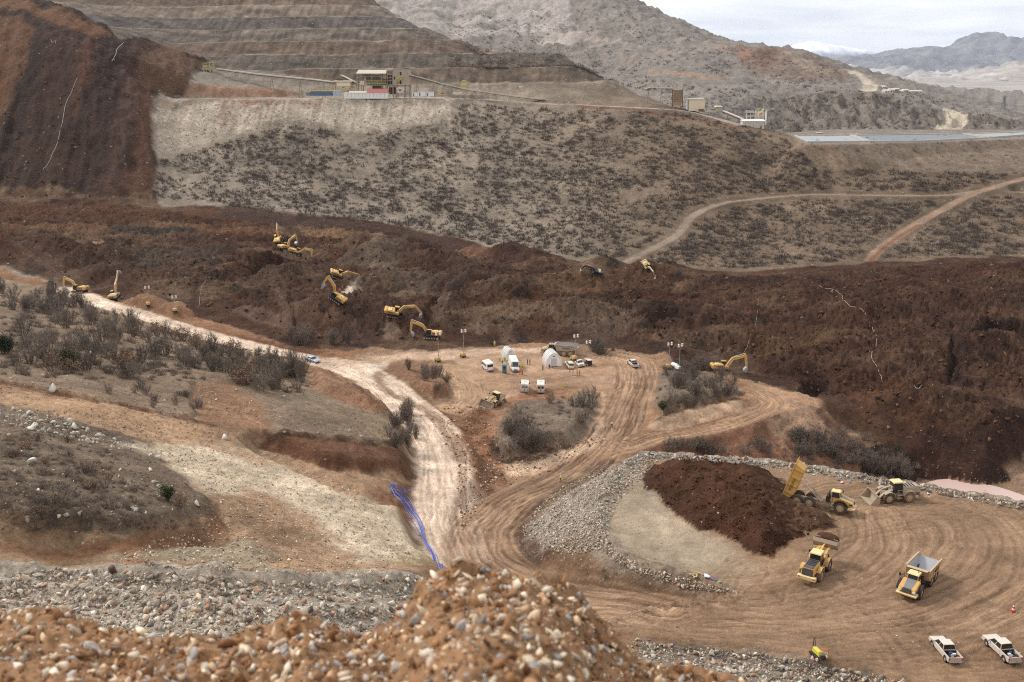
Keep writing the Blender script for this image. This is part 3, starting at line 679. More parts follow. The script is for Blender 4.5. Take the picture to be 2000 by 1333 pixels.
stroke([(1170,690),(1230,705),(1243,740),(1225,790),(1208,830),(1180,870),(1130,915),(1080,945),(1010,975),(955,1020),(935,1060),(955,1105),(1040,1150),(1150,1178),(1300,1196)], 11.5, MAIN, 1.0, 1.2, 5, 157, zone='dirt_road', flatten=8, track=1.0, stone=.1, ruf=.45)
stroke([(1185,880),(1240,868),(1300,850),(1380,838),(1450,818),(1500,800),(1508,785),(1480,765),(1440,750)], 7.5, (170,132,100), 1.0, 1.2, 5, 158, zone='dirt_road', flatten=5, track=1.0, stone=.1, ruf=.45)
stroke([(1470,760),(1520,768),(1570,778)], 9, (172,134,102), 1.5, 2, 5, 159, zone='dirt_road', track=.6, ruf=.6)
for pts, w, rgb in [([(1224,512),(1270,488),(1320,462),(1350,425),(1400,400),(1470,390),(1580,380),(1700,382),(1850,382),(1920,372),(2000,376),(2200,380)], 4.0, (140,122,104)), ([(1700,508),(1722,484),(1765,454),(1800,432),(1850,405),(1900,380),(2000,350),(2200,300)], 4.6, (146,118,96)),
                    ([(880,192),(960,196),(1100,204),(1250,211),(1340,217),(1400,232),(1450,246)], 7, (164,152,138))]:
    stroke(pts, w, rgb, .8, 1.0, 6, 161, zone='dirt_road', flatten=3, bank=2.0, stone=.3, ruf=.5, ymin=380)
stroke([(1700,512),(1720,490),(1760,460),(1795,440)], 2.0, (122,72,50), .6, 1, 4, 162, ymin=380, amt=.8, dz=0)
stroke([(1060,200),(1180,212),(1300,224),(1380,236),(1440,250)], 3.0, (116,62,44), .8, 2.0, 8, 163, ymin=520, amt=.7)
stroke([(1560,282),(1700,279),(1850,275),(2000,269),(2300,262)], 2.5, (160,150,140), .6, .5, 6, 164, ymin=500, amt=.8)
# haul roads and pale cuts on the mountain
for pts, w, rgb in [([(1850,262),(1862,245),(1868,232),(1856,216)], 16, (188,174,152)), ([(1690,178),(1700,168),(1692,158),(1660,140)], 13, (196,182,160)), ([(1215,125),(1235,112),(1290,100),(1400,88)], 6, (158,134,112)),
                    ([(1270,142),(1340,145),(1400,152),(1460,150)], 5, (160,128,104)), ([(1100,66),(1180,78),(1250,92)], 5, (166,148,136))]:
    stroke(pts, w, rgb, 1.5, 3, 12, 165, ymin=700, amt=.95, ruf=.5, zone='dirt_road')
# waste dump faces on the mountain shoulder
for i, (poly, rgb) in enumerate([([(1400,85),(1430,92),(1480,92),(1560,101),(1600,118),(1660,150),(1640,158),(1540,158),(1500,146),(1460,140),(1440,112)], (126,106,92)), ([(1440,95),(1470,96),(1460,120),(1445,118)], (146,106,88)), ([(1480,95),(1520,98),(1500,140),(1470,120)], (112,84,70)),
                                 ([(1530,100),(1560,104),(1620,140),(1580,140)], (146,130,114)), ([(1400,88),(1430,94),(1420,104),(1390,96)], (150,128,112)), ([(1330,70),(1400,88),(1380,104),(1320,92)], (140,130,120))]):
    paint(poly, rgb, 4, 6, 12, 170+i, ymin=760, amt=.85, ref=ZBL)
# pale quarry benches on the far slope, top centre
for i in range(7):
    y = -8+i*11
    stroke([(720,y),(850,y+6),(1000,y+2),(1100,y-12)], 26, (176,166,158), 6, 16, 40, 180+i, ymin=1000, amt=.6)
paint([(1060,58),(1140,62),(1120,90),(1040,86)], (176,164,154), 6, 8, 20, 189, ymin=900, amt=.7)

# banks, ditches and disturbed soil along the roads, painted overhang shade at the islands
rough([(880,790),(960,800),(975,890),(1010,940),(930,1000),(900,900)], 2.4, 8, 255, 5)
rough([(885,975),(930,955),(950,985),(905,1060),(892,1050)], 1.2, 5, 256, 5)
paint([(985,905),(1030,900),(1100,878),(1150,858),(1170,820),(1184,832),(1155,878),(1100,902),(1040,927),(985,932)], (204,172,140), .8, 1.5, 4, 250, stone=.3)
paint([(1272,818),(1340,802),(1440,782),(1452,796),(1340,824),(1272,838)], (190,156,124), .8, 1.5, 4, 251, stone=.2)
for pts, w, rgb, a in [([(968,862),(962,885),(985,905),(1035,899),(1105,876),(1142,862),(1164,830)], 1.3, (64,44,32), .85), ([(1285,820),(1330,803),(1380,790),(1436,780),(1452,766)], 1.1, (70,50,36), .8),  # island edges: shade under the overhang put into the soil colour
        ([(960,985),(1000,960),(1080,922),(1140,892)], 2.2, (110,78,54), .8), ([(1262,735),(1240,790),(1226,850)], 2.6, (124,88,62), .8), ([(640,724),(700,757),(750,797),(800,840)], 1.4, (104,70,48), .85),
        ([(738,728),(748,758),(790,782),(840,806),(880,850),(900,900)], 2.6, (120,82,56), .8), ([(905,915),(902,960),(895,1010),(905,1060)], 1.6, (150,112,84), .7), ([(1215,868),(1300,842),(1400,824)], 1.2, (112,78,54), .7), ([(1240,884),(1330,864),(1440,840),(1520,812)], 1.3, (112,78,56), .8),
        ([(0,750),(130,775),(250,795),(330,813),(410,830)], 1.2, (112,76,52), .8), ([(520,842),(540,850),(640,858),(720,868),(800,882)], .9, (70,50,36), .8), ([(1170,765),(1180,790),(1168,835)], 1.2, (196,164,134), .6)]:
    stroke(pts, w, rgb, .6, 1.4, 3, 252, amt=a)
paint([(880,860),(960,905),(985,935),(960,960),(930,950),(900,900)], (124,88,62), 1.5, 3, 4, 253, amt=.8)

# ------------------------------------------------------------------ the tipping pad
rim = [(1250,888),(1330,893),(1420,898),(1510,906),(1600,918),(1690,934),(1760,945),(1830,957),(1920,972),(2000,988),(2400,1060)]
padL = [(1225,905),(1195,935),(1170,975),(1160,1015),(1175,1050),(1215,1085),(1275,1112),(1340,1130),(1400,1148),(1440,1158)]
padw = np.array([PZ(x, y, -61)[:2] for x, y in rim+[(2900,1300)]]+[PZ(x, y, -61)[:2] for x, y in [(2400,1420),(1700,1380),(1500,1320),(1250,1270),(1180,1215),(1300,1180),(1420,1168)]]+[PZ(x, y, -61)[:2] for x, y in padL[::-1]])
fill(padw, -61.0, 0.78, cut=0, warp=1.2, wl=5, seed=7)
reg = Region(padw, 14); dp = sdf(reg, padw, .8, 4, 191)
X, Y = reg.X, reg.Y
flat = sstep(0, 6, -dp)
Z[reg.sl] += flat*0.22*fbm(X/13, Y/13, 3, 192)
# stony rim wall along the back and left edges
rimw = np.array([PZ(x, y, -61)[:2] for x, y in padL[::-1][1:]+rim])
dr = seg_dist(X, Y, rimw, False)[0]
rw = 1.5*(1+.4*fbm(X/4, Y/4, 3, 193)); Z[reg.sl] += 0.95*np.exp(-(dr/rw)**2)*sstep(3, -2, dp)
inb = dp < 0
c = np.array(lin(160,128,98))*(1+.3*fbm(X/9, Y/9, 5, 194))[...,None]
COLR[reg.sl] = np.where(inb[...,None], c, COLR[reg.sl]); ZONE[reg.sl] = np.where(inb, ZI['yard'], ZONE[reg.sl]); STONE[reg.sl] = np.where(inb, .12, STONE[reg.sl]); RUF[reg.sl] = np.where(inb, .5, RUF[reg.sl])
slp = (dp > -1.0) & (dp < 13) & (Z[reg.sl] > ZBL[reg.sl]-.5) & (dr < 15) & ~((TRK[reg.sl] > .3) & (dp > 2))
gg = (np.array(lin(158,146,132))*(1+.3*fbm(X/1.6, Y/1.6, 4, 195))[...,None])
south = (Y < 128) & (X < 40)
gg2 = (np.array(lin(128,104,82))*(1+.3*fbm(X/2, Y/2, 4, 196))[...,None])
COLR[reg.sl] = np.where(slp[...,None], np.where(south[...,None], gg2, gg), COLR[reg.sl]); ZONE[reg.sl] = np.where(slp, ZI['gravel_slope'], ZONE[reg.sl]); STONE[reg.sl] = np.where(slp, .7, STONE[reg.sl]); RUF[reg.sl] = np.where(slp, 2.0, RUF[reg.sl])
rimm = sstep(2.6, 1.6, dr+fbm(X/3, Y/3, 3, 197))[...,None]*(X > -99)[...,None]
COLR[reg.sl] = COLR[reg.sl]*(1-rimm)+np.array(lin(156,144,130))*rimm; STONE[reg.sl] = np.maximum(STONE[reg.sl], rimm[...,0]*.8)
ZBL = Z.copy()
stroke([(1190,900),(1120,946),(1055,985),(1016,1035),(1035,1078),(1100,1112),(1200,1142),(1330,1158),(1430,1166)], 3.0, (92,66,46), 1.0, 2.0, 4, 254, amt=.9)
paint([(1225,930),(1262,915),(1290,960),(1320,1010),(1400,1050),(1460,1085),(1470,1120),(1440,1150),(1340,1125),(1240,1085),(1185,1045),(1180,1000)], (184,164,138), 2, 3, 6, 198, stone=.35, ref=Z, amt=.9)
paint([(1500,905),(1620,925),(1700,945),(1700,965),(1600,950),(1540,930)], (160,124,94), 1.5, 2, 6, 199, ref=Z, amt=.5)
paint([(1800,1290),(1950,1240),(2000,1260),(2000,1333),(1900,1333)], (140,104,72), 2, 4, 6, 200, ref=Z, amt=.5)
for pts, w, t_ in [([(1040,1150),(1150,1178),(1300,1197),(1450,1205),(1600,1200),(1750,1180),(1880,1130),(1920,1060),(1880,1010),(1780,985),(1680,990)], 20, .9), ([(1450,1160),(1560,1150),(1660,1120),(1720,1060),(1700,1000)], 12, .9),
                 ([(1560,1040),(1700,1010),(1850,1000),(2100,1040)], 12, .8), ([(1700,1250),(1850,1220),(2000,1150),(2100,1080)], 14, .7), ([(1300,1240),(1500,1265),(1750,1290),(2000,1320)], 12, .5), ([(1480,1100),(1440,1135),(1430,1170),(1500,1190)], 8, .8)]:
    stroke(pts, w, (154,122,92), 3, 2, 6, 201, amt=.3, track=t_*.75)
# tipped brown spoil on the pad
pile = [(1252,940),(1262,912),(1300,908),(1360,908),(1420,914),(1480,925),(1520,935),(1545,955),(1560,985),(1600,1000),(1640,1018),(1625,1034),(1570,1040),(1560,1056),(1530,1072),(1505,1088),(1460,1082),(1430,1058),(1395,1045),(1360,1035),(1330,1015),(1310,990),(1290,972),(1262,952)]
PP = np.array([PZ(x, y, -61)[:2] for x, y in pile])
reg = Region(PP, 4); d = -sdf(reg, PP, 2.2, 4, 210); X, Y = reg.X, reg.Y
lump = 1+.5*fbm(X/7, Y/7, 3, 211)
hgt = np.minimum(np.maximum(d, 0)*.62, 3.2*lump+1.3*ridged(X/6, Y/6, 4, 212)+.25*fbm(X/1.3, Y/1.3, 4, 213))
Z[reg.sl] += np.maximum(hgt, 0)+(d > 0)*.12*fbm(X/.7, Y/.7, 3, 214)
mp = sstep(-.15, .25, d)[...,None]
COLR[reg.sl] = COLR[reg.sl]*(1-mp)+np.array(lin(80,50,33))*(1+.5*fbm(X/4, Y/4, 6, 215, .65))[...,None]*mp
ZONE[reg.sl] = np.where(d > 0, 100, ZONE[reg.sl]); STONE[reg.sl] = np.where(d > 0, .05, STONE[reg.sl]); TRK[reg.sl] = np.where(d > 0, 0, TRK[reg.sl]); RUF[reg.sl] = np.where(d > 0, 1.4, RUF[reg.sl])
ZN_ALL = dict((v, k) for k, v in ZI.items()); ZN_ALL[100] = 'spoil_heap'
# rubble terraces bottom left: gravel colour
paint([(-400,1120),(0,1126),(90,1112),(200,1116),(300,1122),(420,1128),(560,1138),(700,1140),(800,1132),(840,1140),(860,1300),(-400,1300)], (176,162,144), 1.0, 1.2, 3, 220, stone=.8, ruf=1.6, zone='gravel_slope', ref=ZB)
for pts, h in [([(-200,1130),(100,1135),(300,1142),(500,1150),(700,1152),(820,1150)], 1.5), ([(-200,1150),(0,1155),(200,1175),(400,1200),(600,1215),(800,1220)], 1.3), ([(200,1120),(400,1135),(560,1142),(760,1140),(810,1120)], .8)]:
    P = np.array([hit_on(ZB, x, y) for x, y in pts]); P = smooth_path(P, 4); reg = Region(P[:,:2], 6); dd = seg_dist(reg.X, reg.Y, P, False)[0]
    Z[reg.sl] += h*np.exp(-(dd/1.6)**2)*(1+.4*fbm(reg.X/3, reg.Y/3, 3, 221))
paint([(1300,1270),(1500,1285),(1700,1330),(1700,1400),(1200,1400),(1240,1262)], (140,126,112), .6, 1, 3, 222, stone=.8, ruf=1.6, ref=Z, zone='gravel_slope')
P = np.array([PZ(x, y, -60.6)[:2] for x, y in [(1240,1252),(1320,1268),(1420,1276),(1520,1288),(1600,1304),(1700,1325),(1760,1345)]]); reg = Region(P, 8); dd = seg_dist(reg.X, reg.Y-1.5, P, False)[0]
Z[reg.sl] += 1.1*np.exp(-(dd/1.7)**2)*(1+.4*fbm(reg.X/2.5, reg.Y/2.5, 3, 223))
# fine relief everywhere
nr = (GY < 330)
er_ = ridged(GX/2.6, GY/2.6, 4, 240, .6); 
cutz = nr & np.isin(ZONE, [ZI['ground'], ZI['cut_slope'], ZI['gravel_slope']])
Z += np.where(cutz, .30*(er_-.3), 0)*np.interp(GY, [60,120,250], [.4,1,1.6])*np.clip(RUF, .5, 1.5)
COLR *= (1+np.where(nr, .38*fbm(GX/2.2, GY/2.2, 5, 241, .65), 0))[...,None]
COLR *= (1+np.where(nr & (ZONE != 100), .25*fbm(GX/14, GY/14, 3, 242), 0))[...,None]
TU += np.where(nr, 1.6*fbm(GX/9, GY/9, 3, 243), 0)
TRK *= np.clip(.75+.9*fbm(GX/16, GY/16, 3, 244), .15, 1)
Z += RUF*0.05*fbm(GX/1.1, GY/1.1, 3, 230)*np.interp(GY, [50,200,600], [1,2,5])
def ruts(pts, offs, w=.55, dark=(104,76,54), pale=(196,164,134), amt=.5, deep=.16, ymin=45, world=False):
    P = np.array([hit_on(Z, px, py, ymin) for px, py in pts]); P = smooth_path(P, 6); d = np.gradient(P[:,:2], axis=0); n = np.stack([-d[:,1], d[:,0]], 1)/np.linalg.norm(d, axis=1, keepdims=True)
    for i, o in enumerate(offs):
        wob = o+.35*np.sin(np.arange(len(P))*.45+i*2.1)
        Q = np.column_stack([P[:,:2]+n*wob[:,None], P[:,2]]); reg = Region(Q[:,:2], 2)
        if reg.r1 <= reg.r0 or reg.c1 <= reg.c0: continue
        dd = seg_dist(reg.X, reg.Y, Q, False)[0]+.25*fbm(reg.X/1.5, reg.Y/1.5, 3, 300+i)
        m = sstep(w, w*.3, dd)*amt*np.clip(.7+.9*fbm(reg.X/7, reg.Y/7, 2, 320+i), 0, 1); e = np.exp(-((dd-w*1.3)/(w*.5))**2)*amt*.5
        Z[reg.sl] += -deep*m/amt+deep*.5*e/amt
        COLR[reg.sl] = COLR[reg.sl]*(1-m[...,None])+np.array(lin(*dark))*m[...,None]; COLR[reg.sl] = COLR[reg.sl]*(1-e[...,None])+np.array(lin(*pale))*e[...,None]
main_path = [(1170,690),(1230,705),(1243,740),(1225,790),(1208,830),(1180,870),(1130,915),(1080,945),(1010,975),(955,1020),(935,1060),(955,1105),(1040,1150),(1150,1178),(1300,1196)]
ruts(main_path, [-4.6,-3.4,-2.4,-1.2,.2,1.4,2.6,3.7,4.7], .42, amt=.6)
ruts([(640,710),(690,722),(740,748),(790,790),(835,830),(862,880),(868,940),(872,1000),(882,1050),(905,1100)], [-3.9,-2.6,-1.3,.3,1.6,2.9,4.0], .38, (168,136,110), (238,216,194), .5, .1)
ruts([(200,592),(300,625),(400,655),(480,676),(560,694),(620,706),(680,716)], [-2.6,-1.2,.8,2.4], .45, (172,142,116), (238,216,194), .5, .1)
ruts([(1185,880),(1240,868),(1300,850),(1380,838),(1450,818),(1500,800),(1508,785),(1480,765)], [-2.6,-1.6,-.5,.9,2.0,2.9], .38, (112,82,58), (204,168,136), .6)
ruts([(870,720),(900,742),(918,765),(905,790),(880,800)], [-3,-1.8,-.6,.8,2,3.2], .4, (128,96,70), (210,178,146), .5)
for pp_ in ([(1300,1196),(1450,1205),(1600,1200),(1750,1180),(1880,1130),(1920,1060),(1880,1010),(1780,985)], [(1450,1165),(1560,1150),(1660,1120),(1720,1060),(1700,1000)], [(1560,1050),(1700,1015),(1850,1003),(2100,1040)], [(1480,1110),(1445,1140),(1440,1170),(1520,1195)], [(1700,1250),(1850,1220),(2000,1150)], [(1820,1290),(1760,1230),(1700,1190)], [(1300,1225),(1500,1245),(1750,1270),(1950,1260)], [(1640,1150),(1700,1170),(1780,1165)]):
    ruts(pp_, [-4.2,-2.4,-.6,1.5,3.3,5.2], .36, (122,92,66), (186,152,122), .42, .1, ymin=75)
STONE[ZONE == ZI['landslide']] = .025
Z += TRK*0.2*fbm(TU*1.1, TV*.03, 3, 231)*(GY < 330)

BIG[:] = np.where(GY < 330, 0, BIG)
lum_ = (COLR*np.array([.2126,.7152,.0722])).sum(-1, keepdims=True)
COLR[ZONE == ZI['landslide']] *= np.array([.92,.89,.85])
COLR[:] = COLR*.88 + lum_*.12*np.array([1.03,1.0,.95])
# ------------------------------------------------------------------ land material
def land_material():
    m = bpy.data.materials.new("land"); m.use_nodes = True
    nt = m.node_tree; N = nt.nodes; L = nt.links; b = N['Principled BSDF']
    b.inputs['Roughness'].default_value = 0.93; b.inputs['Specular IOR Level'].default_value = 0.15
    def attr(n):
        a = N.new('ShaderNodeAttribute'); a.attribute_name = n; return a
    def math_(op, a, c=None, clamp=False):
        n = N.new('ShaderNodeMath'); n.operation = op; n.use_clamp = clamp
        for i, v in enumerate((a, c)):
            if v is None: continue
            if isinstance(v, (int, float)): n.inputs[i].default_value = v
            else: L.new(v, n.inputs[i])
        return n.outputs[0]
    def rng(v, a, bb, c, d):
        n = N.new('ShaderNodeMapRange'); L.new(v, n.inputs[0])
        for i, x in zip((1,2,3,4), (a,bb,c,d)): n.inputs[i].default_value = x
        return n.outputs[0]
    def noise(vec, sc, det, ro=.6):
        n = N.new('ShaderNodeTexNoise'); n.inputs['Scale'].default_value = sc; n.inputs['Detail'].default_value = det; n.inputs['Roughness'].default_value = ro
        L.new(vec, n.inputs['Vector']); return n.outputs['Fac']
    def mixc(f, a, c, mode='MIX'):
        n = N.new('ShaderNodeMixRGB'); n.blend_type = mode
        if isinstance(f, (int, float)): n.inputs[0].default_value = f
        else: L.new(f, n.inputs[0])
        for i, v in ((1, a), (2, c)):
            if isinstance(v, tuple): n.inputs[i].default_value = (*v, 1)
            else: L.new(v, n.inputs[i])
        return n.outputs[0]
    geo = N.new('ShaderNodeTexCoord').outputs['Object']
    base = attr('tint').outputs['Color']; stone = attr('stone').outputs['Fac']; big = attr('big').outputs['Fac']
    trk = attr('track').outputs['Fac']; tu = attr('track_u').outputs['Fac']; tv = attr('track_v').outputs['Fac']
    g1 = noise(geo, 1.7, 8, .72); g2 = noise(geo, .12, 5, .6); g3 = noise(geo, 7.0, 4, .7)
    rl = math_('MULTIPLY', attr('rough_land').outputs['Fac'], .8, True)
    rl = math_('MINIMUM', rl, 1.0)
    col = mixc(rl, base, mixc(rng(g1, .3, .7, 0, 1), (.62,.61,.60), (1.38,1.38,1.38)), 'MULTIPLY')
    col = mixc(1.0, col, mixc(rng(g2, .3, .7, 0, 1), (.74,.73,.72), (1.25,1.25,1.25)), 'MULTIPLY')
    col = mixc(1.0, col, mixc(rng(g3, .3, .7, 0, 1), (.82,.81,.8), (1.2,1.2,1.2)), 'MULTIPLY')
    g4 = noise(geo, .5, 12, .78)
    col = mixc(rl, col, mixc(rng(g4, .32, .68, 0, 1), (.6,.59,.58), (1.38,1.38,1.38)), 'MULTIPLY')
    # pale and dark stones, small and large
    def stones(sc, dens, lo, hi):
        v = N.new('ShaderNodeTexVoronoi'); v.inputs['Scale'].default_value = sc
        nn = N.new('ShaderNodeTexNoise'); nn.inputs['Scale'].default_value = sc*1.8; nn.inputs['Detail'].default_value = 2; L.new(geo, nn.inputs['Vector'])
        va = N.new('ShaderNodeVectorMath'); va.operation = 'MULTIPLY_ADD'; L.new(nn.outputs['Color'], va.inputs[0]); va.inputs[1].default_value = (.9/sc,)*3; L.new(geo, va.inputs[2]); L.new(va.outputs[0], v.inputs['Vector'])
        s = N.new('ShaderNodeSeparateColor'); L.new(v.outputs['Color'], s.inputs[0])
        size = math_('MULTIPLY_ADD', s.outputs[1], .32); 
        N_ = size.node; N_.inputs[2].default_value = .12
        f = math_('LESS_THAN', v.outputs['Distance'], size)
        keep = math_('LESS_THAN', s.outputs[0], math_('MULTIPLY', dens, .75))
        return math_('MULTIPLY', f, keep), s.outputs[2], v.outputs['Distance']
    f1, r1, d1 = stones(2.6, stone, 0, 0); f2, r2, d2 = stones(.62, big, 0, 0)
    sc1 = mixc(r1, lin(104,92,80), lin(190,178,160)); sc2 = mixc(r2, lin(120,110,98), lin(178,166,150))
    col = mixc(math_('MULTIPLY', f1, .8), col, sc1); col = mixc(math_('MULTIPLY', f2, .5), col, sc2)
    # wheel tracks: long streaks that follow each road
    cv = N.new('ShaderNodeCombineXYZ'); L.new(math_('MULTIPLY', tu, 2.3), cv.inputs[0]); L.new(math_('MULTIPLY', tv, .045), cv.inputs[1])
    t1 = noise(cv.outputs[0], 1.0, 5, .65)
    cv2 = N.new('ShaderNodeCombineXYZ'); L.new(math_('MULTIPLY', tu, .55), cv2.inputs[0]); L.new(math_('MULTIPLY', tv, .02), cv2.inputs[1])
    t2 = noise(cv2.outputs[0], 1.0, 3, .5)
    tf = mixc(rng(t1, .34, .66, 0, 1), (.60,.57,.54), (1.36,1.36,1.36)); tf2 = mixc(rng(t2, .35, .65, 0, 1), (.74,.72,.70), (1.22,1.22,1.22))
    col = mixc(math_('MULTIPLY', trk, .95), col, mixc(1.0, col, tf, 'MULTIPLY')); col = mixc(trk, col, mixc(1.0, col, tf2, 'MULTIPLY'))
    L.new(col, b.inputs['Base Color'])
    h = math_('ADD', math_('ADD', math_('MULTIPLY', g4, 1.6), math_('MULTIPLY', g1, .9)), math_('MULTIPLY', f1, .18)); h = math_('ADD', h, math_('MULTIPLY', f2, .5))
    h = math_('ADD', h, math_('MULTIPLY', math_('MULTIPLY', t1, trk), .5)); h = math_('ADD', h, math_('MULTIPLY', g3, .15))
    bp = N.new('ShaderNodeBump'); bp.inputs['Strength'].default_value = .75; bp.inputs['Distance'].default_value = .6
    L.new(h, bp.inputs['Height']); L.new(bp.outputs[0], b.inputs['Normal'])
    return m
LAND = land_material()

def grid_mesh(name, V, faces, fields, material, kind='structure', smooth=True):
    me = bpy.data.meshes.new(name)
    nv, nf = len(V), len(faces)
    me.vertices.add(nv); me.vertices.foreach_set('co', V.astype(np.float32).ravel())
    me.loops.add(nf*4); me.loops.foreach_set('vertex_index', faces.astype(np.int32).ravel())
    me.polygons.add(nf); me.polygons.foreach_set('loop_start', np.arange(0, nf*4, 4, dtype=np.int32))
    me.polygons.foreach_set('loop_total', np.full(nf, 4, np.int32))
    if smooth: me.polygons.foreach_set('use_smooth', np.ones(nf, bool))
    me.update(calc_edges=True)
    for fn, arr in fields.items():
        if arr.ndim == 2:
            a = me.attributes.new(fn, 'FLOAT_COLOR', 'POINT'); a.data.foreach_set('color', np.concatenate([arr, np.ones((nv,1))], 1).astype(np.float32).ravel())
        else:
            a = me.attributes.new(fn, 'FLOAT', 'POINT'); a.data.foreach_set('value', arr.astype(np.float32))
    me.materials.append(material)
    o = link(name, me)
    if kind: o['kind'] = kind
    return o
P3 = np.stack([GX, GY, Z], -1).reshape(-1, 3)
idx = np.arange(NY*NS).reshape(NY, NS)
F_ = np.stack([idx[:-1,:-1], idx[:-1,1:], idx[1:,1:], idx[1:,:-1]], -1).reshape(-1, 4)
FZ = ZONE[:-1,:-1].ravel()
flds = {'tint': np.clip(COLR.reshape(-1,3), .004, .9), 'stone': STONE.ravel(), 'big': BIG.ravel(), 'track': TRK.ravel(), 'track_u': TU.ravel(), 'track_v': TV.ravel(), 'rough_land': RUF.ravel()}
LANDOBJ = {}
for z in np.unique(FZ):
    f = F_[FZ == z]; u, inv = np.unique(f, return_inverse=True)
    nm = ZN_ALL[int(z)]
    LANDOBJ[nm] = grid_mesh(nm, P3[u], inv.reshape(-1,4), {k: v[u] for k, v in flds.items()}, LAND)
# ------------------------------------------------------------------ far mountains, plain, haze, ponds
def far_material(name, stops, snow=None):
    m = bpy.data.materials.new(name); m.use_nodes = True
    nt = m.node_tree; N = nt.nodes; L = nt.links; b = N['Principled BSDF']; b.inputs['Roughness'].default_value = .95; b.inputs['Specular IOR Level'].default_value = .1
    tc = N.new('ShaderNodeTexCoord'); n = N.new('ShaderNodeTexNoise'); n.inputs['Scale'].default_value = .0035; n.inputs['Detail'].default_value = 10; n.inputs['Roughness'].default_value = .65
    L.new(tc.outputs['Object'], n.inputs['Vector'])
    r = N.new('ShaderNodeValToRGB'); e = r.color_ramp.elements
    e[0].position = .35; e[0].color = (*lin(*stops[0]), 1); e[1].position = .65; e[1].color = (*lin(*stops[1]), 1)
    L.new(n.outputs['Fac'], r.inputs[0]); col = r.outputs[0]
    if snow:
        g = N.new('ShaderNodeNewGeometry'); s = N.new('ShaderNodeSeparateXYZ'); L.new(g.outputs['Position'], s.inputs[0])
        ad = N.new('ShaderNodeMath'); ad.operation = 'MULTIPLY_ADD'; L.new(n.outputs['Fac'], ad.inputs[0]); ad.inputs[1].default_value = snow[2]; L.new(s.outputs[2], ad.inputs[2])
        mr = N.new('ShaderNodeMapRange'); L.new(ad.outputs[0], mr.inputs[0]); mr.inputs[1].default_value = snow[0]; mr.inputs[2].default_value = snow[1]
        mx = N.new('ShaderNodeMixRGB'); L.new(mr.outputs[0], mx.inputs[0]); L.new(col, mx.inputs[1]); mx.inputs[2].default_value = (.86,.87,.9,1); col = mx.outputs[0]
    L.new(col, b.inputs['Base Color'])
    return m
def ridge(name, prof, Yc, depth, zb, material, amp, wl, seed, nx=260, ny=70, s0=None, s1=None, back=.6):
    s0 = (prof[0][0]-1000)/FPX if s0 is None else s0; s1 = (prof[-1][0]-1000)/FPX if s1 is None else s1
    ss = np.linspace(s0, s1, nx)
    pa = np.array([PY(px, py, Yc) for px, py in prof]); zc = np.interp(ss, pa[:,0]/Yc, pa[:,2])
    t = np.linspace(-1, back, ny); Yv = Yc+t*depth
    T, X = np.meshgrid(t, ss*Yc, indexing='ij'); Yg = np.repeat(Yv[:,None], nx, 1); zcg = np.repeat(zc[None], ny, 0)
    w = np.where(T < 0, (1+T), np.clip(1-T/back, 0, 1))**1.15
    z = zb + (zcg-zb)*w + amp*(ridged(X/wl, Yg/wl, 6, seed)-.55)*np.sin(np.pi*np.clip(w, 0, 1))**.7 + amp*.12*fbm(X/wl*6, Yg/wl*6, 4, seed+1)*w
    V = np.stack([X, Yg, z], -1).reshape(-1, 3); ix = np.arange(nx*ny).reshape(ny, nx)
    F = np.stack([ix[:-1,:-1], ix[:-1,1:], ix[1:,1:], ix[1:,:-1]], -1).reshape(-1, 4)
    return grid_mesh(name, V, F, {}, material)
ridge('far_slope', [(1560,300),(1640,178),(1700,172),(1780,170),(1840,168),(1870,160),(1930,145),(2000,128),(2100,110),(2300,90),(2600,100)], 6000, 2200, -90, far_material('far_slope_soil', ((128,120,114),(184,176,168))), 170, 560, 5)
ridge('far_foothills', [(1300,150),(1450,135),(1540,128),(1620,132),(1700,140),(1760,150),(1830,158),(1900,150),(2000,140),(2300,130)], 10000, 3000, -90, far_material('far_foothill_soil', ((118,114,114),(176,170,166))), 210, 760, 9)
ridge('far_mountain', [(1350,140),(1500,132),(1600,118),(1660,112),(1700,106),(1740,100),(1780,95),(1820,92),(1850,94),(1868,84),(1885,74),(1905,64),(1925,62),(1945,64),(1958,72),(1972,76),(1990,73),(2010,68),(2060,60),(2150,72),(2300,60),(2700,90)], 16000, 4000, -90, far_material('far_mountain_rock', ((70,70,78),(128,122,120))), 360, 1050, 13, nx=420, ny=120)
ridge('snow_mountain', [(1200,140),(1430,112),(1500,98),(1530,92),(1560,84),(1585,80),(1600,83),(1625,88),(1650,91),(1680,97),(1720,106),(1800,112),(2000,112)], 26000, 5000, -100, far_material('snow_rock', ((84,88,100),(120,122,130)), (330, 470, 160)), 330, 1500, 17, nx=300, ny=100)
V = np.array([[-40000,2200,-62],[40000,2200,-62],[40000,34000,-92],[-40000,34000,-92],[-40000,-1500,-110],[40000,-1500,-110],[40000,2200,-110],[-40000,2200,-110]], float)
grid_mesh('plain', V, np.array([[0,1,2,3],[4,5,6,7]]), {}, far_material('plain_soil', ((140,134,128),(176,168,160))), smooth=False)

bpy.ops.mesh.primitive_cube_add(size=1); hz = bpy.context.object; hz.name = 'haze'; hz['kind'] = 'stuff'
hz.scale = (80400, 36400, 1100); hz.location = (0, 16500, 1100/2-215)
hm = bpy.data.materials.new('haze'); hm.use_nodes = True; nt = hm.node_tree
for n in list(nt.nodes):
    if n.type != 'OUTPUT_MATERIAL': nt.nodes.remove(n)
pv = nt.nodes.new('ShaderNodeVolumePrincipled'); pv.inputs['Density'].default_value = 2.7e-5; pv.inputs['Color'].default_value = (.78,.86,1,1); pv.inputs['Anisotropy'].default_value = .2
nt.links.new(pv.outputs[0], [n for n in nt.nodes if n.type == 'OUTPUT_MATERIAL'][0].inputs['Volume'])
hz.data.materials.append(hm)

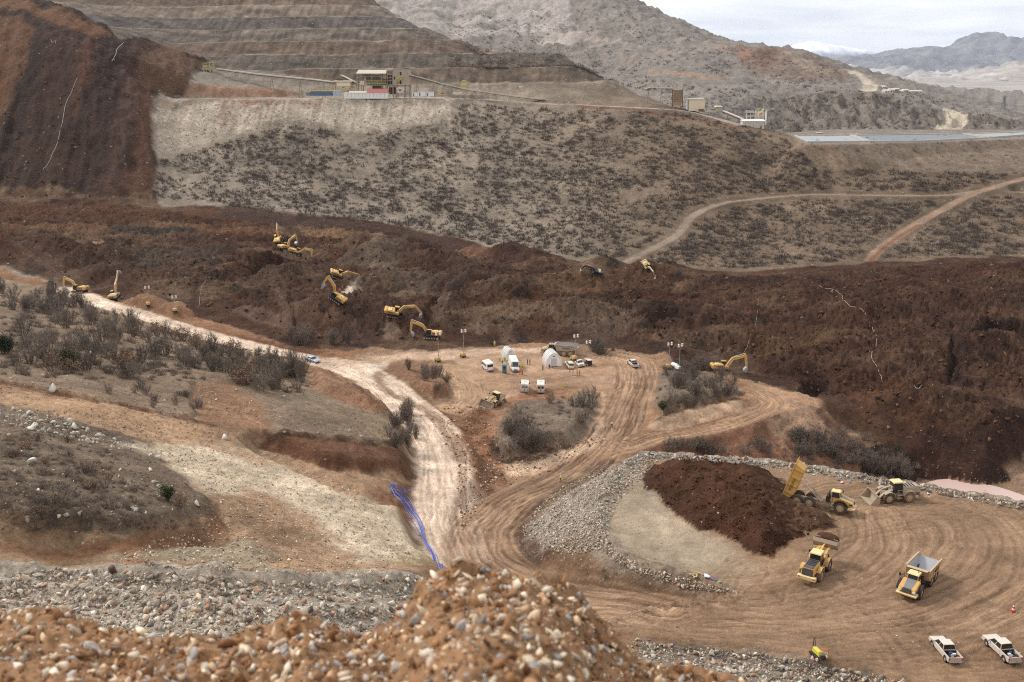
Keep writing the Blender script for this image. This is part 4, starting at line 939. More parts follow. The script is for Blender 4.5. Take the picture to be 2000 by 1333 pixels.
def water_material(name, rgb, rough):
    m = bpy.data.materials.new(name); m.use_nodes = True; b = m.node_tree.nodes['Principled BSDF']
    b.inputs['Base Color'].default_value = (*lin(*rgb), 1); b.inputs['Roughness'].default_value = rough; b.inputs['Specular IOR Level'].default_value = .5
    n = m.node_tree.nodes.new('ShaderNodeTexNoise'); n.inputs['Scale'].default_value = 1.2; n.inputs['Detail'].default_value = 3
    tc = m.node_tree.nodes.new('ShaderNodeTexCoord'); m.node_tree.links.new(tc.outputs['Object'], n.inputs['Vector'])
    bp = m.node_tree.nodes.new('ShaderNodeBump'); bp.inputs['Strength'].default_value = .12; bp.inputs['Distance'].default_value = .05
    m.node_tree.links.new(n.outputs['Fac'], bp.inputs['Height']); m.node_tree.links.new(bp.outputs[0], b.inputs['Normal'])
    return m
def flat_poly(name, pts, z, material, kind='structure', thick=.12):
    bm = bmesh.new(); vs = [bm.verts.new((x, y, z)) for x, y in pts]; f = bm.faces.new(vs)
    if f.normal.z < 0: f.normal_flip()
    r = bmesh.ops.extrude_face_region(bm, geom=[f]); bmesh.ops.translate(bm, vec=(0,0,-thick), verts=[v for v in r['geom'] if isinstance(v, bmesh.types.BMVert)])
    bmesh.ops.recalc_face_normals(bm, faces=bm.faces)
    me = bpy.data.meshes.new(name); bm.to_mesh(me); bm.free(); me.materials.append(material); o = link(name, me)
    if kind: o['kind'] = kind
    return o
silt = smooth_path([PZ(x, y, -92.8)[:2] for x, y in [(1790,968),(1800,948),(1830,938),(1862,934),(1895,938),(1920,945),(1950,952),(1990,965),(2040,985),(2200,1040),(2100,1080),(1850,1010)]], 4)[:-1]
flat_poly('silty_pond', silt, -92.75, water_material('silty_water', (196,168,156), .25))
# leach ponds: shallow basins with a low rim
for i, q in enumerate([[(1553,266),(1660,265),(1690,277),(1580,278)], [(1666,265),(1880,262),(1925,270),(1800,276),(1698,277)], [(1888,262),(1990,259),(2030,262),(1935,269)]]):
    w = [PZ(x, y, ponz+.35)[:2] for x, y in q]
    flat_poly('leach_pond', w, ponz+.35, water_material('pond_water' if i != 1 else 'pond_water_dark', (150,152,150) if i != 1 else (108,112,114), .5), thick=.3)
    P = np.array(w+[w[0]]); rimv = []
    bm = bmesh.new()
    for a, c in zip(P[:-1], P[1:]):
        dv = (c-a)/np.linalg.norm(c-a); nv = np.array([-dv[1], dv[0]])*.7
        q8 = [bm.verts.new((*(p), zz)) for zz in (ponz-.3, ponz+.8) for p in (a-nv, c-nv, c+nv, a+nv)]
        for f in ((0,1,2,3),(4,7,6,5),(0,4,5,1),(1,5,6,2),(2,6,7,3),(3,7,4,0)): bm.faces.new([q8[k] for k in f])
    bmesh.ops.recalc_face_normals(bm, faces=bm.faces)
    me = bpy.data.meshes.new('pond_rim'); bm.to_mesh(me); bm.free(); me.materials.append(mat('liner', (176,172,166), .6)); o = link('pond_rim', me); o['kind'] = 'structure'
# ------------------------------------------------------------------ rocks
def ico(sub):
    bm = bmesh.new(); bmesh.ops.create_icosphere(bm, subdivisions=sub, radius=1.0)
    V = np.array([v.co[:] for v in bm.verts]); F = np.array([[v.index for v in f.verts] for f in bm.faces]); bm.free(); return V, F
ICO1, ICO2 = ico(1), ico(2)
def rock_variant(base, seed, jag=.28):
    V, F = base; r = np.random.default_rng(seed); V = V.copy()
    for _ in range(11):                       # chop with planes: angular broken stone
        n = r.normal(size=3); n /= np.linalg.norm(n); d = r.uniform(.32, .74); k = V@n
        V = V - np.outer(np.maximum(k-d, 0), n)
    V *= (1+jag*.35*r.normal(size=(len(V),1))); V *= r.uniform([.8,.55,.38],[1.35,1.05,.8]); return V, F
ROCK1 = [rock_variant(ICO1, i, .62) for i in range(20)]; ROCK2 = [rock_variant(ICO2, 100+i, .3) for i in range(14)]
def rock_material(name, attr):
    m = bpy.data.materials.new(name); m.use_nodes = True; nt = m.node_tree; N = nt.nodes; L = nt.links; b = N['Principled BSDF']; b.inputs['Roughness'].default_value = .9; b.inputs['Specular IOR Level'].default_value = .2
    if attr: a = N.new('ShaderNodeAttribute'); a.attribute_name = 'tint'; src = a.outputs['Color']
    else:
        oi = N.new('ShaderNodeObjectInfo'); src = oi.outputs['Color']
    tc = N.new('ShaderNodeTexCoord'); n = N.new('ShaderNodeTexNoise'); n.inputs['Scale'].default_value = 3.0 if not attr else 6.0; n.inputs['Detail'].default_value = 8; n.inputs['Roughness'].default_value = .7
    L.new(tc.outputs['Object'], n.inputs['Vector'])
    r = N.new('ShaderNodeMapRange'); r.inputs[1].default_value = .3; r.inputs[2].default_value = .7; r.inputs[3].default_value = .72; r.inputs[4].default_value = 1.22; L.new(n.outputs['Fac'], r.inputs[0])
    mx = N.new('ShaderNodeVectorMath'); mx.operation = 'SCALE'; L.new(src, mx.inputs[0]); L.new(r.outputs[0], mx.inputs['Scale']); L.new(mx.outputs[0], b.inputs['Base Color'])
    bp = N.new('ShaderNodeBump'); bp.inputs['Strength'].default_value = .5; bp.inputs['Distance'].default_value = .05; L.new(n.outputs['Fac'], bp.inputs['Height']); L.new(bp.outputs[0], b.inputs['Normal'])
    return m
ROCKA, ROCKO = rock_material('broken_rock', True), rock_material('stone_surface', False)
def rotm(r, n):
    q = r.normal(size=(n,4)); q /= np.linalg.norm(q, axis=1, keepdims=True); a,b,c,d = q.T
    return np.stack([np.stack([1-2*(c*c+d*d),2*(b*c-a*d),2*(b*d+a*c)],-1), np.stack([2*(b*c+a*d),1-2*(b*b+d*d),2*(c*d-a*b)],-1), np.stack([2*(b*d-a*c),2*(c*d+a*b),1-2*(b*b+c*c)],-1)],1)
def tri_mesh(name, V, F, tint, material):
    me = bpy.data.meshes.new(name); me.vertices.add(len(V)); me.vertices.foreach_set('co', V.astype(np.float32).ravel())
    k = F.shape[1]; me.loops.add(len(F)*k); me.loops.foreach_set('vertex_index', F.astype(np.int32).ravel()); me.polygons.add(len(F))
    me.polygons.foreach_set('loop_start', np.arange(0, len(F)*k, k, dtype=np.int32)); me.polygons.foreach_set('loop_total', np.full(len(F), k, np.int32)); me.update(calc_edges=True)
    if tint is not None:
        a = me.attributes.new('tint', 'FLOAT_COLOR', 'POINT'); a.data.foreach_set('color', np.concatenate([tint, np.ones((len(V),1))], 1).astype(np.float32).ravel())
    me.materials.append(material); return me
def rock_stuff(name, P, size, cols, seed, variants=ROCK1, parent=None, sink=.25):
    r = np.random.default_rng(seed); n = len(P); R = rotm(r, n); vi = r.integers(0, len(variants), n); Vs, Fs, Ts = [], [], []; off = 0
    for k, (bv, bf) in enumerate(variants):
        m = np.nonzero(vi == k)[0]
        if not len(m): continue
        V = np.einsum('nij,vj->nvi', R[m], bv)*size[m][:,None,None]+P[m][:,None,:]; V[:,:,2] += (size[m]*(.45-sink))[:,None]
        F = bf[None]+(np.arange(len(m))*len(bv))[:,None,None]+off; off += len(m)*len(bv)
        Vs.append(V.reshape(-1,3)); Fs.append(F.reshape(-1,3)); Ts.append(np.repeat(cols[m], len(bv), 0))
    me = tri_mesh(name, np.concatenate(Vs), np.concatenate(Fs), np.concatenate(Ts), ROCKA)
    o = link(name, me, parent); o['kind'] = 'stuff'; return o
ROCKMESH = []
for k in range(10):
    V, F = ROCK2[k]; me = tri_mesh('stone_shape', V, F, None, ROCKO); ROCKMESH.append(me)
def rock_part(name, p, size, rgb, r, parent=None, sink=.2):
    o = link(name, ROCKMESH[r.integers(0, len(ROCKMESH))], parent, (p[0], p[1], p[2]+size*(.45-sink))); o.scale = (size,)*3
    o.rotation_euler = tuple(r.uniform(0, 6.28, 3)); o.color = (*rgb, 1); return o
def pal(r, n, colors, var=.16):
    c = np.array([lin(*x) for x in colors]); return c[r.integers(0, len(c), n)]*(1+var*r.normal(size=(n,1))).clip(.5,1.6)
def land_pts(px, py, ymin=45): return np.array([hit_on(Z, a, b, ymin) for a, b in zip(px, py)])
def in_px(r, n, poly):
    P = np.array(poly, float); x0, y0 = P.min(0); x1, y1 = P.max(0); out = []
    while len(out) < n:
        x = r.uniform(x0, x1, n*2); y = r.uniform(y0, y1, n*2); k = inside(x, y, P); out += list(zip(x[k], y[k]))
    a = np.array(out[:n]); return a[:,0], a[:,1]
GREY = [(184,173,158),(164,153,140),(202,191,175),(146,135,122),(192,172,146),(214,204,188),(170,136,112),(124,112,100)]
CREAM = [(226,206,176),(212,182,146),(192,152,116),(182,172,162),(232,216,192),(216,194,170),(160,124,92),(150,142,134)]

def rubble(name, label, poly, n, smin, smax, seed, npart=0, colors=GREY, pw=3.0, ymin=45, struct=True):
    r = np.random.default_rng(seed); px, py = in_px(r, n, poly); P = land_pts(px, py, ymin)
    size = smin*(smax/smin)**(r.random(n)**pw); cols = pal(r, n, colors)
    app = size/np.maximum(P[:,1], 1); order = np.argsort(-app)
    root = bpy.data.objects.new(name, None); COL.objects.link(root); c0 = P.mean(0); root.location = tuple(c0)
    tag(root, label, 'rubble')
    big = order[:npart]; rest = order[npart:]
    for i in big: o = rock_part('stone', P[i]-c0, size[i], cols[i], r, root)
    if len(rest): rock_stuff('small_stones', P[rest]-c0, size[rest], cols[rest], seed+1, parent=root)
    return root
rubble('rubble_terrace', 'grey broken rock terraces at the lower left, behind the brown gravel mound', [(-40,1132),(90,1112),(200,1114),(400,1124),(560,1140),(700,1138),(770,1128),(830,1120),(850,1160),(840,1240),(700,1290),(-40,1290)], 15000, .05, .5, 301, 290, GREY, 4.0)
rubble('rubble_bank', 'grey rock bank along the near edge of the pad, below the yellow crawler', [(1235,1248),(1320,1262),(1420,1270),(1520,1282),(1600,1300),(1680,1315),(1760,1330),(1800,1350),(1300,1350),(1230,1290)], 2600, .09, .5, 305, 200, GREY, 3.2, ymin=75)
rubble('rubble_slope', 'pale broken rock slope curving round the left end of the pad', [(1250,890),(1290,896),(1240,950),(1205,985),(1190,1030),(1190,1070),(1120,1085),(1060,1072),(1025,1050),(1020,1030),(1050,990),(1100,950),(1160,922)], 12000, .06, .34, 309, 120, [(190,178,160),(170,158,142),(206,196,180),(152,136,118),(132,112,92)], 3.2)
rubble('rubble_windrow', 'long row of white rocks along the back rim of the pad', [(1250,884),(1330,889),(1420,894),(1510,902),(1600,914),(1690,930),(1760,941),(1830,953),(1920,968),(2000,984),(2040,992),(2040,1004),(1920,982),(1830,966),(1690,944),(1600,927),(1510,914),(1420,904),(1330,899),(1250,896)], 1500, .1, .62, 313, 200, [(190,182,168),(170,158,144),(204,196,182),(140,124,108),(150,134,116)], 3.0)
rubble('rubble_berm', 'low brown stony berm along the lower left edge of the pad', [(1180,1050),(1215,1085),(1275,1112),(1340,1130),(1420,1150),(1440,1160),(1340,1150),(1240,1118),(1190,1090),(1165,1050)], 700, .1, .35, 317, 30, GREY)
rubble('scree', 'scattered pale stones over the cream cut slope', [(300,880),(520,880),(700,950),(830,1090),(700,1130),(420,1115),(200,1100),(440,1000),(400,930)], 6500, .05, .26, 321, 0, CREAM+[(150,124,96),(130,108,84)], 3)
rubble('loose_stones', 'white stones strewn along the upper edge of the left shrub mound', [(0,795),(100,810),(170,840),(300,880),(320,900),(240,880),(100,850),(0,825)], 420, .1, .7, 325, 24, [(206,198,184),(190,180,164)], 3)
rubble('loose_stones', 'pale stones strewn over the left shrub mound', [(0,830),(240,880),(400,990),(380,1010),(0,1020)], 260, .08, .6, 327, 10, [(196,188,174),(176,166,150)], 3.5)
rubble('loose_stones', 'pale stones scattered in the grassy hill', [(0,600),(300,680),(500,750),(800,860),(540,850),(370,800),(0,745)], 500, .08, .5, 329, 6, [(196,188,174),(176,166,150)], 4)
rubble('spoil_clods', 'brown clods on the tipped spoil heap', [(1262,915),(1360,910),(1480,928),(1560,990),(1620,1020),(1560,1056),(1505,1085),(1430,1056),(1330,1012),(1270,955)], 1500, .08, .4, 331, 0, [(74,46,30),(60,37,25),(88,60,42)], 3)
rubble('bank_stones', 'pale stones along the crest of the bank under the first shrub island', [(960,890),(1000,905),(1060,890),(1130,870),(1160,850),(1180,860),(1120,890),(1040,920),(970,940),(930,1000),(905,1040),(900,1000),(940,930)], 900, .08, .4, 333, 10, CREAM, 3.5)
rubble('slide_clods', 'brown clods and boulders strewn over the dark slide', [(0,450),(430,440),(800,480),(1100,530),(1450,560),(1700,540),(2000,530),(2000,860),(1850,880),(1700,840),(1560,750),(1300,690),(900,670),(560,670),(200,560),(0,515)], 4500, .15, 1.3, 341, 0, [(84,56,38),(64,42,29),(104,80,60),(52,36,27),(92,62,42)], 4.5, ymin=200)
rubble('slide_clods', 'brown clods on the collapsed slope at the upper left', [(0,60),(120,60),(290,110),(370,150),(290,200),(295,385),(0,385)], 500, .3, 1.2, 343, 0, [(84,56,38),(60,40,28),(110,78,54)], 4, ymin=430)
rubble('bank_gravel', 'pale gravel on the stony bank under the plant', [(298,198),(560,198),(870,192),(880,235),(700,255),(560,240),(430,270),(330,305),(298,305)], 2600, .2, .8, 345, 0, [(196,184,166),(176,162,144),(150,136,120)], 3.5, ymin=520)
rubble('roadside_stones', 'broken soil and stones along the banks between the roads', [(880,790),(960,800),(975,890),(1180,850),(1190,870),(1080,920),(960,960),(900,1040),(890,900),(840,820)], 2600, .08, .5, 347, 0, [(176,140,110),(150,108,78),(196,170,142),(120,84,60)], 4)
# single boulders one can point at
for (x, y, sz, lb) in [(103,763,1.0,'white boulder in the grass above the left end of the tan cut'), (146,838,1.0,'white boulder above the shrub mound, larger of two'), (438,859,.9,'lone white boulder in the middle of the tan cut'),
                       (64,905,.9,'flat white boulder on the left shrub mound'), (386,987,.55,'white boulder at the right tip of the shrub mound'), (232,933,.5,'pale boulder in the middle of the shrub mound'),
                       (220,1118,.85,'dark brown boulder standing on the upper rubble terrace'), (698,1145,.8,'pale boulder at the right end of the rubble terraces'), (1588,1262+26,.5,'pinkish boulder on the near rock bank')]:
    r = np.random.default_rng(int(x)); p = hit_on(Z, x, y)
    c = (92,76,62) if 'dark' in lb else ((206,176,160) if 'pink' in lb else (214,206,192))
    o = rock_part('boulder', p, sz, lin(*c), r, sink=.15); tag(o, lb, 'boulder')

# ------------------------------------------------------------------ gravel mound right in front of the camera (out of focus)
prof = [(-300,1190),(0,1176),(80,1173),(140,1190),(200,1214),(300,1212),(420,1228),(560,1206),(590,1190),(640,1198),(700,1208),(760,1196),(800,1152),(850,1118),(900,1104),(985,1100),(1065,1106),(1115,1130),(1150,1162),(1180,1206),(1230,1254),(1290,1276),(1350,1290),(1420,1304),(1480,1326),(1560,1350),(1800,1400),(2300,1480)]
pr = np.array(prof, float); ss = np.linspace(-.72, .62, 620)
dep = PITCH+np.arctan((np.interp(ss, (pr[:,0]-1000)/FPX/.898, pr[:,1])+26-666.5)/FPX)      # .898: forward part of a ray this steep
Yc = 6.2+.5*np.sin(ss*7)+.3*fbm(ss*6, ss*0, 3, 401); zc = -np.tan(dep)*Yc
ts = np.concatenate([np.linspace(0, 1, 150), 1+np.linspace(0, 1, 60)[1:]**1.3*.6])
T, SS = np.meshgrid(ts, ss, indexing='ij')
Yg = np.where(T <= 1, 2.6+(Yc-2.6)*T, Yc+(T-1)*6.0); Xg = SS*Yg
g_ = .40
rnd = np.sqrt((Yc-Yg)**2+.12)-.35
zg = np.where(Yg <= Yc, zc+rnd*g_*1.0, zc-(Yg-Yc)*1.15)
zg = np.where(Yg <= Yc, np.minimum(zg, np.maximum(zg, -9)), zg)
bump = .16*fbm(Xg/.8, Yg/.8, 4, 403)+.07*ridged(Xg/.3, Yg/.3, 4, 404)+.035*fbm(Xg/.07, Yg/.07, 3, 405)
zg = zg+bump*np.where(T > 1, .6, 1)
ct = np.array(lin(140,106,76))*(1+.55*fbm(Xg/.5, Yg/.5, 5, 406)+.3*fbm(Xg/.08, Yg/.08, 3, 407))[...,None]
ix = np.arange(zg.size).reshape(zg.shape); F = np.stack([ix[:-1,:-1], ix[:-1,1:], ix[1:,1:], ix[1:,:-1]], -1).reshape(-1,4)
gm = grid_mesh('gravel_mound', np.stack([Xg, Yg, zg], -1).reshape(-1,3), F, {'tint': ct.reshape(-1,3).clip(.01,.9)}, ROCKA)
def mound_z(x, y):
    s = x/y; j = int(np.clip((s-ss[0])/(ss[1]-ss[0]), 0, len(ss)-1)); col = Yg[:,j]; i = int(np.clip(np.searchsorted(col, y), 0, len(col)-1)); return zg[i, j]
r = np.random.default_rng(410); n = 26000
t = r.random(n)**.8; s_ = r.uniform(-.7, .5, n); y = np.interp(s_, ss, Yc); y = 2.7+(y-2.7)*t*1.04; x = s_*y
size = .005*(.062/.005)**(r.random(n)**2.9); z = np.array([mound_z(a, b) for a, b in zip(x, y)])
dv = r.random(n); tintc = pal(r, n, CREAM, .15); soil = pal(r, n, [(146,104,70),(160,118,82),(120,82,54)], .15); tintc[dv < .36] = soil[dv < .36]
P = np.stack([x, y, z], -1); order = np.argsort(-size/y*(1-.8*(dv < .36)))
for i in order[:290]: rock_part('stone', P[i], size[i], tintc[i], r, gm, sink=.3)
rock_stuff('small_stones', P[order[290:]], size[order[290:]], tintc[order[290:]], 411, parent=gm)
for (px_, py_, sz) in [(1338,1292,.125),(1018+300,1300,.05),(905,1230,.07),(815,1215,.075),(175,1265,.085),(380,1285,.075),(690,1240,.06),(930,1215,.06),(775,1310,.07),(1160,1270,.05)]:
    a, yy, w = ray(px_, py_); k = None
    for Yt in np.linspace(3, 7.2, 300):
        if mound_z(a/yy*Yt, Yt) >= w/yy*Yt: k = Yt; break
    if k: rock_part('stone', (a/yy*k, k, w/yy*k), sz, lin(*[(214,196,166),(206,192,176),(180,172,164)][int(px_) % 3]), r, gm, sink=.35)
# ------------------------------------------------------------------ shrubs
def plant_material(name, c0, c1):
    m = bpy.data.materials.new(name); m.use_nodes = True; nt = m.node_tree; N = nt.nodes; L = nt.links; b = N['Principled BSDF']; b.inputs['Roughness'].default_value = .9; b.inputs['Specular IOR Level'].default_value = .1
    oi = N.new('ShaderNodeObjectInfo'); tc = N.new('ShaderNodeTexCoord'); n = N.new('ShaderNodeTexNoise'); n.inputs['Scale'].default_value = .9; n.inputs['Detail'].default_value = 3; L.new(tc.outputs['Object'], n.inputs['Vector'])
    ad = N.new('ShaderNodeMath'); ad.operation = 'MULTIPLY_ADD'; L.new(oi.outputs['Random'], ad.inputs[0]); ad.inputs[1].default_value = .6; L.new(n.outputs['Fac'], ad.inputs[2])
    r = N.new('ShaderNodeMapRange'); r.inputs[1].default_value = .35; r.inputs[2].default_value = 1.25; L.new(ad.outputs[0], r.inputs[0])
    mx = N.new('ShaderNodeMixRGB'); mx.inputs[1].default_value = (*lin(*c0), 1); mx.inputs[2].default_value = (*lin(*c1), 1); L.new(r.outputs[0], mx.inputs[0]); L.new(mx.outputs[0], b.inputs['Base Color'])
    return m
TWIG = plant_material('twigs', (90,79,72), (142,127,114)); BARK = plant_material('bark', (70,60,52), (100,88,76)); OAK = plant_material('dry_leaves', (112,86,68), (150,120,96)); SCRUB = plant_material('scrub_twigs', (80,70,64), (120,107,97)); LEAF = plant_material('green_leaves', (30,42,22), (62,80,40))
def ribbon(V, F, a, b, w0, w1, r):
    d = b-a; n = np.cross(d, r.normal(size=3)); n /= (np.linalg.norm(n)+1e-9); i = len(V)
    V += [a-n*w0, a+n*w0, b+n*w1, b-n*w1]; F.append([i, i+1, i+2, i+3])
def bush_mesh(name, seed, H=2.4, R=1.6, stems=16, twigs=10, w=.03, leaf=0, leafmat=None, spread=.9):
    r = np.random.default_rng(seed); V, F = [], []; VL, FL = [], []
    for i in range(stems):
        a = r.uniform(0, 2*np.pi); q = r.random()**.6; tip = np.array([math.cos(a)*R*q*spread, math.sin(a)*R*q*spread, H*(1-.45*q*q)*r.uniform(.75, 1.05)])
        base = np.array([math.cos(a)*R*.25*q, math.sin(a)*R*.25*q, -.15]); mid = base*.4+tip*.6+r.normal(size=3)*.12*H*.4; mid[2] += .1
        ribbon(V, F, base, mid, w*1.6, w, r); ribbon(V, F, mid, tip, w, w*.4, r)
        for k in range(twigs):
            t = r.uniform(.25, 1.0); p = base+(mid-base)*t/.6 if t < .6 else mid+(tip-mid)*(t-.6)/.4
            d = r.normal(size=3); d[2] = abs(d[2])*.7+.35; d += (p-base)*.3; d /= np.linalg.norm(d); L_ = r.uniform(.25, .6)*H*.42
            e = p+d*L_; ribbon(V, F, p, e, w*.75, w*.25, r)
            e2 = p+d*L_*.5+r.normal(size=3)*.16*H*.6; ribbon(V, F, p+d*L_*.4, e2, w*.6, w*.2, r)
            for _ in range(leaf):
                c = p+d*L_*r.uniform(.3, 1.1)+r.normal(size=3)*.09*H; u = r.normal(size=3); u /= np.linalg.norm(u); v = np.cross(u, r.normal(size=3)); v /= np.linalg.norm(v)+1e-9; s = r.uniform(.5, 1)*.085*H**.4
                i0 = len(VL); VL += [c-u*s, c+v*s*.7, c+u*s, c-v*s*.7]; FL.append([i0, i0+1, i0+2, i0+3])
    V = np.array(V); F = np.array(F); nF = len(F)
    if VL: F = np.concatenate([F, np.array(FL)+len(V)]); V = np.concatenate([V, np.array(VL)])
    me = tri_mesh(name, V, F, None, TWIG)
    if VL:
        me.materials.append(leafmat); mi = np.zeros(len(F), np.int32); mi[nF:] = 1; me.polygons.foreach_set('material_index', mi)
    return me
BARE = [bush_mesh('bare_twigs', 500+i, H=2.6, R=1.9, stems=24, twigs=13, w=.026) for i in range(6)]
TALL = [bush_mesh('bare_upright_twigs', 520+i, H=3.6, R=1.5, stems=26, twigs=13, w=.028, spread=.75) for i in range(4)]
DRY = [bush_mesh('dry_leaf_twigs', 540+i, H=2.5, R=1.7, stems=18, twigs=9, w=.03, leaf=3, leafmat=OAK) for i in range(3)]
GREEN = [bush_mesh('evergreen_twigs', 560+i, H=2.4, R=1.5, stems=22, twigs=10, w=.03, leaf=7, leafmat=LEAF) for i in range(3)]
NB = [0]
def bush(kind, px, py, sc, label, group=None, zs=1.0, ymin=45):
    r = np.random.default_rng(NB[0]+9000); NB[0] += 1
    p = hit_on(Z, px, py, ymin); me = kind[r.integers(0, len(kind))]
    o = link({'g': 'evergreen_shrub'}.get(group, 'shrub') if kind is GREEN else 'shrub', me, None, p)
    if kind is GREEN: o.name = 'evergreen_shrub'
    o.scale = (sc, sc, sc*zs); o.rotation_euler = (r.uniform(-.1,.1), r.uniform(-.1,.1), r.uniform(0, 6.28)); tag(o, label, 'shrub', group); return o
def thicket(n, poly, s0, s1, label, group, seed, kinds=(BARE,), ymin=45, zs=1.0):
    r = np.random.default_rng(seed); xs, ys = in_px(r, n, poly)
    qx, qy = np.quantile(xs, [.33,.67]), np.median(ys)
    for x, y in zip(xs, ys):
        kd = kinds[r.integers(0, len(kinds))]; s = r.uniform(s0, s1); lb = label
        if n > 9:
            where = ['left', 'middle', 'right'][int(np.searchsorted(qx, x))]; hgt = 'upper' if y < qy else 'lower'
            look = {id(BARE): 'rounded', id(TALL): 'upright', id(DRY): 'russet'}[id(kd)]
            lb = ' '.join([('big' if s > (s0+s1)/2 else 'small'), look]+label.split())
            lb = ' '.join(lb.split()[:12])+', '+hgt+' '+where
        bush(kd, x, y, s, lb, group, zs*r.uniform(.8, 1.15), ymin)
thicket(84, [(150,600),(240,620),(330,650),(420,680),(500,700),(596,715),(604,750),(560,772),(480,762),(380,720),(300,700),(250,680),(180,640)], 1.15, 1.9, 'grey-brown shrub in the thicket under the pale road', 'shrubs in the thicket under the pale road', 601, (BARE, BARE, BARE, TALL, BARE, DRY))
thicket(34, [(0,560),(100,570),(200,600),(180,640),(80,620),(0,610)], 1.1, 1.8, 'shrub near the crest of the grassy hill', 'shrubs at the crest of the grassy hill', 602, (BARE, BARE, TALL))
thicket(40, [(30,640),(120,620),(220,660),(300,720),(280,760),(150,730),(60,740),(0,700)], 1.0, 1.8, 'shrub on the grassy hill near the evergreen', 'shrubs round the evergreen on the hill', 603, (BARE, BARE, BARE, BARE, DRY))
thicket(16, [(280,750),(360,770),(400,800),(300,800),(200,770)], .4, .8, 'bare shrub on open grass above the tan cut', 'small shrubs above the tan cut', 604)
thicket(30, [(0,840),(100,840),(190,880),(260,960),(230,1010),(60,1030),(0,1030)], .45, .9, 'low shrub on the lower-left mound', 'low shrubs on the lower-left mound', 605, (BARE,BARE,DRY), zs=.65)
thicket(10, [(760,830),(812,820),(815,870),(780,880),(750,860)], .7, 1.2, 'bare shrub at the brown cut beside the pale road', 'shrubs at the brown cut', 606, (BARE, TALL))
thicket(3, [(785,815),(800,810),(808,850),(790,850)], 1.3, 1.5, 'tall bare tree-like shrub beside the bend of the pale road', 'tall shrubs at the bend', 607, (TALL,))
thicket(22, [(975,850),(1010,820),(1060,870),(1130,850),(1110,800),(1160,780),(1150,840),(1080,880),(990,890)], 1.0, 1.7, 'bare shrub on the first scrub island', 'shrubs on the first island', 608)
thicket(26, [(1280,740),(1340,722),(1430,745),(1440,770),(1380,785),(1300,800),(1275,770)], 1.1, 1.7, 'bare shrub on the second scrub island', 'shrubs on the second island', 609)
thicket(9, [(795,720),(870,735),(878,770),(850,780),(820,745)], 1.0, 1.5, 'bare shrub on the brown mound right of the pale junction', 'shrubs on the brown mound', 610, (BARE, TALL))
thicket(10, [(530,665),(640,668),(700,665),(690,672),(560,676)], 1.3, 1.8, 'bare grey shrub against the slide above the road', 'shrubs against the slide', 611, (TALL,), ymin=200)
thicket(5, [(1150,684),(1200,688),(1190,694),(1155,692)], 1.5, 2.1, 'pale bare shrub behind the camp beside the dump truck', 'shrubs behind the camp', 612)
thicket(7, [(1290,705),(1400,720),(1390,728),(1300,716)], 1.2,1.7, 'bare shrub at the edge of the camp beside the light towers', 'shrubs by the light towers', 613)
thicket(42, [(1560,840),(1600,850),(1680,885),(1780,925),(1790,940),(1700,925),(1600,905),(1540,880)], 1.0, 1.7, 'bare shrub on the spur flank behind the pad', 'shrubs on the spur flank', 614, ymin=165)
thicket(16, [(1290,875),(1440,870),(1540,870),(1520,895),(1400,892),(1300,888)], 1.0, 1.5, 'bare shrub on the red slope behind the pad', 'shrubs on the red slope', 615, ymin=165)
thicket(5, [(1640,840),(1700,860),(1760,890),(1740,900)], .6, .9, 'bare shrub at the foot of the slide', 'shrubs at the foot of the slide', 616, ymin=165)
for kd, x, y, sc, lb, ym in [(GREEN,12,692,1.5,'round evergreen shrub at the left edge of the grassy hill',45),(GREEN,136,722,1.55,'tall dark evergreen beside a russet shrub on the grassy hill',45),(DRY,104,726,1.5,'russet dry-leaved shrub left of the dark evergreen',45),
        (GREEN,325,978,.75,'small bright green bush on the lower-left mound',45),(DRY,350,990,.7,'reddish dry shrub beside the small green bush',45),(GREEN,1296,800,.9,'dark evergreen shrub on the second scrub island',45),(GREEN,1752,885,.8,'dark evergreen shrub at the foot of the slide',165),
        (DRY,1075,788,1.0,'reddish bare shrub between the parked vans and the first island',45),(DRY,1230,885,.01,'',45)]:
    if lb:
        o = bush(kd, x, y, sc, lb, None, ymin=ym)

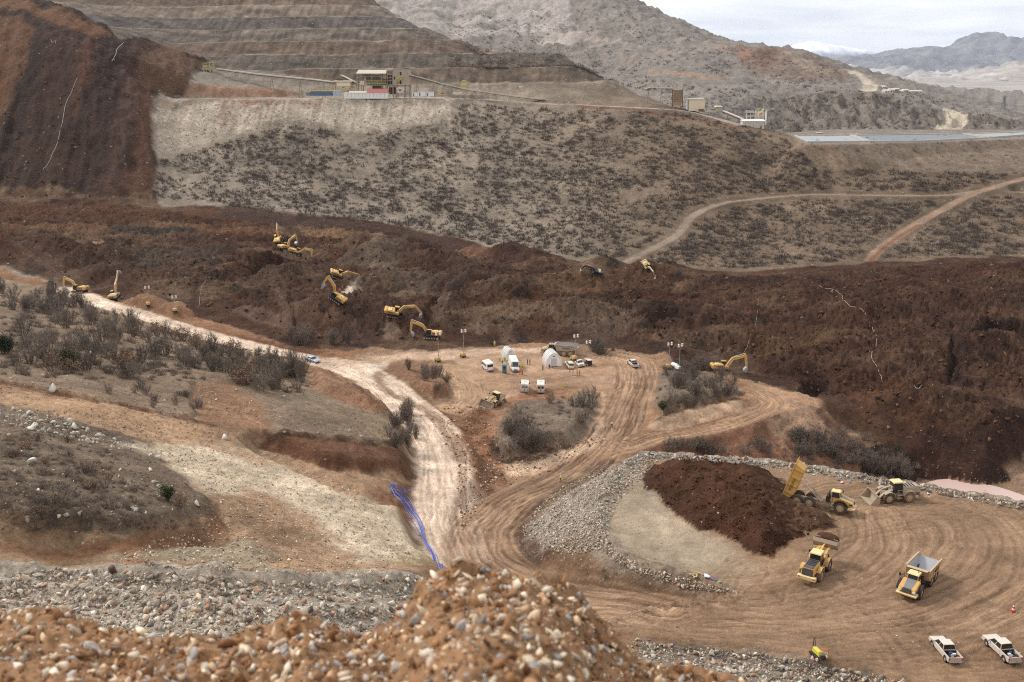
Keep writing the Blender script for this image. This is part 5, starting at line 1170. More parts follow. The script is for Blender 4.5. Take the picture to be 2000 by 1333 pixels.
# scrub on the far slope: thousands, as one mass, real geometry
def near_road(p):
    s = p[0]/p[1]; j = int(np.clip(np.searchsorted(S, s), 3, NS-4)); i = int(np.clip(np.searchsorted(YR, p[1]), 5, NY-6))
    return (ZONE[i-3:i+4, j-3:j+4] == ZI['dirt_road']).any()
def scrub(name, px0, py0, n, seed, polyfn, s0, s1, label, w=.10, nb=22, ymin=380, mats=TWIG, ymax=2200):
    r = np.random.default_rng(seed); V = []; cnt = 0
    xs = r.uniform(*px0, n*3); ys = r.uniform(*py0, n*3); P = []
    for x, y in zip(xs, ys):
        if cnt >= n: break
        if not polyfn(x, y, r): continue
        p = hit_on(Z, x, y, ymin, ymax)
        if pnoise(np.array([p[0]/13.]), np.array([p[1]/13.]), seed)[0]*1.1 + .45*pnoise(np.array([p[0]/45.]), np.array([p[1]/45.]), seed+1)[0] + r.uniform(-.9, .8) < -.1: continue
        if near_road(p): continue
        P.append(p); cnt += 1
    P = np.array(P); n = len(P); sz = s0*(s1/s0)**(r.random(n)**1.6)
    a = r.uniform(0, 2*np.pi, (n, nb)); q = r.random((n, nb))**.6; el = r.uniform(.25, 1.0, (n, nb))
    tip = np.stack([np.cos(a)*q*1.05, np.sin(a)*q*1.05, (1-.5*q*q)*el*1.05], -1)*sz[:,None,None]
    b0 = np.stack([np.cos(a)*q*.6, np.sin(a)*q*.6, np.zeros_like(q)-.08], -1)*sz[:,None,None]
    sd = r.normal(size=(n, nb, 3)); sd /= np.linalg.norm(sd, axis=-1, keepdims=True); ww = w*sz[:,None,None]*r.uniform(.6, 1.4, (n, nb, 1))
    T = np.stack([b0-sd*ww, b0+sd*ww, tip], 2)+P[:,None,None,:]
    V = T.reshape(-1, 3); F = np.arange(len(V)).reshape(-1, 3)
    o = link(name, tri_mesh(name, V, F, None, mats)); o['kind'] = 'stuff'; tag(o, label); return o
def f_hill(x, y, r):
    top = np.interp(x, [300,560,690,880,900,1340,1440,1540,1600,2000], [318,245,262,240,205,222,245,275,330,340]); bot = np.interp(x, [300,430,550,800,1000,1250,1450,1700,2000], [385,398,418,443,488,514,524,506,496])
    return top < y < bot
scrub('hillside_scrub', (300,2040), (200,530), 17000, 701, f_hill, .6, 2.7, 'bare grey scrub dotted over the far hillside', w=.085, nb=24, mats=SCRUB)
scrub('hillside_scrub', (900,2040), (195,345), 500, 702, lambda x, y, r: np.interp(x, [900,1340,1440,1540], [200,216,240,262]) < y < 340, .8, 1.8, 'sparse scrub along the bench road', w=.1)
scrub('mountain_scrub', (880,1990), (0,262), 3400, 703, lambda x, y, r: (y > np.interp(x, [880,1190,1290,1400,1560,1700,2000], [30,8,48,90,110,155,240])) and (x > 1280 or y < 180), 1.2, 3.2, 'dark bushes dotted over the grey mountain', w=.16, nb=12, ymin=660)
scrub('grass_tufts', (0,830), (560,860), 2600, 704, lambda x, y, r: True, .15, .4, 'dry tufts on the grassy hill', w=.16, nb=9, ymin=60, ymax=330)
scrub('grass_tufts', (0,430), (800,1040), 2200, 705, lambda x, y, r: True, .1, .35, 'dry tufts on the lower-left mound', w=.16, nb=9, ymin=60, ymax=200)
scrub('grass_tufts', (960,1460), (720,900), 1500, 706, lambda x, y, r: inside(np.array([x]), np.array([y]), isl1)[0] or inside(np.array([x]), np.array([y]), isl2)[0], .15, .5, 'dry tufts on the two scrub islands', w=.16, nb=9, ymin=150, ymax=330)
scrub('grass_tufts', (1180,1800), (790,940), 900, 707, lambda x, y, r: y > np.interp(x, [1180,1400,1560,1600,1800], [880,850,800,810,930]), .2, .6, 'dry tufts on the spur flank', w=.16, nb=9, ymin=165, ymax=260)
scrub('undergrowth', (0,600), (560,770), 620, 708, lambda x, y, r: (np.interp(x, [0,100,300,600], [560,575,640,705]) < y < np.interp(x, [0,300,420,600], [735,745,740,775])), .7, 2.0, 'tangled bare undergrowth between the shrubs on the grassy hill', w=.035, nb=110, ymin=60, ymax=330)
scrub('undergrowth', (0,400), (830,1035), 260, 709, lambda x, y, r: x < np.interp(y, [830,900,960,1035], [160,230,300,380]), .35, .9, 'low bare undergrowth on the lower-left mound', w=.04, nb=80, ymin=60, ymax=200)
scrub('undergrowth', (960,1460), (720,900), 130, 710, lambda x, y, r: inside(np.array([x]), np.array([y]), isl1)[0] or inside(np.array([x]), np.array([y]), isl2)[0], .6, 1.5, 'bare undergrowth on the two scrub islands', w=.035, nb=110, ymin=150, ymax=330)
scrub('undergrowth', (1500,1800), (800,950), 200, 711, lambda x, y, r: np.interp(x, [1500,1600,1800], [870,835,915]) < y < 945, .6, 1.6, 'bare undergrowth on the spur flank', w=.035, nb=110, ymin=165, ymax=260)
# ------------------------------------------------------------------ small mesh kit
class MB:
    def __init__(s): s.v = []; s.f = []
    def add(s, V, F):
        o = len(s.v); s.v += [tuple(map(float, p)) for p in V]; s.f += [tuple(i+o for i in f) for f in F]; return s
    def box(s, x0, x1, y0, y1, z0, z1, t=(0,0,0,0)):
        """t: how far the top is drawn in at x0, x1, y0, y1"""
        return s.add([(x0,y0,z0),(x1,y0,z0),(x1,y1,z0),(x0,y1,z0),(x0+t[0],y0+t[2],z1),(x1-t[1],y0+t[2],z1),(x1-t[1],y1-t[3],z1),(x0+t[0],y1-t[3],z1)],
                     [(0,3,2,1),(4,5,6,7),(0,1,5,4),(1,2,6,5),(2,3,7,6),(3,0,4,7)])
    def prism(s, pts, y0, y1, k=1.0):
        """side outline (x,z) carried across from y0 to y1"""
        n = len(pts); a = [(x, y0, z) for x, z in pts]+[(x, y1, z) for x, z in pts]
        return s.add(a, [tuple(range(n)), tuple(range(2*n-1, n-1, -1))]+[(i, i+n, (i+1) % n+n, (i+1) % n) for i in range(n)])
    def cyl(s, c, ax, r, h, n=14, r2=None):
        r2 = r if r2 is None else r2; c = Vector(c); d = Vector(ax).normalized(); u = d.orthogonal().normalized(); w = d.cross(u)
        A = [c-d*h/2+(u*math.cos(a)+w*math.sin(a))*r for a in [2*math.pi*i/n for i in range(n)]]; B = [c+d*h/2+(u*math.cos(a)+w*math.sin(a))*r2 for a in [2*math.pi*i/n for i in range(n)]]
        return s.add(A+B, [tuple(range(n-1,-1,-1)), tuple(range(n, 2*n))]+[(i, (i+1) % n, (i+1) % n+n, i+n) for i in range(n)])
    def tube(s, a, b, r, n=6, r2=None):
        a = Vector(a); b = Vector(b); return s.cyl((a+b)/2, b-a, r, (b-a).length, n, r2)
    def beam(s, a, b, w, h, up=(0,0,1)):
        a = Vector(a); b = Vector(b); d = (b-a).normalized(); sd = d.cross(Vector(up)); sd = sd.normalized() if sd.length > 1e-4 else Vector((0,1,0)); u = sd.cross(d)
        V = [p+sd*i*w/2+u*j*h/2 for p in (a, b) for i, j in ((-1,-1),(1,-1),(1,1),(-1,1))]
        return s.add(V, [(0,3,2,1),(4,5,6,7),(0,1,5,4),(1,2,6,5),(2,3,7,6),(3,0,4,7)])
    def rot(s, about, deg, axis='Y'):
        m = Matrix.Translation(about) @ Matrix.Rotation(math.radians(deg), 4, axis) @ Matrix.Translation(-Vector(about)); s.v = [tuple(m @ Vector(p)) for p in s.v]; return s
    def build(s, name, m, parent=None, bevel=0.0, smooth=False):
        me = bpy.data.meshes.new(name); me.from_pydata(s.v, [], s.f)
        bm = bmesh.new(); bm.from_mesh(me); bmesh.ops.recalc_face_normals(bm, faces=bm.faces)
        if bevel: bmesh.ops.bevel(bm, geom=[e for e in bm.edges if len(e.link_faces) == 2 and e.calc_face_angle(0) > .6], offset=bevel, segments=1, affect='EDGES', clamp_overlap=True)
        bm.to_mesh(me); bm.free()
        if smooth: me.polygons.foreach_set('use_smooth', [True]*len(me.polygons))
        me.materials.append(m); return link(name, me, parent)
def thing(name, label, cat, loc=(0,0,0), rz=0.0, group=None):
    o = bpy.data.objects.new(name, None); COL.objects.link(o); o.location = loc; o.rotation_euler = (0,0,rz); return tag(o, label, cat, group)
def copy_tree(o, parent=None):
    c = o.copy(); COL.objects.link(c); c.parent = parent
    for ch in list(o.children): copy_tree(ch, c)
    return c
def place(o, px, py, hx=None, hy=None, ymin=45, span=(2.0,1.0), dz=0.0, head=None, level=False):
    """stand a thing on the land at a photo pixel, facing the land point at another pixel; follows the slope"""
    p = hit_on(Z, px, py, ymin); x, y = p[0], p[1]
    if head is None:
        q = hit_on(Z, hx, hy, ymin); hd = math.atan2(q[1]-y, q[0]-x)
    else: hd = math.radians(head)
    f = Vector((math.cos(hd), math.sin(hd), 0)); l = Vector((-f.y, f.x, 0)); L_, W_2 = span
    zf = ground(x+f.x*L_, y+f.y*L_); zb = ground(x-f.x*L_, y-f.y*L_); zl = ground(x+l.x*W_2, y+l.y*W_2); zr = ground(x-l.x*W_2, y-l.y*W_2)
    fx = Vector((f.x*2*L_, f.y*2*L_, zf-zb)).normalized(); ly = Vector((l.x*2*W_2, l.y*2*W_2, zl-zr)).normalized()
    if level: fx, ly = f, l
    uz = fx.cross(ly).normalized(); ly = uz.cross(fx)
    o.rotation_euler = Matrix((fx, ly, uz)).transposed().to_euler()
    o.location = (x, y, (zf+zb+zl+zr)/4*.8+p[2]*.2+dz); return o
def lettering(text, size, m, parent, loc, rot, name='lettering'):
    cu_ = bpy.data.curves.new(name, 'FONT'); cu_.body = text; cu_.size = size; cu_.extrude = .012; cu_.align_x = 'CENTER'; cu_.align_y = 'CENTER'
    t = bpy.data.objects.new(name, cu_); COL.objects.link(t); dg = bpy.context.evaluated_depsgraph_get(); me = bpy.data.meshes.new_from_object(t.evaluated_get(dg)); bpy.data.objects.remove(t)
    me.materials.clear(); me.materials.append(m); o = link(name, me, parent, loc); o.rotation_euler = rot; return o

YEL = mat('machine_yellow', (222,170,82), .55, dirt=.6, dirt_rgb=(168,140,106), mud=.45); YELD = mat('dusty_yellow', (200,168,110), .7, dirt=.8, dirt_rgb=(176,154,126), mud=.5); DUST = mat('dusty_grey_paint', (160,148,132), .8, dirt=.7, dirt_rgb=(176,156,132), mud=.3)
CREAMY = mat('pale_yellow_roof', (228,204,148), .55, dirt=.3, dirt_rgb=(200,180,150)); DKG = mat('dark_grey_paint', (58,64,72), .5, dirt=.3); MIDG = mat('mid_grey_paint', (118,124,130), .5, dirt=.35); BLK = mat('black_parts', (28,28,30), .6, dirt=.45, dirt_rgb=(90,74,60))
TYRE = mat('tyre_rubber', (52,46,42), .9, dirt=.7, dirt_rgb=(120,98,78), scale=4); TYRED = mat('muddy_tyre', (110,90,74), .95, dirt=.6, dirt_rgb=(150,128,106)); GLASS = mat('dark_glass', (18,24,26), .12, dirt=.18, dirt_rgb=(110,104,92), spec=.7)
STEEL = mat('bare_steel', (176,176,176), .4, .3, dirt=.35, dirt_rgb=(120,110,100)); SILVER = mat('worn_steel', (168,170,174), .45, .2, dirt=.35, dirt_rgb=(140,126,110)); CHROME = mat('ram_rod', (214,210,202), .25, .6, dirt=.2)
WHITE = mat('white_paint', (232,230,224), .35, dirt=.18, dirt_rgb=(176,156,134), spec=.5); WHITED = mat('dusty_white_paint', (222,216,206), .5, dirt=.4, dirt_rgb=(172,152,130), mud=.3); RED = mat('red_plastic', (190,40,34), .5, dirt=.2); ORANGE = mat('rusty_orange', (196,112,52), .6, dirt=.4)
LAMPG = mat('lamp_glass', (236,238,238), .15, dirt=.05, spec=.7); MUD = mat('brown_soil', (70,43,28), .95, dirt=.35, dirt_rgb=(96,64,44), bump=.8)

def wheel(parent, x, y, r, w, tm=TYRE, rm=YELD, lugs=16):
    sgn = 1 if y > 0 else -1
    m = MB(); N = 22; pr = [(r*.62,-.5),(r*.9,-.5),(r,-.36),(r,.36),(r*.9,.5),(r*.62,.5)]
    V = []; 
    for i in range(N):
        a = 2*math.pi*i/N
        for (q, t) in pr: V.append((math.cos(a)*q, t*w, math.sin(a)*q))
    k = len(pr); F = [(i*k+j, i*k+(j+1) % k, ((i+1) % N)*k+(j+1) % k, ((i+1) % N)*k+j) for i in range(N) for j in range(k)]
    m.add(V, F)
    for i in range(lugs):
        a = 2*math.pi*i/lugs; c, s_ = math.cos(a), math.sin(a); m.add([((r*q)*c-s_*dx, yy, (r*q)*s_+c*dx) for yy in (-w*.46, w*.46) for q, dx in ((.97,-.045*r),(.97,.045*r),(1.035,.04*r),(1.035,-.04*r))], [(0,1,2,3),(7,6,5,4),(0,4,5,1),(1,5,6,2),(2,6,7,3),(3,7,4,0)])
    root = link('wheel', bpy.data.meshes.new('wheel'), parent)
    me = bpy.data.meshes.new('wheel'); h = MB().cyl((0,0,0), (0,1,0), r*.22, w*.9, 10); me.from_pydata(h.v, [], h.f); me.materials.append(rm); root.data = me; root.location = (x, y, r)
    m.build('tyre', tm, root)
    MB().cyl((0, sgn*w*.18, 0), (0,1,0), r*.62, w*.35, 18).cyl((0, sgn*w*.40, 0), (0,sgn,0), r*.34, w*.16, 12, r*.26).build('rim', rm, root)
    return root
def panes(parent, base, top, z0, z1, m=GLASS, inset=.06, proud=.012, faces='FBLR', split=1):
    """window panes on the sides of a cab given as two rectangles (x0,x1,hw) at two heights"""
    def P(u, v, side):
        x0 = base[0]+(top[0]-base[0])*v; x1 = base[1]+(top[1]-base[1])*v; h = base[2]+(top[2]-base[2])*v; z = z0+(z1-z0)*v
        return {'F': (x1+proud, -h+2*h*u, z), 'B': (x0-proud, h-2*h*u, z), 'L': (x1+(x0-x1)*u, h+proud, z), 'R': (x0+(x1-x0)*u, -h-proud, z)}[side]
    for sd in faces:
        n = split if sd in 'LR' else 1
        for i in range(n):
            a, b = (i+inset)/n if n > 1 else inset, (i+1-inset)/n if n > 1 else 1-inset
            q = [P(a,.12,sd), P(b,.12,sd), P(b,.92,sd), P(a,.92,sd)]
            nrm = (Vector(q[1])-Vector(q[0])).cross(Vector(q[3])-Vector(q[0])).normalized()*.015
            V = q+[tuple(Vector(p)-nrm) for p in q]; MB().add(V, [(0,1,2,3),(7,6,5,4),(0,4,5,1),(1,5,6,2),(2,6,7,3),(3,7,4,0)]).build('window', m, parent)
def handrail(m, pts, h, r=.03):
    for a, b in zip(pts[:-1], pts[1:]): m.tube((a[0],a[1],a[2]+h), (b[0],b[1],b[2]+h), r, 4)
    for a in pts: m.tube(a, (a[0],a[1],a[2]+h), r, 4)

def hoses(t, pts, r=.035):
    m = MB()
    for a, b in zip(pts[:-1], pts[1:]): m.tube(a, b, r, 5)
    m.build('hose', BLK, t)
# ------------------------------------------------------------------ dump trucks
def dump_truck(label, tip=0.0, body=YEL, hoodc=MIDG, tubm=YEL, dusty=False, load=False):
    t = thing('dump_truck', label, 'dump truck'); tm = TYRED if dusty else TYRE; rm = DUST if dusty else YELD
    for x in (3.3, -1.5, -3.45):
        for y in (1.32, -1.32): wheel(t, x, y, .93, .72, tm, rm)
    MB().box(-4.3, .9, -.45, .45, .9, 1.35).box(.5, 3.9, -.5, .5, .85, 1.3).cyl((.9,0,1.2), (0,0,1), .45, .8, 10).box(-4.0,-1.0,-.95,-.75,.8,1.1).box(-4.0,-1.0,.75,.95,.8,1.1).build('rear_frame', DUST, t)
    MB().cyl((-1.5,0,.93), (0,1,0), .2, 2.2, 8).cyl((-3.45,0,.93), (0,1,0), .2, 2.2, 8).cyl((3.3,0,.93), (0,1,0), .2, 2.2, 8).build('axle', BLK, t)
    # hood: yellow flanks, grey top, grille, bumper
    MB().prism([(3.0,1.45),(5.15,1.2),(5.35,1.55),(5.2,1.95),(3.0,2.55)], -1.25, 1.25).build('hood', body, t, bevel=.12)
    MB().add([(3.02,-.7,2.58),(5.18,-.55,1.98),(5.18,.55,1.98),(3.02,.7,2.58),(3.02,-.7,2.50),(5.18,-.55,1.90),(5.18,.55,1.90),(3.02,.7,2.50)], [(0,1,2,3),(7,6,5,4),(0,4,5,1),(1,5,6,2),(2,6,7,3),(3,7,4,0)]).build('hood_panel', hoodc, t)
    g = MB().box(5.26, 5.36, -.62, .62, 1.38, 1.92).build('grille', BLK, t)
    for k in range(4): MB().box(5.36, 5.39, -.56, .56, 1.45+k*.12, 1.49+k*.12).build('grille_bar', MIDG, g)
    MB().prism([(4.4,.75),(5.45,.8),(5.6,1.12),(4.4,1.2)], -1.45, 1.45).build('bumper', CREAMY if not dusty else DUST, t, bevel=.05)
    for s in (-1, 1):
        MB().box(5.22, 5.38, s*.98-.2, s*.98+.2, 1.42, 1.72).build('headlight', LAMPG, t)
        m = MB(); N = 9
        for i in range(N):
            a0, a1 = math.pi*(i/N*.9+.05), math.pi*((i+1)/N*.9+.05); pts = [(3.3+math.cos(a)*q, .95+math.sin(a)*q) for a, q in ((a0,1.1),(a1,1.1),(a1,1.2),(a0,1.2))]; y0 = s*1.0; m.prism(pts, min(y0, y0+s*.75), max(y0, y0+s*.75))
        m.build('mudguard', BLK if not dusty else DUST, t)
        m = MB(); handrail(m, [(2.0, s*1.5, 1.6),(2.0, s*1.5, 2.2),(3.1, s*1.5, 2.0)], .5); m.tube((2.8, s*1.2, 2.6), (3.3, s*1.75, 2.9), .03, 4); m.box(3.25,3.33,s*1.75-.12,s*1.75+.12,2.6,3.1); m.build('mirror', BLK, t)
        MB().box(4.55,4.6+.5,s*1.252-.004,s*1.252+.004,1.5,1.75).build('side_vent', BLK, t)
        MB().box(1.9,2.6,min(s*1.0,s*1.45),max(s*1.0,s*1.45),.9,1.5).box(1.9,2.6,min(s*1.2,s*1.5),max(s*1.2,s*1.5),.45,.52).build('step', DUST, t)
    cab = MB().box(1.65, 3.25, -.85, .85, 1.5, 2.2).box(1.65, 3.25, -.85, .85, 2.2, 3.2, (.12,.38,.1,.1)).build('cab', body if not dusty else DUST, t, bevel=.04)
    panes(cab, (1.65,3.25,.85), (1.77,2.87,.75), 2.2, 3.2)
    MB().box(1.6, 3.15, -.88, .88, 3.2, 3.36, (.1,.2,.12,.12)).build('cab_roof', CREAMY if not dusty else DUST, cab, bevel=.04)
    MB().cyl((2.2,.5,3.45), (0,0,1), .08, .2, 8).build('beacon', ORANGE, cab)
    MB().cyl((1.4,-.8,2.6), (0,0,1), .09, 1.5, 8).box(.95,1.5,-1.0,1.0,1.5,2.4).build('air_cleaner', BLK, t)
    # tub
    piv = (-4.1, 0, 1.55)
    out = [(1.0,3.45),(.55,1.75),(-3.3,1.5),(-5.7,2.35),(-5.55,3.0),(-4.9,3.15)]
    tub = MB(); side = MB()
    for s in (-1, 1): tub.prism(out, s*1.62-.06, s*1.62+.06)
    for a, b in (((1.0,3.45),(.55,1.75)), ((.55,1.75),(-3.3,1.5)), ((-3.3,1.5),(-5.7,2.35))): tub.beam((a[0],0,a[1]), (b[0],0,b[1]), 3.2, .1, up=(0,0,1) if abs(a[0]-b[0]) > 1 else (1,0,0))
    for s in (-1, 1):
        for k in range(4): x = .2-k*1.35; tub.box(x-.1, x+.1, min(s*1.68,s*1.80), max(s*1.68,s*1.80), 1.7, 3.15)
        tub.beam((1.0,s*1.7,3.42), (-5.0,s*1.7,3.12), .22, .16)
    tub.box(.9,1.5,-1.5,1.5,3.38,3.46)
    tub.rot(piv, -tip); to = tub.build('dump_body', tubm if not dusty else DUST, t)
    fl = MB().add([(.88,-1.54,3.3),(.5,-1.1,1.86),(-3.3,-1.1,1.60),(-5.6,-1.5,2.44),(.88,1.54,3.3),(.5,1.1,1.86),(-3.3,1.1,1.60),(-5.6,1.5,2.44),(-4.9,-1.54,3.05),(-4.9,1.54,3.05)],
             [(0,1,5,4),(1,2,6,5),(2,3,7,6),(0,8,3,2,1),(4,5,6,7,9)])  .rot(piv, -tip); f = fl.build('tub_liner', SILVER, to)
    for s in (-1, 1):
        a = Vector((.2, s*.75, 1.2)); b = MB(); b.v = [(-.9, s*1.2, 1.9)]; b.rot(piv, -tip); b = Vector(b.v[0])
        if tip: MB().tube(a, a+(b-a)*.45, .12, 8).build('hoist_cylinder', DUST, t); MB().tube(a+(b-a)*.45, b, .075, 8).build('hoist_rod', CHROME, t)
        o = lettering('VOLVO', .62, BLK, to, (0,0,0), (0,0,0)); M_ = Matrix.Translation(Vector(piv)) @ Matrix.Rotation(math.radians(-tip), 4, 'Y') @ Matrix.Translation(-Vector(piv)) @ Matrix.Translation((-2.4, s*1.81, 2.45)) @ Euler((math.radians(90), 0, math.radians(180) if s > 0 else 0)).to_matrix().to_4x4(); o.matrix_local = M_
    if load:
        V, F = ICO2; LV = V*np.array([2.5,1.4,.75])+np.array([-2.2,0,3.1]); LV += RNG.normal(size=LV.shape)*.1; MB().add([tuple(v) for v in LV], [tuple(x) for x in F]).build('load', MUD, t)
    return t
TR1 = place(dump_truck('yellow dump truck with its tub raised, tipping beside the spoil heap', tip=72, body=YEL, hoodc=MIDG), 1600, 992, 1700, 1010, span=(3,1.3)); TR1.scale = (.88,)*3
TR2 = place(dump_truck('yellow dump truck with silver empty tub facing the camera on the right of the pad', 0, YEL, MIDG, tubm=mat('dusty_tub_paint', (196,160,110), .7, dirt=.8, dirt_rgb=(186,170,150), mud=.4)), 1791, 1146, 1757, 1188, span=(3,1.3)); TR2.scale = (.82,)*3
place(dump_truck('dusty grey dump truck with orange cab behind the white tent', 0, YELD, YELD, DUST, True), 1093, 694, 1040, 690, span=(3,1.3))

# ------------------------------------------------------------------ wheel loaders
def wheel_loader(label, bucket_up=0.0, load=False, dusty=True, hood=DUST, flank=YELD, grille=DKG, front=YELD):
    t = thing('wheel_loader', label, 'wheel loader')
    for i, (x, y) in enumerate(((1.8,1.2),(1.8,-1.2),(-1.75,1.2),(-1.75,-1.2))): wheel(t, x, y, .93, .68, TYRE if i < 2 else TYRED, YELD)
    MB().box(-3.7,-.1,-.55,.55,.8,1.5).cyl((0,0,1.1),(0,0,1),.3,1.0,10).box(.1,2.6,-.5,.5,.8,1.7).build('frame', DUST, t)
    MB().cyl((1.8,0,.93),(0,1,0),.22,2.0,8).cyl((-1.75,0,.93),(0,1,0),.22,2.0,8).build('axle', BLK, t)
    MB().box(-3.9,-.75,-.95,.95,1.45,2.5,(.3,0,.18,.18)).build('engine_hood', flank, t, bevel=.1)
    h = MB().box(-3.62,-.85,-.72,.72,2.5,2.58,(.1,0,.05,.05)).build('hood_top', hood, t)
    for k in range(4): MB().box(-1.4-k*.5,-1.15-k*.5,-.6,.6,2.58,2.61).build('louvre', BLK, h)
    MB().box(-3.99,-3.86,-.78,.78,1.5,2.38,(.12,-.12,.05,.05)).build('grille', grille, t)
    MB().box(-4.25,-3.6,-1.3,1.3,.8,1.4).build('counterweight', CREAMY if not dusty else DUST, t, bevel=.08)
    for s in (-1,1): MB().box(-4.29,-4.24,s*1.05-.12,s*1.05+.12,1.15,1.3).build('tail_light', RED, t)
    for x, a0, a1, nm in ((1.8,.25,.95,'f'),(-1.75,.1,.8,'r')):
        for s in (-1,1):
            m = MB(); N = 7
            for i in range(N):
                A, B = math.pi*(a0+(a1-a0)*i/N), math.pi*(a0+(a1-a0)*(i+1)/N); m.prism([(x+math.cos(q)*R, .93+math.sin(q)*R) for q, R in ((A,1.05),(B,1.05),(B,1.13),(A,1.13))], min(s*.86,s*1.5), max(s*.86,s*1.5))
            m.build('fender', flank, t)
    for s in (-1,1):
        m = MB().box(-.6,.3,min(s*.85,s*1.25),max(s*.85,s*1.25),.75,.82).box(-.6,.3,min(s*.85,s*1.25),max(s*.85,s*1.25),1.25,1.3); handrail(m, [(-.6,s*1.2,1.3),(.3,s*1.2,1.3)], .9); m.build('steps', DUST, t)
    cab = MB().box(-.75,.85,-.78,.78,1.6,2.15).box(-.75,.85,-.78,.78,2.15,3.3,(.1,.12,.08,.08)).build('cab', BLK, t)
    panes(cab, (-.75,.85,.78), (-.65,.73,.70), 2.15, 3.3, split=2)
    MB().box(-.85,.95,-.85,.85,3.3,3.48,(.08,.12,.1,.1)).build('cab_roof', CREAMY, cab, bevel=.03)
    for s in (-1,1): MB().beam((.8,s*.8,2.9),(1.1,s*1.35,2.9),.04,.04).box(1.06,1.12,s*1.35-.1,s*1.35+.1,2.5,2.9).build('mirror', BLK, t)
    # arms and bucket
    up = bucket_up; A = Vector((1.0,0,2.15)); ln = 3.1; ang = math.radians(-32+up*42)
    E = A+Vector((math.cos(ang)*ln,0,math.sin(ang)*ln))
    for s in (-1,1): 
        m = MB(); mid = A+(E-A)*.5+Vector((0,0,.35)); m.beam((A.x,s*.62,A.z),(mid.x,s*.62,mid.z),.18,.5,(0,1,0)); m.beam((mid.x,s*.62,mid.z),(E.x,s*.62,E.z),.18,.45,(0,1,0)); m.build('lift_arm', front, t)
        MB().tube((1.3,s*.5,1.2),(mid.x,s*.5,mid.z-.1),.09,8).build('lift_cylinder', CHROME, t)
    MB().box(.7,1.3,-.55,.55,1.5,2.6,(.1,.2,0,0)).build('front_tower', front, t, bevel=.05)
    MB().beam((1.1,0,2.55),((A.x+E.x)/2+.2,0,(A.z+E.z)/2+.8),.2,.3,(0,1,0)).beam(((A.x+E.x)/2+.2,0,(A.z+E.z)/2+.8),(E.x,0,E.z+.5),.15,.2,(0,1,0)).build('tilt_link', front, t)
    prof = [(0,-.35),(-.12,.25),(.05,.95),(.55,1.25),(.62,1.18),(.2,.85),(.06,.3),(.15,-.2),(1.55,-.42),(1.55,-.5),(.2,-.45)]
    b = MB(); 
    W2 = 1.75
    for s in (-1,1): b.prism([(0,-.4),(-.12,.25),(.05,.95),(.55,1.22),(1.0,.4),(1.5,-.45)], s*W2-.04, s*W2+.04)
    for (p, q) in (((0,-.4),(-.12,.25)),((-.12,.25),(.05,.95)),((.05,.95),(.55,1.22)),((0,-.42),(1.52,-.47))): b.beam((p[0],0,p[1]),(q[0],0,q[1]),2*W2,.07,(0,0,1) if abs(p[0]-q[0]) > abs(p[1]-q[1]) else (1,0,0))
    for i in range(9): b.box(1.5,1.78,-W2+.08+i*.415-.06,-W2+.08+i*.415+.06,-.5,-.42)
    rt = (-8 if not up else -42); off = Vector((E.x+.1,0,E.z-.05))
    b.rot((0,0,0), rt); b.v = [(x+off.x,y,z+off.z) for x,y,z in b.v]; bo = b.build('bucket', DUST, t)
    if load:
        V, F = ICO2; LV = V*np.array([1.0,1.65,.85])+np.array([off.x+.55,0,off.z+1.05]); LV += RNG.normal(size=LV.shape)*.06; MB().add([tuple(v) for v in LV], [tuple(x) for x in F]).build('load', MUD, t)
        m = MB()
        for k in range(8): y = -1.6+k*.457; m.box(off.x-.12,off.x-.06,y-.03,y+.03,off.z+.9,off.z+1.35)
        m.box(off.x-.13,off.x-.05,-1.7,1.7,off.z+1.33,off.z+1.4).build('spill_guard', DUST, bo)
    lettering('VOLVO', .3, BLK, t, (-2.3,-.97,2.0), (math.radians(90),0,0))
    return t
WL1 = place(wheel_loader('dusty grey wheel loader with lowered bucket beside the raised dump truck', 0, False, True, DUST, DUST, DUST, DUST), 1748, 976, 1696, 979, span=(2.2,1.2)); WL1.scale = (.88,)*3
WL2 = place(wheel_loader('yellow wheel loader with black hood carrying a bucket of brown soil', .95, True, False, DKG, YEL, DKG, YEL), 1592, 1120, 1634, 1068, span=(2.2,1.2)); WL2.scale = (.88,)*3
place(wheel_loader('dusty wheel loader pushing soil on the slope below the camp', 0, False, True, DUST, YELD, DKG, YELD), 964, 790, 930, 803, span=(2.2,1.2))

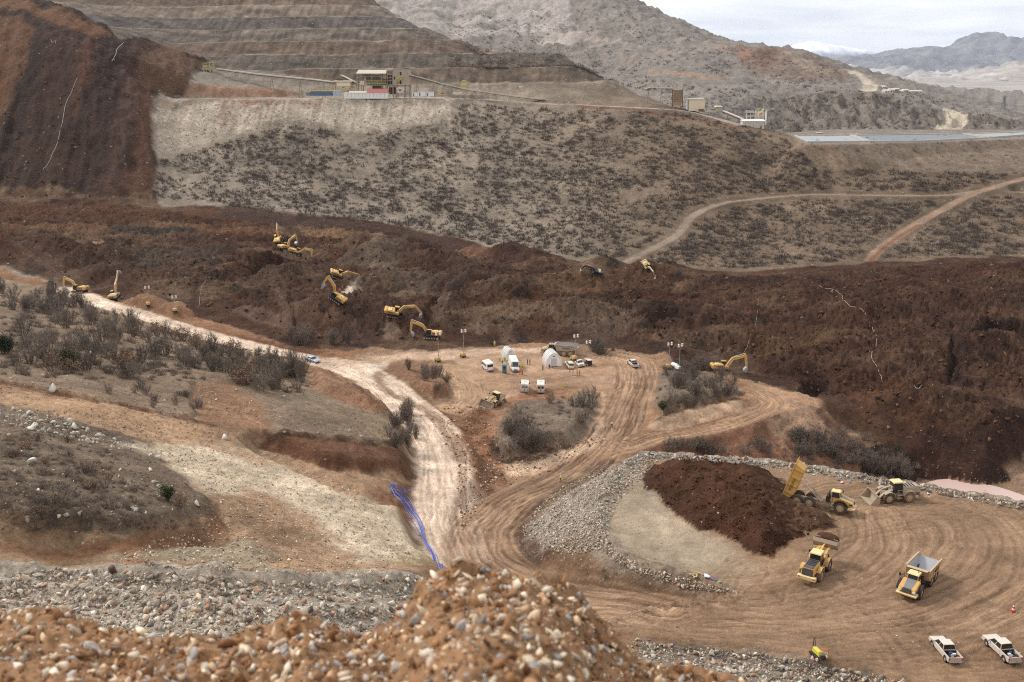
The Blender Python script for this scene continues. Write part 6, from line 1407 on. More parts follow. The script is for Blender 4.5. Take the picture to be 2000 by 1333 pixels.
# ------------------------------------------------------------------ excavators
def excavator(label, b1=55, st=-70, bk=-120, house=0, pal_=YEL, group='excavators digging in the slide', cw=True):
    """b1 boom angle above level, st stick angle, bk bucket angle (degrees); house: turn of the upper body over the tracks"""
    t = thing('excavator', label, 'excavator', group=group)
    for s in (-1,1):
        m = MB(); N = 8; pts = []
        for cx, d0 in ((2.1,-90),(-2.1,90)):
            for i in range(N+1): a = math.radians(d0+180*i/N); pts.append((cx+.5*math.cos(a), .5+.5*math.sin(a)))
        m.prism(pts, s*1.4-.32, s*1.4+.32)
        for k in range(14): x = -2.1+k*.323; m.box(x-.05,x+.05,s*1.4-.34,s*1.4+.34,.99,1.05)
        tr = m.build('track', BLK, t)
        m = MB()
        for x in (-2.1,-1.2,-.4,.4,1.2,2.1): m.cyl((x,s*1.73,.42),(0,1,0),.26 if abs(x) < 2 else .36,.06,10)
        m.build('rollers', DUST, tr)
    MB().box(-1.3,1.3,-1.1,1.1,.5,.95).cyl((0,0,1.1),(0,0,1),.8,.3,16).build('undercarriage', DUST, t)
    H = math.radians(house); ch, sh = math.cos(H), math.sin(H)
    parts = []
    def P(mb, name, m, par=None, **k): 
        mb.v = [(x*ch-y*sh, x*sh+y*ch, z) for x,y,z in mb.v]; return mb.build(name, m, par or t, **k)
    P(MB().box(-3.1,1.6,-1.55,1.55,1.25,1.5), 'deck', DKG)
    ho = P(MB().box(-2.5,.2,-1.5,1.5,1.5,2.55,(0,.15,.08,.08)), 'engine_hood', pal_, bevel=.08)
    P(MB().prism([(-3.45,1.45),(-3.55,2.3),(-3.2,2.65),(-2.5,2.65),(-2.5,1.35),(-3.2,1.3)], -1.5, 1.5), 'counterweight', pal_, bevel=.1)
    P(MB().box(-2.2,-.9,-1.0,1.0,2.55,2.72,(.1,.1,.1,.1)), 'hood_top', CREAMY, ho)
    for s in (-1,1):
        for k in range(5): P(MB().box(-2.2+k*.4,-2.0+k*.4,s*1.5-.02,s*1.5+.02,1.75,2.3), 'louvre', BLK, ho)
    P(MB().box(.2,1.5,-1.5,-.65,1.5,2.2,(0,.1,0,0)), 'tool_box', pal_, bevel=.05)
    cab = P(MB().box(-.1,1.75,.55,1.5,1.5,2.1).box(-.1,1.75,.55,1.5,2.1,3.15,(.05,.45,.04,.04)), 'cab', BLK)
    cp = MB(); 
    w = MB().add([(1.78,.62,1.75),(1.78,1.43,1.75),(1.36,1.4,3.05),(1.36,.65,3.05),(1.75,.62,1.75),(1.75,1.43,1.75),(1.33,1.4,3.05),(1.33,.65,3.05)], [(0,1,2,3),(7,6,5,4),(0,4,5,1),(1,5,6,2),(2,6,7,3),(3,7,4,0)]); P(w, 'window', GLASS, cab)
    P(MB().box(0,1.55,1.49,1.515,2.1,2.98,(.02,.38,0,0)), 'window', GLASS, cab); P(MB().box(0,1.4,.535,.56,2.1,2.98,(.02,.38,0,0)), 'window', GLASS, cab)
    P(MB().box(-.12,1.35,.56,1.49,3.15,3.24), 'cab_roof', pal_, cab)
    if cw:
        P(MB().box(-3.575,-3.55,-.62,.62,1.72,2.22), 'badge', BLK)
        o = lettering('CAT', .42, WHITE, t, (0,0,0), (0,0,0)); o.matrix_local = Matrix.Rotation(H, 4, 'Z') @ Matrix.Translation((-3.585,0,1.97)) @ Euler((math.radians(90),0,math.radians(-90))).to_matrix().to_4x4()
    hoses(t, [(1.1*ch-.25*sh,1.1*sh+.25*ch,2.0),(1.6*ch-.3*sh,1.6*sh+.3*ch,2.9),(2.2*ch-.3*sh,2.2*sh+.3*ch,3.6)])
    for k in range(3): P(MB().box(-2.4+k*.8,-2.36+k*.8,-1.45,-1.41,2.55,3.0).tube((-2.4,-1.43,3.0),(-.8,-1.43,3.0),.025,4), 'handrail', BLK)
    P(MB().cyl((-1.6,.6,2.95),(0,0,1),.08,.55,8), 'exhaust', BLK)
    # boom
    A = Vector((1.0,0,1.8)); a1 = math.radians(b1); k1 = math.radians(b1-38); B1 = A+Vector((math.cos(a1),0,math.sin(a1)))*3.1; B2 = B1+Vector((math.cos(k1),0,math.sin(k1)))*3.7
    sa = math.radians(st); S0 = B2-Vector((math.cos(sa),0,math.sin(sa)))*.7; S1 = B2+Vector((math.cos(sa),0,math.sin(sa)))*3.2
    up_ = (0,1,0)
    def taper(a, b, w, h0, h1):
        d = (b-a).normalized(); n = Vector((-d.z,0,d.x)); return MB().add([a-n*h0/2+Vector((0,-w/2,0)), a+n*h0/2+Vector((0,-w/2,0)), b+n*h1/2+Vector((0,-w/2,0)), b-n*h1/2+Vector((0,-w/2,0)), a-n*h0/2+Vector((0,w/2,0)), a+n*h0/2+Vector((0,w/2,0)), b+n*h1/2+Vector((0,w/2,0)), b-n*h1/2+Vector((0,w/2,0))],
                 [(0,1,2,3),(7,6,5,4),(0,4,5,1),(1,5,6,2),(2,6,7,3),(3,7,4,0)])
    m = taper(A, B1, .55, .6, .95); m2 = taper(B1, B2, .55, .95, .5); m.add(m2.v, m2.f); m.cyl(B1, (0,1,0), .48, .552, 12); bo = P(m, 'boom', pal_)
    m = taper(S0, B2, .42, .5, .72); m2 = taper(B2, S1, .42, .72, .36); m.add(m2.v, m2.f); so = P(m, 'stick', pal_)
    for s in (-1,1): P(MB().tube((1.6,s*.42,1.5), B1+Vector((0,s*.42,-.1)), .11, 8), 'boom_cylinder', CHROME)
    P(MB().tube(B1+Vector((.1,0,.6)), S0+Vector((0,0,.15)), .1, 8), 'stick_cylinder', CHROME, bo)
    nS = Vector((math.sin(sa),0,-math.cos(sa)))*-1
    P(MB().tube(B2+nS*.45, S1+nS*.35, .09, 8), 'bucket_cylinder', CHROME, so)
    b = MB(); prof = [(0,0),(.25,-.55),(.75,-1.0),(1.3,-1.0),(1.75,-.55)]
    for s in (-1,1): b.prism(prof+[(.6,.1)], s*.72-.04, s*.72+.04)
    for p, q in zip(prof[:-1], prof[1:]): b.beam((p[0],0,p[1]),(q[0],0,q[1]),1.44,.08,(0,0,1) if abs(p[0]-q[0]) > abs(p[1]-q[1]) else (1,0,0))
    b.beam((0,0,0),(.6,0,.1),1.44,.08)
    for i in range(5): b.beam((1.7,-.62+i*.31,-.6),(2.0,-.62+i*.31,-.42),.12,.08)
    b.rot((0,0,0), -(bk)); b.v = [(x+S1.x,y,z+S1.z) for x,y,z in b.v]; P(b, 'bucket', SILVER)
    return t
EX = [ # px,py, heading px,py, boom, stick, bucket, house, label
    (545,472, 546,462, 62,-60,-60, 'farthest excavator, seen from behind with its boom straight up, upper left of the slide'),
    (557,489, 572,485, 70,-65,-100, 'excavator with boom raised high between two others at the upper left dig'),
    (577,496, 606,494, 38,-85,-110, 'excavator reaching right with a grey bucket at the upper left dig'),
    (658,544, 690,541, 40,-10,-60, 'excavator with an orange-vested man beside it, boom stretched up to the right'),
    (655,586, 634,584, 62,-80,-80, 'excavator facing left with its counterweight to the camera, middle of the slide'),
    (770,618, 812,620, 50,-45,-60, 'excavator reaching right over a ledge, upper of two by the pale road junction'),
    (842,660, 800,662, 52,-88,-95, 'nearest slide excavator, side view with boom to the left above the camp'),
    (156,572, 132,564, 56,-75,-80, 'orange excavator half hidden by bushes at the left end of the pale road'),
    (226,584, 226,560, 70,40,-20, 'cream excavator seen from behind with boom straight up beside the pale road'),
    (1161,536, 1150,545, 40,-80,-90, 'small dark excavator on the far rim of the slide'),
    (1264,524, 1275,545, 42,-82,-100, 'pale excavator with boom lowered on the far rim of the slide'),
    (1410,728, 1446,726, 50,-78,-80, 'yellow excavator at the scrub edge right of the camp, boom to the right')]
for i, (px, py, hx, hy, b1, st, bk, lb) in enumerate(EX):
    o = excavator(lb, b1, st, bk, pal_=(YELD if i in (8,10) else (DKG if i == 9 else YEL)), cw=(i not in (9,)))
    place(o, px, py, ymin=200, span=(2,1.4), head=[92, 50, -8, 22, 165, 2, 178, 165, 92, 200, -60, 5][i]); 
    o.scale = ((.78,) if i in (9, 10) else (.93,))*3
# ------------------------------------------------------------------ cars, vans, people, camp
def arch(cx, r, z, n=7): return [(cx+math.cos(a)*r, z+math.sin(a)*r) for a in [math.pi*i/n for i in range(n+1)]]
def car_wheels(t, xs, hw, r=.37):
    for x in xs:
        for s in (-1,1):
            w = wheel(t, x, s*(hw-.12), r, .24, BLK, STEEL, lugs=0)
def greenhouse(parent, base, top, z0, z1, m, split=2, faces='FBLR'):
    g = MB().add([(base[0],-base[2],z0),(base[1],-base[2],z0),(base[1],base[2],z0),(base[0],base[2],z0),(top[0],-top[2],z1),(top[1],-top[2],z1),(top[1],top[2],z1),(top[0],top[2],z1)], [(0,3,2,1),(4,5,6,7),(0,1,5,4),(1,2,6,5),(2,3,7,6),(3,0,4,7)]).build('cabin', m, parent, bevel=.04)
    panes(g, base, top, z0, z1, split=split, inset=.05, faces=faces); return g
def lights(t, xf, xb, hw, z):
    for s in (-1,1): MB().box(xf-.06,xf+.03,s*(hw-.25)-.17,s*(hw-.25)+.17,z-.07,z+.08).build('headlight', LAMPG, t); MB().box(xb-.03,xb+.05,s*(hw-.12)-.08,s*(hw-.12)+.08,z-.1,z+.22).build('tail_light', RED, t)
def pickup(label, group=None, m=WHITED, cargo=0):
    t = thing('pickup_truck', label, 'pickup truck', group=group); hw = .92
    low = [(-2.62,.52)]+arch(-1.75,.45,.45)[::-1][:0]
    prof = [(2.62,.42),(2.66,.8),(2.5,1.02),(1.25,1.12),(-.95,1.12),(-.95,.95),(-.95,.4)]
    low = [(-.95,.4)]; fr = [(1.65+.46,.4)]+arch(1.65,.46,.4)[0:]; 
    p = [(2.62,.42),(2.66,.8),(2.5,1.02),(1.25,1.12),(-.98,1.12),(-.98,.4),(1.65-.46,.4)]+[q for q in arch(1.65,.46,.4)[::-1]][1:]
    MB().prism(p, -hw, hw).build('body', m, t, bevel=.05)
    b = MB()
    rp = [(-.98,.4),(-.98,1.12),(-2.62,1.1),(-2.62,.5),(-1.75-.46,.5)]+arch(-1.75,.46,.45)[::-1][1:-1]+[(-1.75+.46,.4)]
    for s in (-1,1): b.prism(rp, min(s*hw,s*(hw-.09)), max(s*hw,s*(hw-.09)))
    bed = b.build('bed_side', m, t)
    MB().box(-2.64,-2.56,-hw,hw,.5,1.1).build('tailgate', m, t, bevel=.02)
    MB().box(-2.56,-.98,-hw+.1,hw-.1,.62,.68).box(-1.04,-.98,-hw+.1,hw-.1,.68,1.1).build('bed_floor', BLK, t)
    MB().box(-2.78,-2.6,-.8,.8,.42,.56).build('bumper', STEEL, t, bevel=.03); MB().box(2.6,2.74,-.88,.88,.42,.62).build('bumper', m, t, bevel=.04); MB().box(2.62,2.69,-.5,.5,.68,.9).build('grille', BLK, t)
    greenhouse(t, (-.95,1.35,.88), (-.72,.55,.70), 1.12, 1.76, m); lights(t, 2.62, -2.62, hw, .82); car_wheels(t, (1.65,-1.75), hw)
    for s in (-1,1): MB().box(1.0,1.12,s*(hw+.16)-.1,s*(hw+.16)+.1,1.12,1.3).build('mirror', m, t)
    if cargo:
        r = np.random.default_rng(cargo); c0 = [(ORANGE,'box'),(MIDG,'tool_box'),(STEEL,'can'),(WHITE,'sack'),(mat('blue_plastic',(60,100,170),.5),'crate')]
        for k in range(5):
            x = -2.3+.3*k; y = r.uniform(-.55,.55); w = r.uniform(.12,.3); tag(MB().box(x-.13,x+.13,y-w,y+w,.69,.69+r.uniform(.12,.3)).build(c0[k][1], c0[k][0], t))
    return t
def hatch(label, prof, base, top, z0, z1, m, hw=.88, group=None, cat='car', nm='car', wh=(1.4,-1.4), split=2):
    t = thing(nm, label, cat, group=group)
    MB().prism(prof, -hw, hw).build('body', m, t, bevel=.06); greenhouse(t, base, top, z0, z1, m, split); lights(t, prof[0][0], min(q[0] for q in prof), hw, .72); car_wheels(t, wh, hw, .33)
    return t
def cprof(L, zh, zb, wf, wb, r=.4, gz=.28): 
    f, b = L/2, -L/2
    return [(f,gz+.1),(f,.62),(f-.15,zh-.12),(f-.9,zh),(b+.7,zb),(b+.05,zb-.1),(b,.5),(b+.05,gz+.05),(wb-r,gz)]+arch(wb,r,gz)[::-1][1:-1]+[(wb+r,gz),(wf-r,gz)]+arch(wf,r,gz)[::-1][1:-1]+[(wf+r,gz)]
place(pickup('white pickup truck with an orange box in its bed, left of two at lower right', 'pickups at the lower right', cargo=3), 1845, 1278, 1826, 1255, span=(1.7,.8)).scale = (.86,)*3
place(pickup('white pickup truck with grey gear in its open bed, rightmost at the lower right', 'pickups at the lower right', cargo=8), 1955, 1276, 1930, 1252, span=(1.7,.8)).scale = (.9,)*3
place(pickup('white pickup truck parked alone at the right side of the camp'), 1236, 714, 1224, 706, ymin=200, span=(1.7,.8))
SILV = mat('silver_blue_paint', (178,190,206), .3, .4, dirt=.12, spec=.6)
place(hatch('silver sedan on the pale road at the junction', cprof(4.6,.9,.98,1.4,-1.35), (-1.75,1.05,.8), (-1.0,.25,.6), .9, 1.42, SILV), 611, 706, 630, 712, ymin=200, span=(1.5,.8))
place(hatch('dusty cream car beside the white tent, left of two parked side by side', cprof(4.4,1.0,1.05,1.35,-1.3), (-1.9,1.0,.84), (-1.6,.35,.68), 1.0, 1.68, mat('cream_paint',(222,212,188),.5,dirt=.4), nm='car'), 1112, 717, 1103, 708, ymin=200, span=(1.5,.8))
place(pickup('white pickup truck with dark windscreen, right of two parked beside the white tent'), 1133, 715, 1140, 722, ymin=200, span=(1.7,.8))

def van(label, L=5.9, h=2.6, hw=1.0, windows=False, m=WHITE, group=None, door=False, nm='van'):
    t = thing(nm, label, 'van', group=group); f, b = L/2, -L/2; wf, wb, r, gz = f-1.0, b+1.2, .42, .36
    p = [(f,gz+.05),(f+.02,.75),(f-.25,1.15),(f-.75,1.35),(f-1.45,h-.12),(f-1.75,h),(b+.15,h),(b,h-.15),(b,gz+.05),(wb-r,gz)]+arch(wb,r,gz)[::-1][1:-1]+[(wb+r,gz),(wf-r,gz)]+arch(wf,r,gz)[::-1][1:-1]+[(wf+r,gz)]
    bd = MB().prism(p, -hw, hw).build('body', m, t, bevel=.09)
    V = [(f-.80,-hw+.12,1.42),(f-.80,hw-.12,1.42),(f-1.38,hw-.18,h-.22),(f-1.38,-hw+.18,h-.22)]; MB().add([(x+.035,y,z+.02) for x,y,z in V]+[(x-.03,y,z-.02) for x,y,z in V], [(0,1,2,3),(7,6,5,4),(0,4,5,1),(1,5,6,2),(2,6,7,3),(3,7,4,0)]).build('windscreen', GLASS, t)
    for s in (-1,1):
        y0, y1 = s*(hw+.003)-.008, s*(hw+.003)+.008
        MB().prism([(f-1.0,1.4),(f-1.95,1.4),(f-1.95,h-.42),(f-1.5,h-.42)], y0, y1).build('window', GLASS, t)
        if windows:
            for k in range(3): x1 = f-2.05-k*1.15; MB().box(x1-1.02, x1, y0, y1, 1.4, h-.42).build('window', GLASS, t)
        MB().box(f-1.1,f-.98,s*(hw+.17)-.1,s*(hw+.17)+.1,1.35,1.7).build('mirror', BLK, t)
        MB().box(b+.1,f-.2,s*hw-.012,s*hw+.012,.78,.83).build('side_trim', MIDG, t)
    if windows: MB().box(b-.012,b+.01,-hw+.2,hw-.2,1.4,h-.4).build('rear_window', GLASS, t)
    else:
        for s in (-1,1): MB().box(b-.012,b+.01,s*.45-.3,s*.45+.3,1.5,h-.5).build('rear_window', GLASS if not door else MIDG, t); MB().box(b-.02,b,s*.06-.02,s*.06+.02,.6,h-.2).build('door_seam', BLK, t)
    MB().box(b-.12,b+.05,-hw+.05,hw-.05,.36,.6).build('bumper', MIDG, t, bevel=.03); MB().box(f-.05,f+.1,-hw+.05,hw-.05,.38,.66).build('bumper', MIDG, t, bevel=.03); MB().box(f-.02,f+.05,-.45,.45,.72,.95).build('grille', BLK, t)
    lights(t, f, b, hw, .9); car_wheels(t, (wf, wb), hw, .36)
    if door: MB().box(b-.9,b,-hw-.06,-hw,.5,h-.2).build('open_door', m, t)
    MB().box(-.4,.4,-.35,.35,h,h+.1).build('roof_vent', WHITED, t); return t
place(van('white minibus with dark side windows at the left of the camp', 6.0, 2.5, windows=True, nm='minibus'), 953, 722, 938, 706, ymin=200, span=(2,.9))
place(van('long white van with tent attached to its rear, facing the camera', 6.8, 2.8), 1003, 720, 1009, 732, ymin=200, span=(2,.9))
place(van('white van seen from behind with a side door open, left of the rear-facing pair', 5.8, 2.6, door=True, m=WHITED), 1024, 764, 1025, 752, ymin=150, span=(2,.9))
place(van('white van seen from behind, right of the rear-facing pair beside the russet shrub', 5.6, 2.6, m=WHITED), 1056, 763, 1056, 752, ymin=150, span=(2,.9))

# white inflatable tents: arched ribs with cloth between
def tent(label, L, W, H, px, py, head, nm='tent'):
    t = thing(nm, label, 'tent'); nr = 5; na = 14; rows = []
    m = MB(); V = []; cols = 2*(nr-1)+1
    for i in range(cols):
        x = -L/2+L*i/(cols-1); sag = .93 if i % 2 else 1.0
        for j in range(na+1):
            a = math.pi*j/na; V.append((x, math.cos(a)*W/2*sag*(1-.12*math.sin(a)), math.sin(a)**.85*H*sag))
    F = [(i*(na+1)+j, i*(na+1)+j+1, (i+1)*(na+1)+j+1, (i+1)*(na+1)+j) for i in range(cols-1) for j in range(na)]
    m.add(V, F); F = [tuple(range(na+1)), tuple((cols-1)*(na+1)+k for k in range(na, -1, -1))]; m.f += F
    cl = m.build('tent_cloth', mat('tent_cloth', (236,236,236), .6, dirt=.12, dirt_rgb=(200,190,178)), t)
    for i in range(0, cols, 2):
        rb = MB(); x = V[i*(na+1)][0]
        for j in range(na): a = Vector(V[i*(na+1)+j]); b = Vector(V[i*(na+1)+j+1]); rb.tube(a, b, .16, 8)
        rb.build('rib', WHITE, t)
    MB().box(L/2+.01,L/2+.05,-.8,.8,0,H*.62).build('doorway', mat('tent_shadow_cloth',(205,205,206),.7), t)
    MB().box(L/2+.02,L/2+.05,-.35,.35,H*.72,H*.80).build('marking', MIDG, t)
    place(t, px, py, ymin=200, head=head, span=(L/2*.6, W/2*.6), level=True); return t
tent('large white arched inflatable tent in the middle of the camp', 4.4, 4.6, 3.8, 1078, 712, -78)
tent('smaller white pointed tent attached behind the long white van', 3.6, 3.0, 3.1, 993, 700, -70)
# teal portable toilet
t = thing('portable_toilet', 'teal portable cabin beside the long white van', 'portable toilet'); TEAL = mat('teal_plastic', (88,142,150), .5, dirt=.3)
MB().box(-.6,.6,-.6,.6,.1,2.2).build('cabin', TEAL, t, bevel=.04); MB().prism([(-.68,2.2),(.68,2.2),(.5,2.4),(-.5,2.4)], -.66, .66).build('roof', TEAL, t)
d = MB().box(.6,.64,-.42,.42,.15,2.05).build('door', mat('teal_door',(60,104,118),.5), t); MB().box(.64,.66,-.25,.25,1.2,1.8).build('window', GLASS, d); MB().box(-.62,.62,-.62,.62,0,.1).build('base', BLK, t)
place(t, 985, 728, ymin=200, head=-85, level=True, span=(.5,.5))

def light_tower(label, px, py, H=8.0, up=True, trailer=YEL, ymin=200, head=-60):
    t = thing('light_tower', label, 'light tower', group='mobile light towers')
    MB().box(-.9,.9,-.55,.55,.55,1.35,(.1,.1,.05,.05)).build('generator_hood', trailer, t, bevel=.06); MB().box(-1.0,1.0,-.6,.6,.4,.55).beam((1.0,0,.45),(1.9,0,.4),.08,.08).build('chassis', BLK, t)
    for s in (-1,1): wheel(t, 0, s*.7, .3, .18, BLK, STEEL, lugs=0)
    m = MB().tube((.5,0,1.2),(.5,0,H*.5),.09,6).tube((.5,0,H*.45),(.5,0,H*.8),.065,6).tube((.5,0,H*.75),(.5,0,H),.045,6)
    for a in (0,90,180,270): m.beam((0,0,.45),(1.5*math.cos(math.radians(a+45)),1.3*math.sin(math.radians(a+45)),.1),.06,.06)
    m.build('mast', STEEL, t); MB().beam((.5,-.75,H-.5),(.5,.75,H-.5),.06,.06).beam((.5,-.75,H),(.5,.75,H),.06,.06).build('crossbar', STEEL, t)
    for z in (H-.5,H):
        for s in (-1,1):
            l = MB().cyl((.55,s*.6,z), (1,0,-.4), .16, .3, 10, .3).build('lamp', WHITE, t); MB().cyl((.71,s*.6,z-.07), (1,0,-.4), .27, .04, 10).build('lamp_glass', LAMPG, l)
    place(t, px, py, ymin=ymin, head=head, level=True, span=(.8,.5)); return t
for a in [('light tower with yellow trailer on the dark slide edge, farthest left', 290, 598, 6.8), ('light tower with cream box trailer beside the pale road, second from the left', 342, 610, 5.6), ('light tower left of the camp, over the brown shrub mound', 855, 706, 8.6),
          ('light tower with yellow trailer behind the white minibus', 904, 698, 8.2), ('light tower behind the grey dump truck', 1122, 704, 7.6), ('light tower beside the small cart right of the parked cars', 1146, 710, 6.6),
          ('light tower among shrubs right of the camp, left of two', 1304, 722, 7.6), ('light tower with white box trailer right of the camp, right of two', 1310+14, 724, 7.6)]:
    light_tower(a[0], a[1], a[2], a[3], trailer=YELD if 'cream' in a[0] else (WHITE if 'white box' in a[0] else YEL))
t = thing('cart', 'small dark two-wheeled cart with white edge right of the parked cars', 'cart'); MB().box(-.8,.8,-.6,.6,.5,1.6).build('box', BLK, t); MB().box(-.85,.85,-.65,.65,1.6,1.68).build('lid', WHITED, t)
for s in (-1,1): wheel(t, 0, s*.7, .35, .15, BLK, STEEL, lugs=0)
place(t, 1150, 714, ymin=200, head=-70, level=True, span=(.6,.5))
t = thing('cabin_trailer', 'small white tank trailer among the shrubs right of the camp', 'trailer'); MB().cyl((0,0,1.2),(1,0,0),.6,2.2,12).build('tank', WHITE, t); MB().box(-1.1,1.1,-.4,.4,.45,.62).build('chassis', BLK, t)
for s in (-1,1): wheel(t, 0, s*.6, .32, .16, BLK, STEEL, lugs=0)
place(t, 1318, 722, ymin=200, head=-60, level=True, span=(.6,.5))

# ------------------------------------------------------------------ people
def person_mesh(name, J, cols, seed=0):
    """continuous skinned body; J: joint -> (x,y,z,r); faces take the colour of what is worn at that height"""
    E = [('pel','spi'),('spi','che'),('che','nek'),('nek','hed'),('hed','top'),('che','shL'),('shL','elL'),('elL','wrL'),('wrL','haL'),('che','shR'),('shR','elR'),('elR','wrR'),('wrR','haR'),('pel','hiL'),('hiL','knL'),('knL','anL'),('anL','toL'),('pel','hiR'),('hiR','knR'),('knR','anR'),('anR','toR')]
    for s in 'LR':
        hx, hy, hz, _ = J['ha'+s]
        for i, (dy, l) in enumerate(((-.028,.075),(-.010,.09),(.010,.085),(.028,.07))): J[f'f{i}{s}'] = (hx+.01, hy+dy, hz-l, .009); E.append(('ha'+s, f'f{i}{s}'))
        wx, wy, wz, _ = J['wr'+s]; J['th'+s] = (wx+.055, wy, wz-.07, .010); E.append(('ha'+s, 'th'+s))
    nm = list(J); me = bpy.data.meshes.new('tmp'); me.from_pydata([J[k][:3] for k in nm], [(nm.index(a), nm.index(b)) for a, b in E], [])
    o = bpy.data.objects.new('tmp', me); COL.objects.link(o); sk = o.modifiers.new('s', 'SKIN'); sv = me.skin_vertices[0].data
    for i, k in enumerate(nm): sv[i].radius = (J[k][3]*(1.25 if k in ('che','spi','pel') else 1), J[k][3]); sv[i].use_root = (k == 'pel')
    ss_ = o.modifiers.new('b', 'SUBSURF'); ss_.levels = 1; ss_.render_levels = 1
    dg = bpy.context.evaluated_depsgraph_get(); out = bpy.data.meshes.new_from_object(o.evaluated_get(dg)); bpy.data.objects.remove(o); out.name = name
    return out
def joints(walk=0.0, arm=0.0):
    w = walk
    return {'pel':(0,0,.95,.13),'spi':(0,0,1.12,.125),'che':(0,0,1.36,.135),'nek':(0,0,1.5,.06),'hed':(.02,0,1.62,.095),'top':(.01,0,1.72,.08),
            'shL':(0,.19,1.42,.07),'elL':(-.03+arm*.15,.27,1.14,.05),'wrL':(.06+arm*.3,.27,.92+arm*.25,.035),'haL':(.09+arm*.34,.27,.85+arm*.28,.035),
            'shR':(0,-.19,1.42,.07),'elR':(-.03,-.27,1.14,.05),'wrR':(.06+w*.1,-.27,.92,.035),'haR':(.09+w*.12,-.27,.85,.035),
            'hiL':(0,.10,.88,.10),'knL':(.04+w*.18,.11,.5,.07),'anL':(w*.2,.11,.09,.05),'toL':(.15+w*.2,.12,.04,.045),
            'hiR':(0,-.10,.88,.10),'knR':(.03-w*.05,-.11,.5,.07),'anR':(-w*.28,-.11,.09,.05),'toR':(.15-w*.26,-.12,.04,.045)}
POSE = [person_mesh('body', joints(0,0), None), person_mesh('body', joints(1,0), None), person_mesh('body', joints(0,1), None)]
SKIN = mat('skin', (176,128,100), .6, dirt=.05)
def person(label, px, py, top, legs, pose=0, helmet=None, head=-60, ymin=150, group=None):
    t = thing('person', label, 'person', group=group); me = POSE[pose].copy(); me.materials.clear()
    tm = mat('cloth_%d_%d_%d' % top, top, .8, dirt=.12); lm = mat('cloth_%d_%d_%d' % legs, legs, .85, dirt=.2)
    for m in (SKIN, tm, lm, BLK): me.materials.append(m)
    idx = []
    for p in me.polygons:
        x, y, z = p.center; idx.append(0 if z > 1.5 or (abs(y) > .2 and z < .98 and z > .6) or (pose == 2 and x > .3) else (1 if z > .93 else (2 if z > .12 else 3)))
    me.polygons.foreach_set('material_index', idx); me.polygons.foreach_set('use_smooth', [True]*len(me.polygons)); link('body', me, t)
    V, F = ICO2; hm = MB(); 
    if helmet: hm.add([tuple(v) for v in (V*np.array([.135,.12,.12])*np.where(V[:,2:3] < -.1, [[1,1,.1]], [[1,1,1]])+np.array([.01,0,1.68]))], [tuple(x) for x in F]); hm.box(.08,.2,-.08,.08,1.66,1.68); hm.build('helmet', mat('helmet_%d' % helmet[0], helmet, .35), t, smooth=True)
    else: hm.add([tuple(v) for v in (V*np.array([.115,.11,.10])+np.array([-.02,0,1.69]))], [tuple(x) for x in F]); hm.build('hair', mat('dark_hair', (34,28,26), .8), t, smooth=True)
    f = MB().box(.09,.13,-.02,.02,1.56,1.62).build('nose', SKIN, t); 
    for s in (-1,1): MB().box(.095,.112,s*.038-.012,s*.038+.012,1.615,1.635).build('eye', BLK, t); MB().box(-.02,.03,s*.1-.01,s*.1+.01,1.58,1.65).build('ear', SKIN, t)
    MB().box(.095,.11,-.025,.025,1.535,1.545).build('mouth', mat('lips', (140,70,64), .6), t)
    place(t, px, py, ymin=ymin, head=head, level=True, span=(.15,.15)); return t
HV = (214,232,96); OR = (226,92,54); YL = (226,196,84); NV = (36,40,56); DK = (40,38,40); WH = (226,226,220)
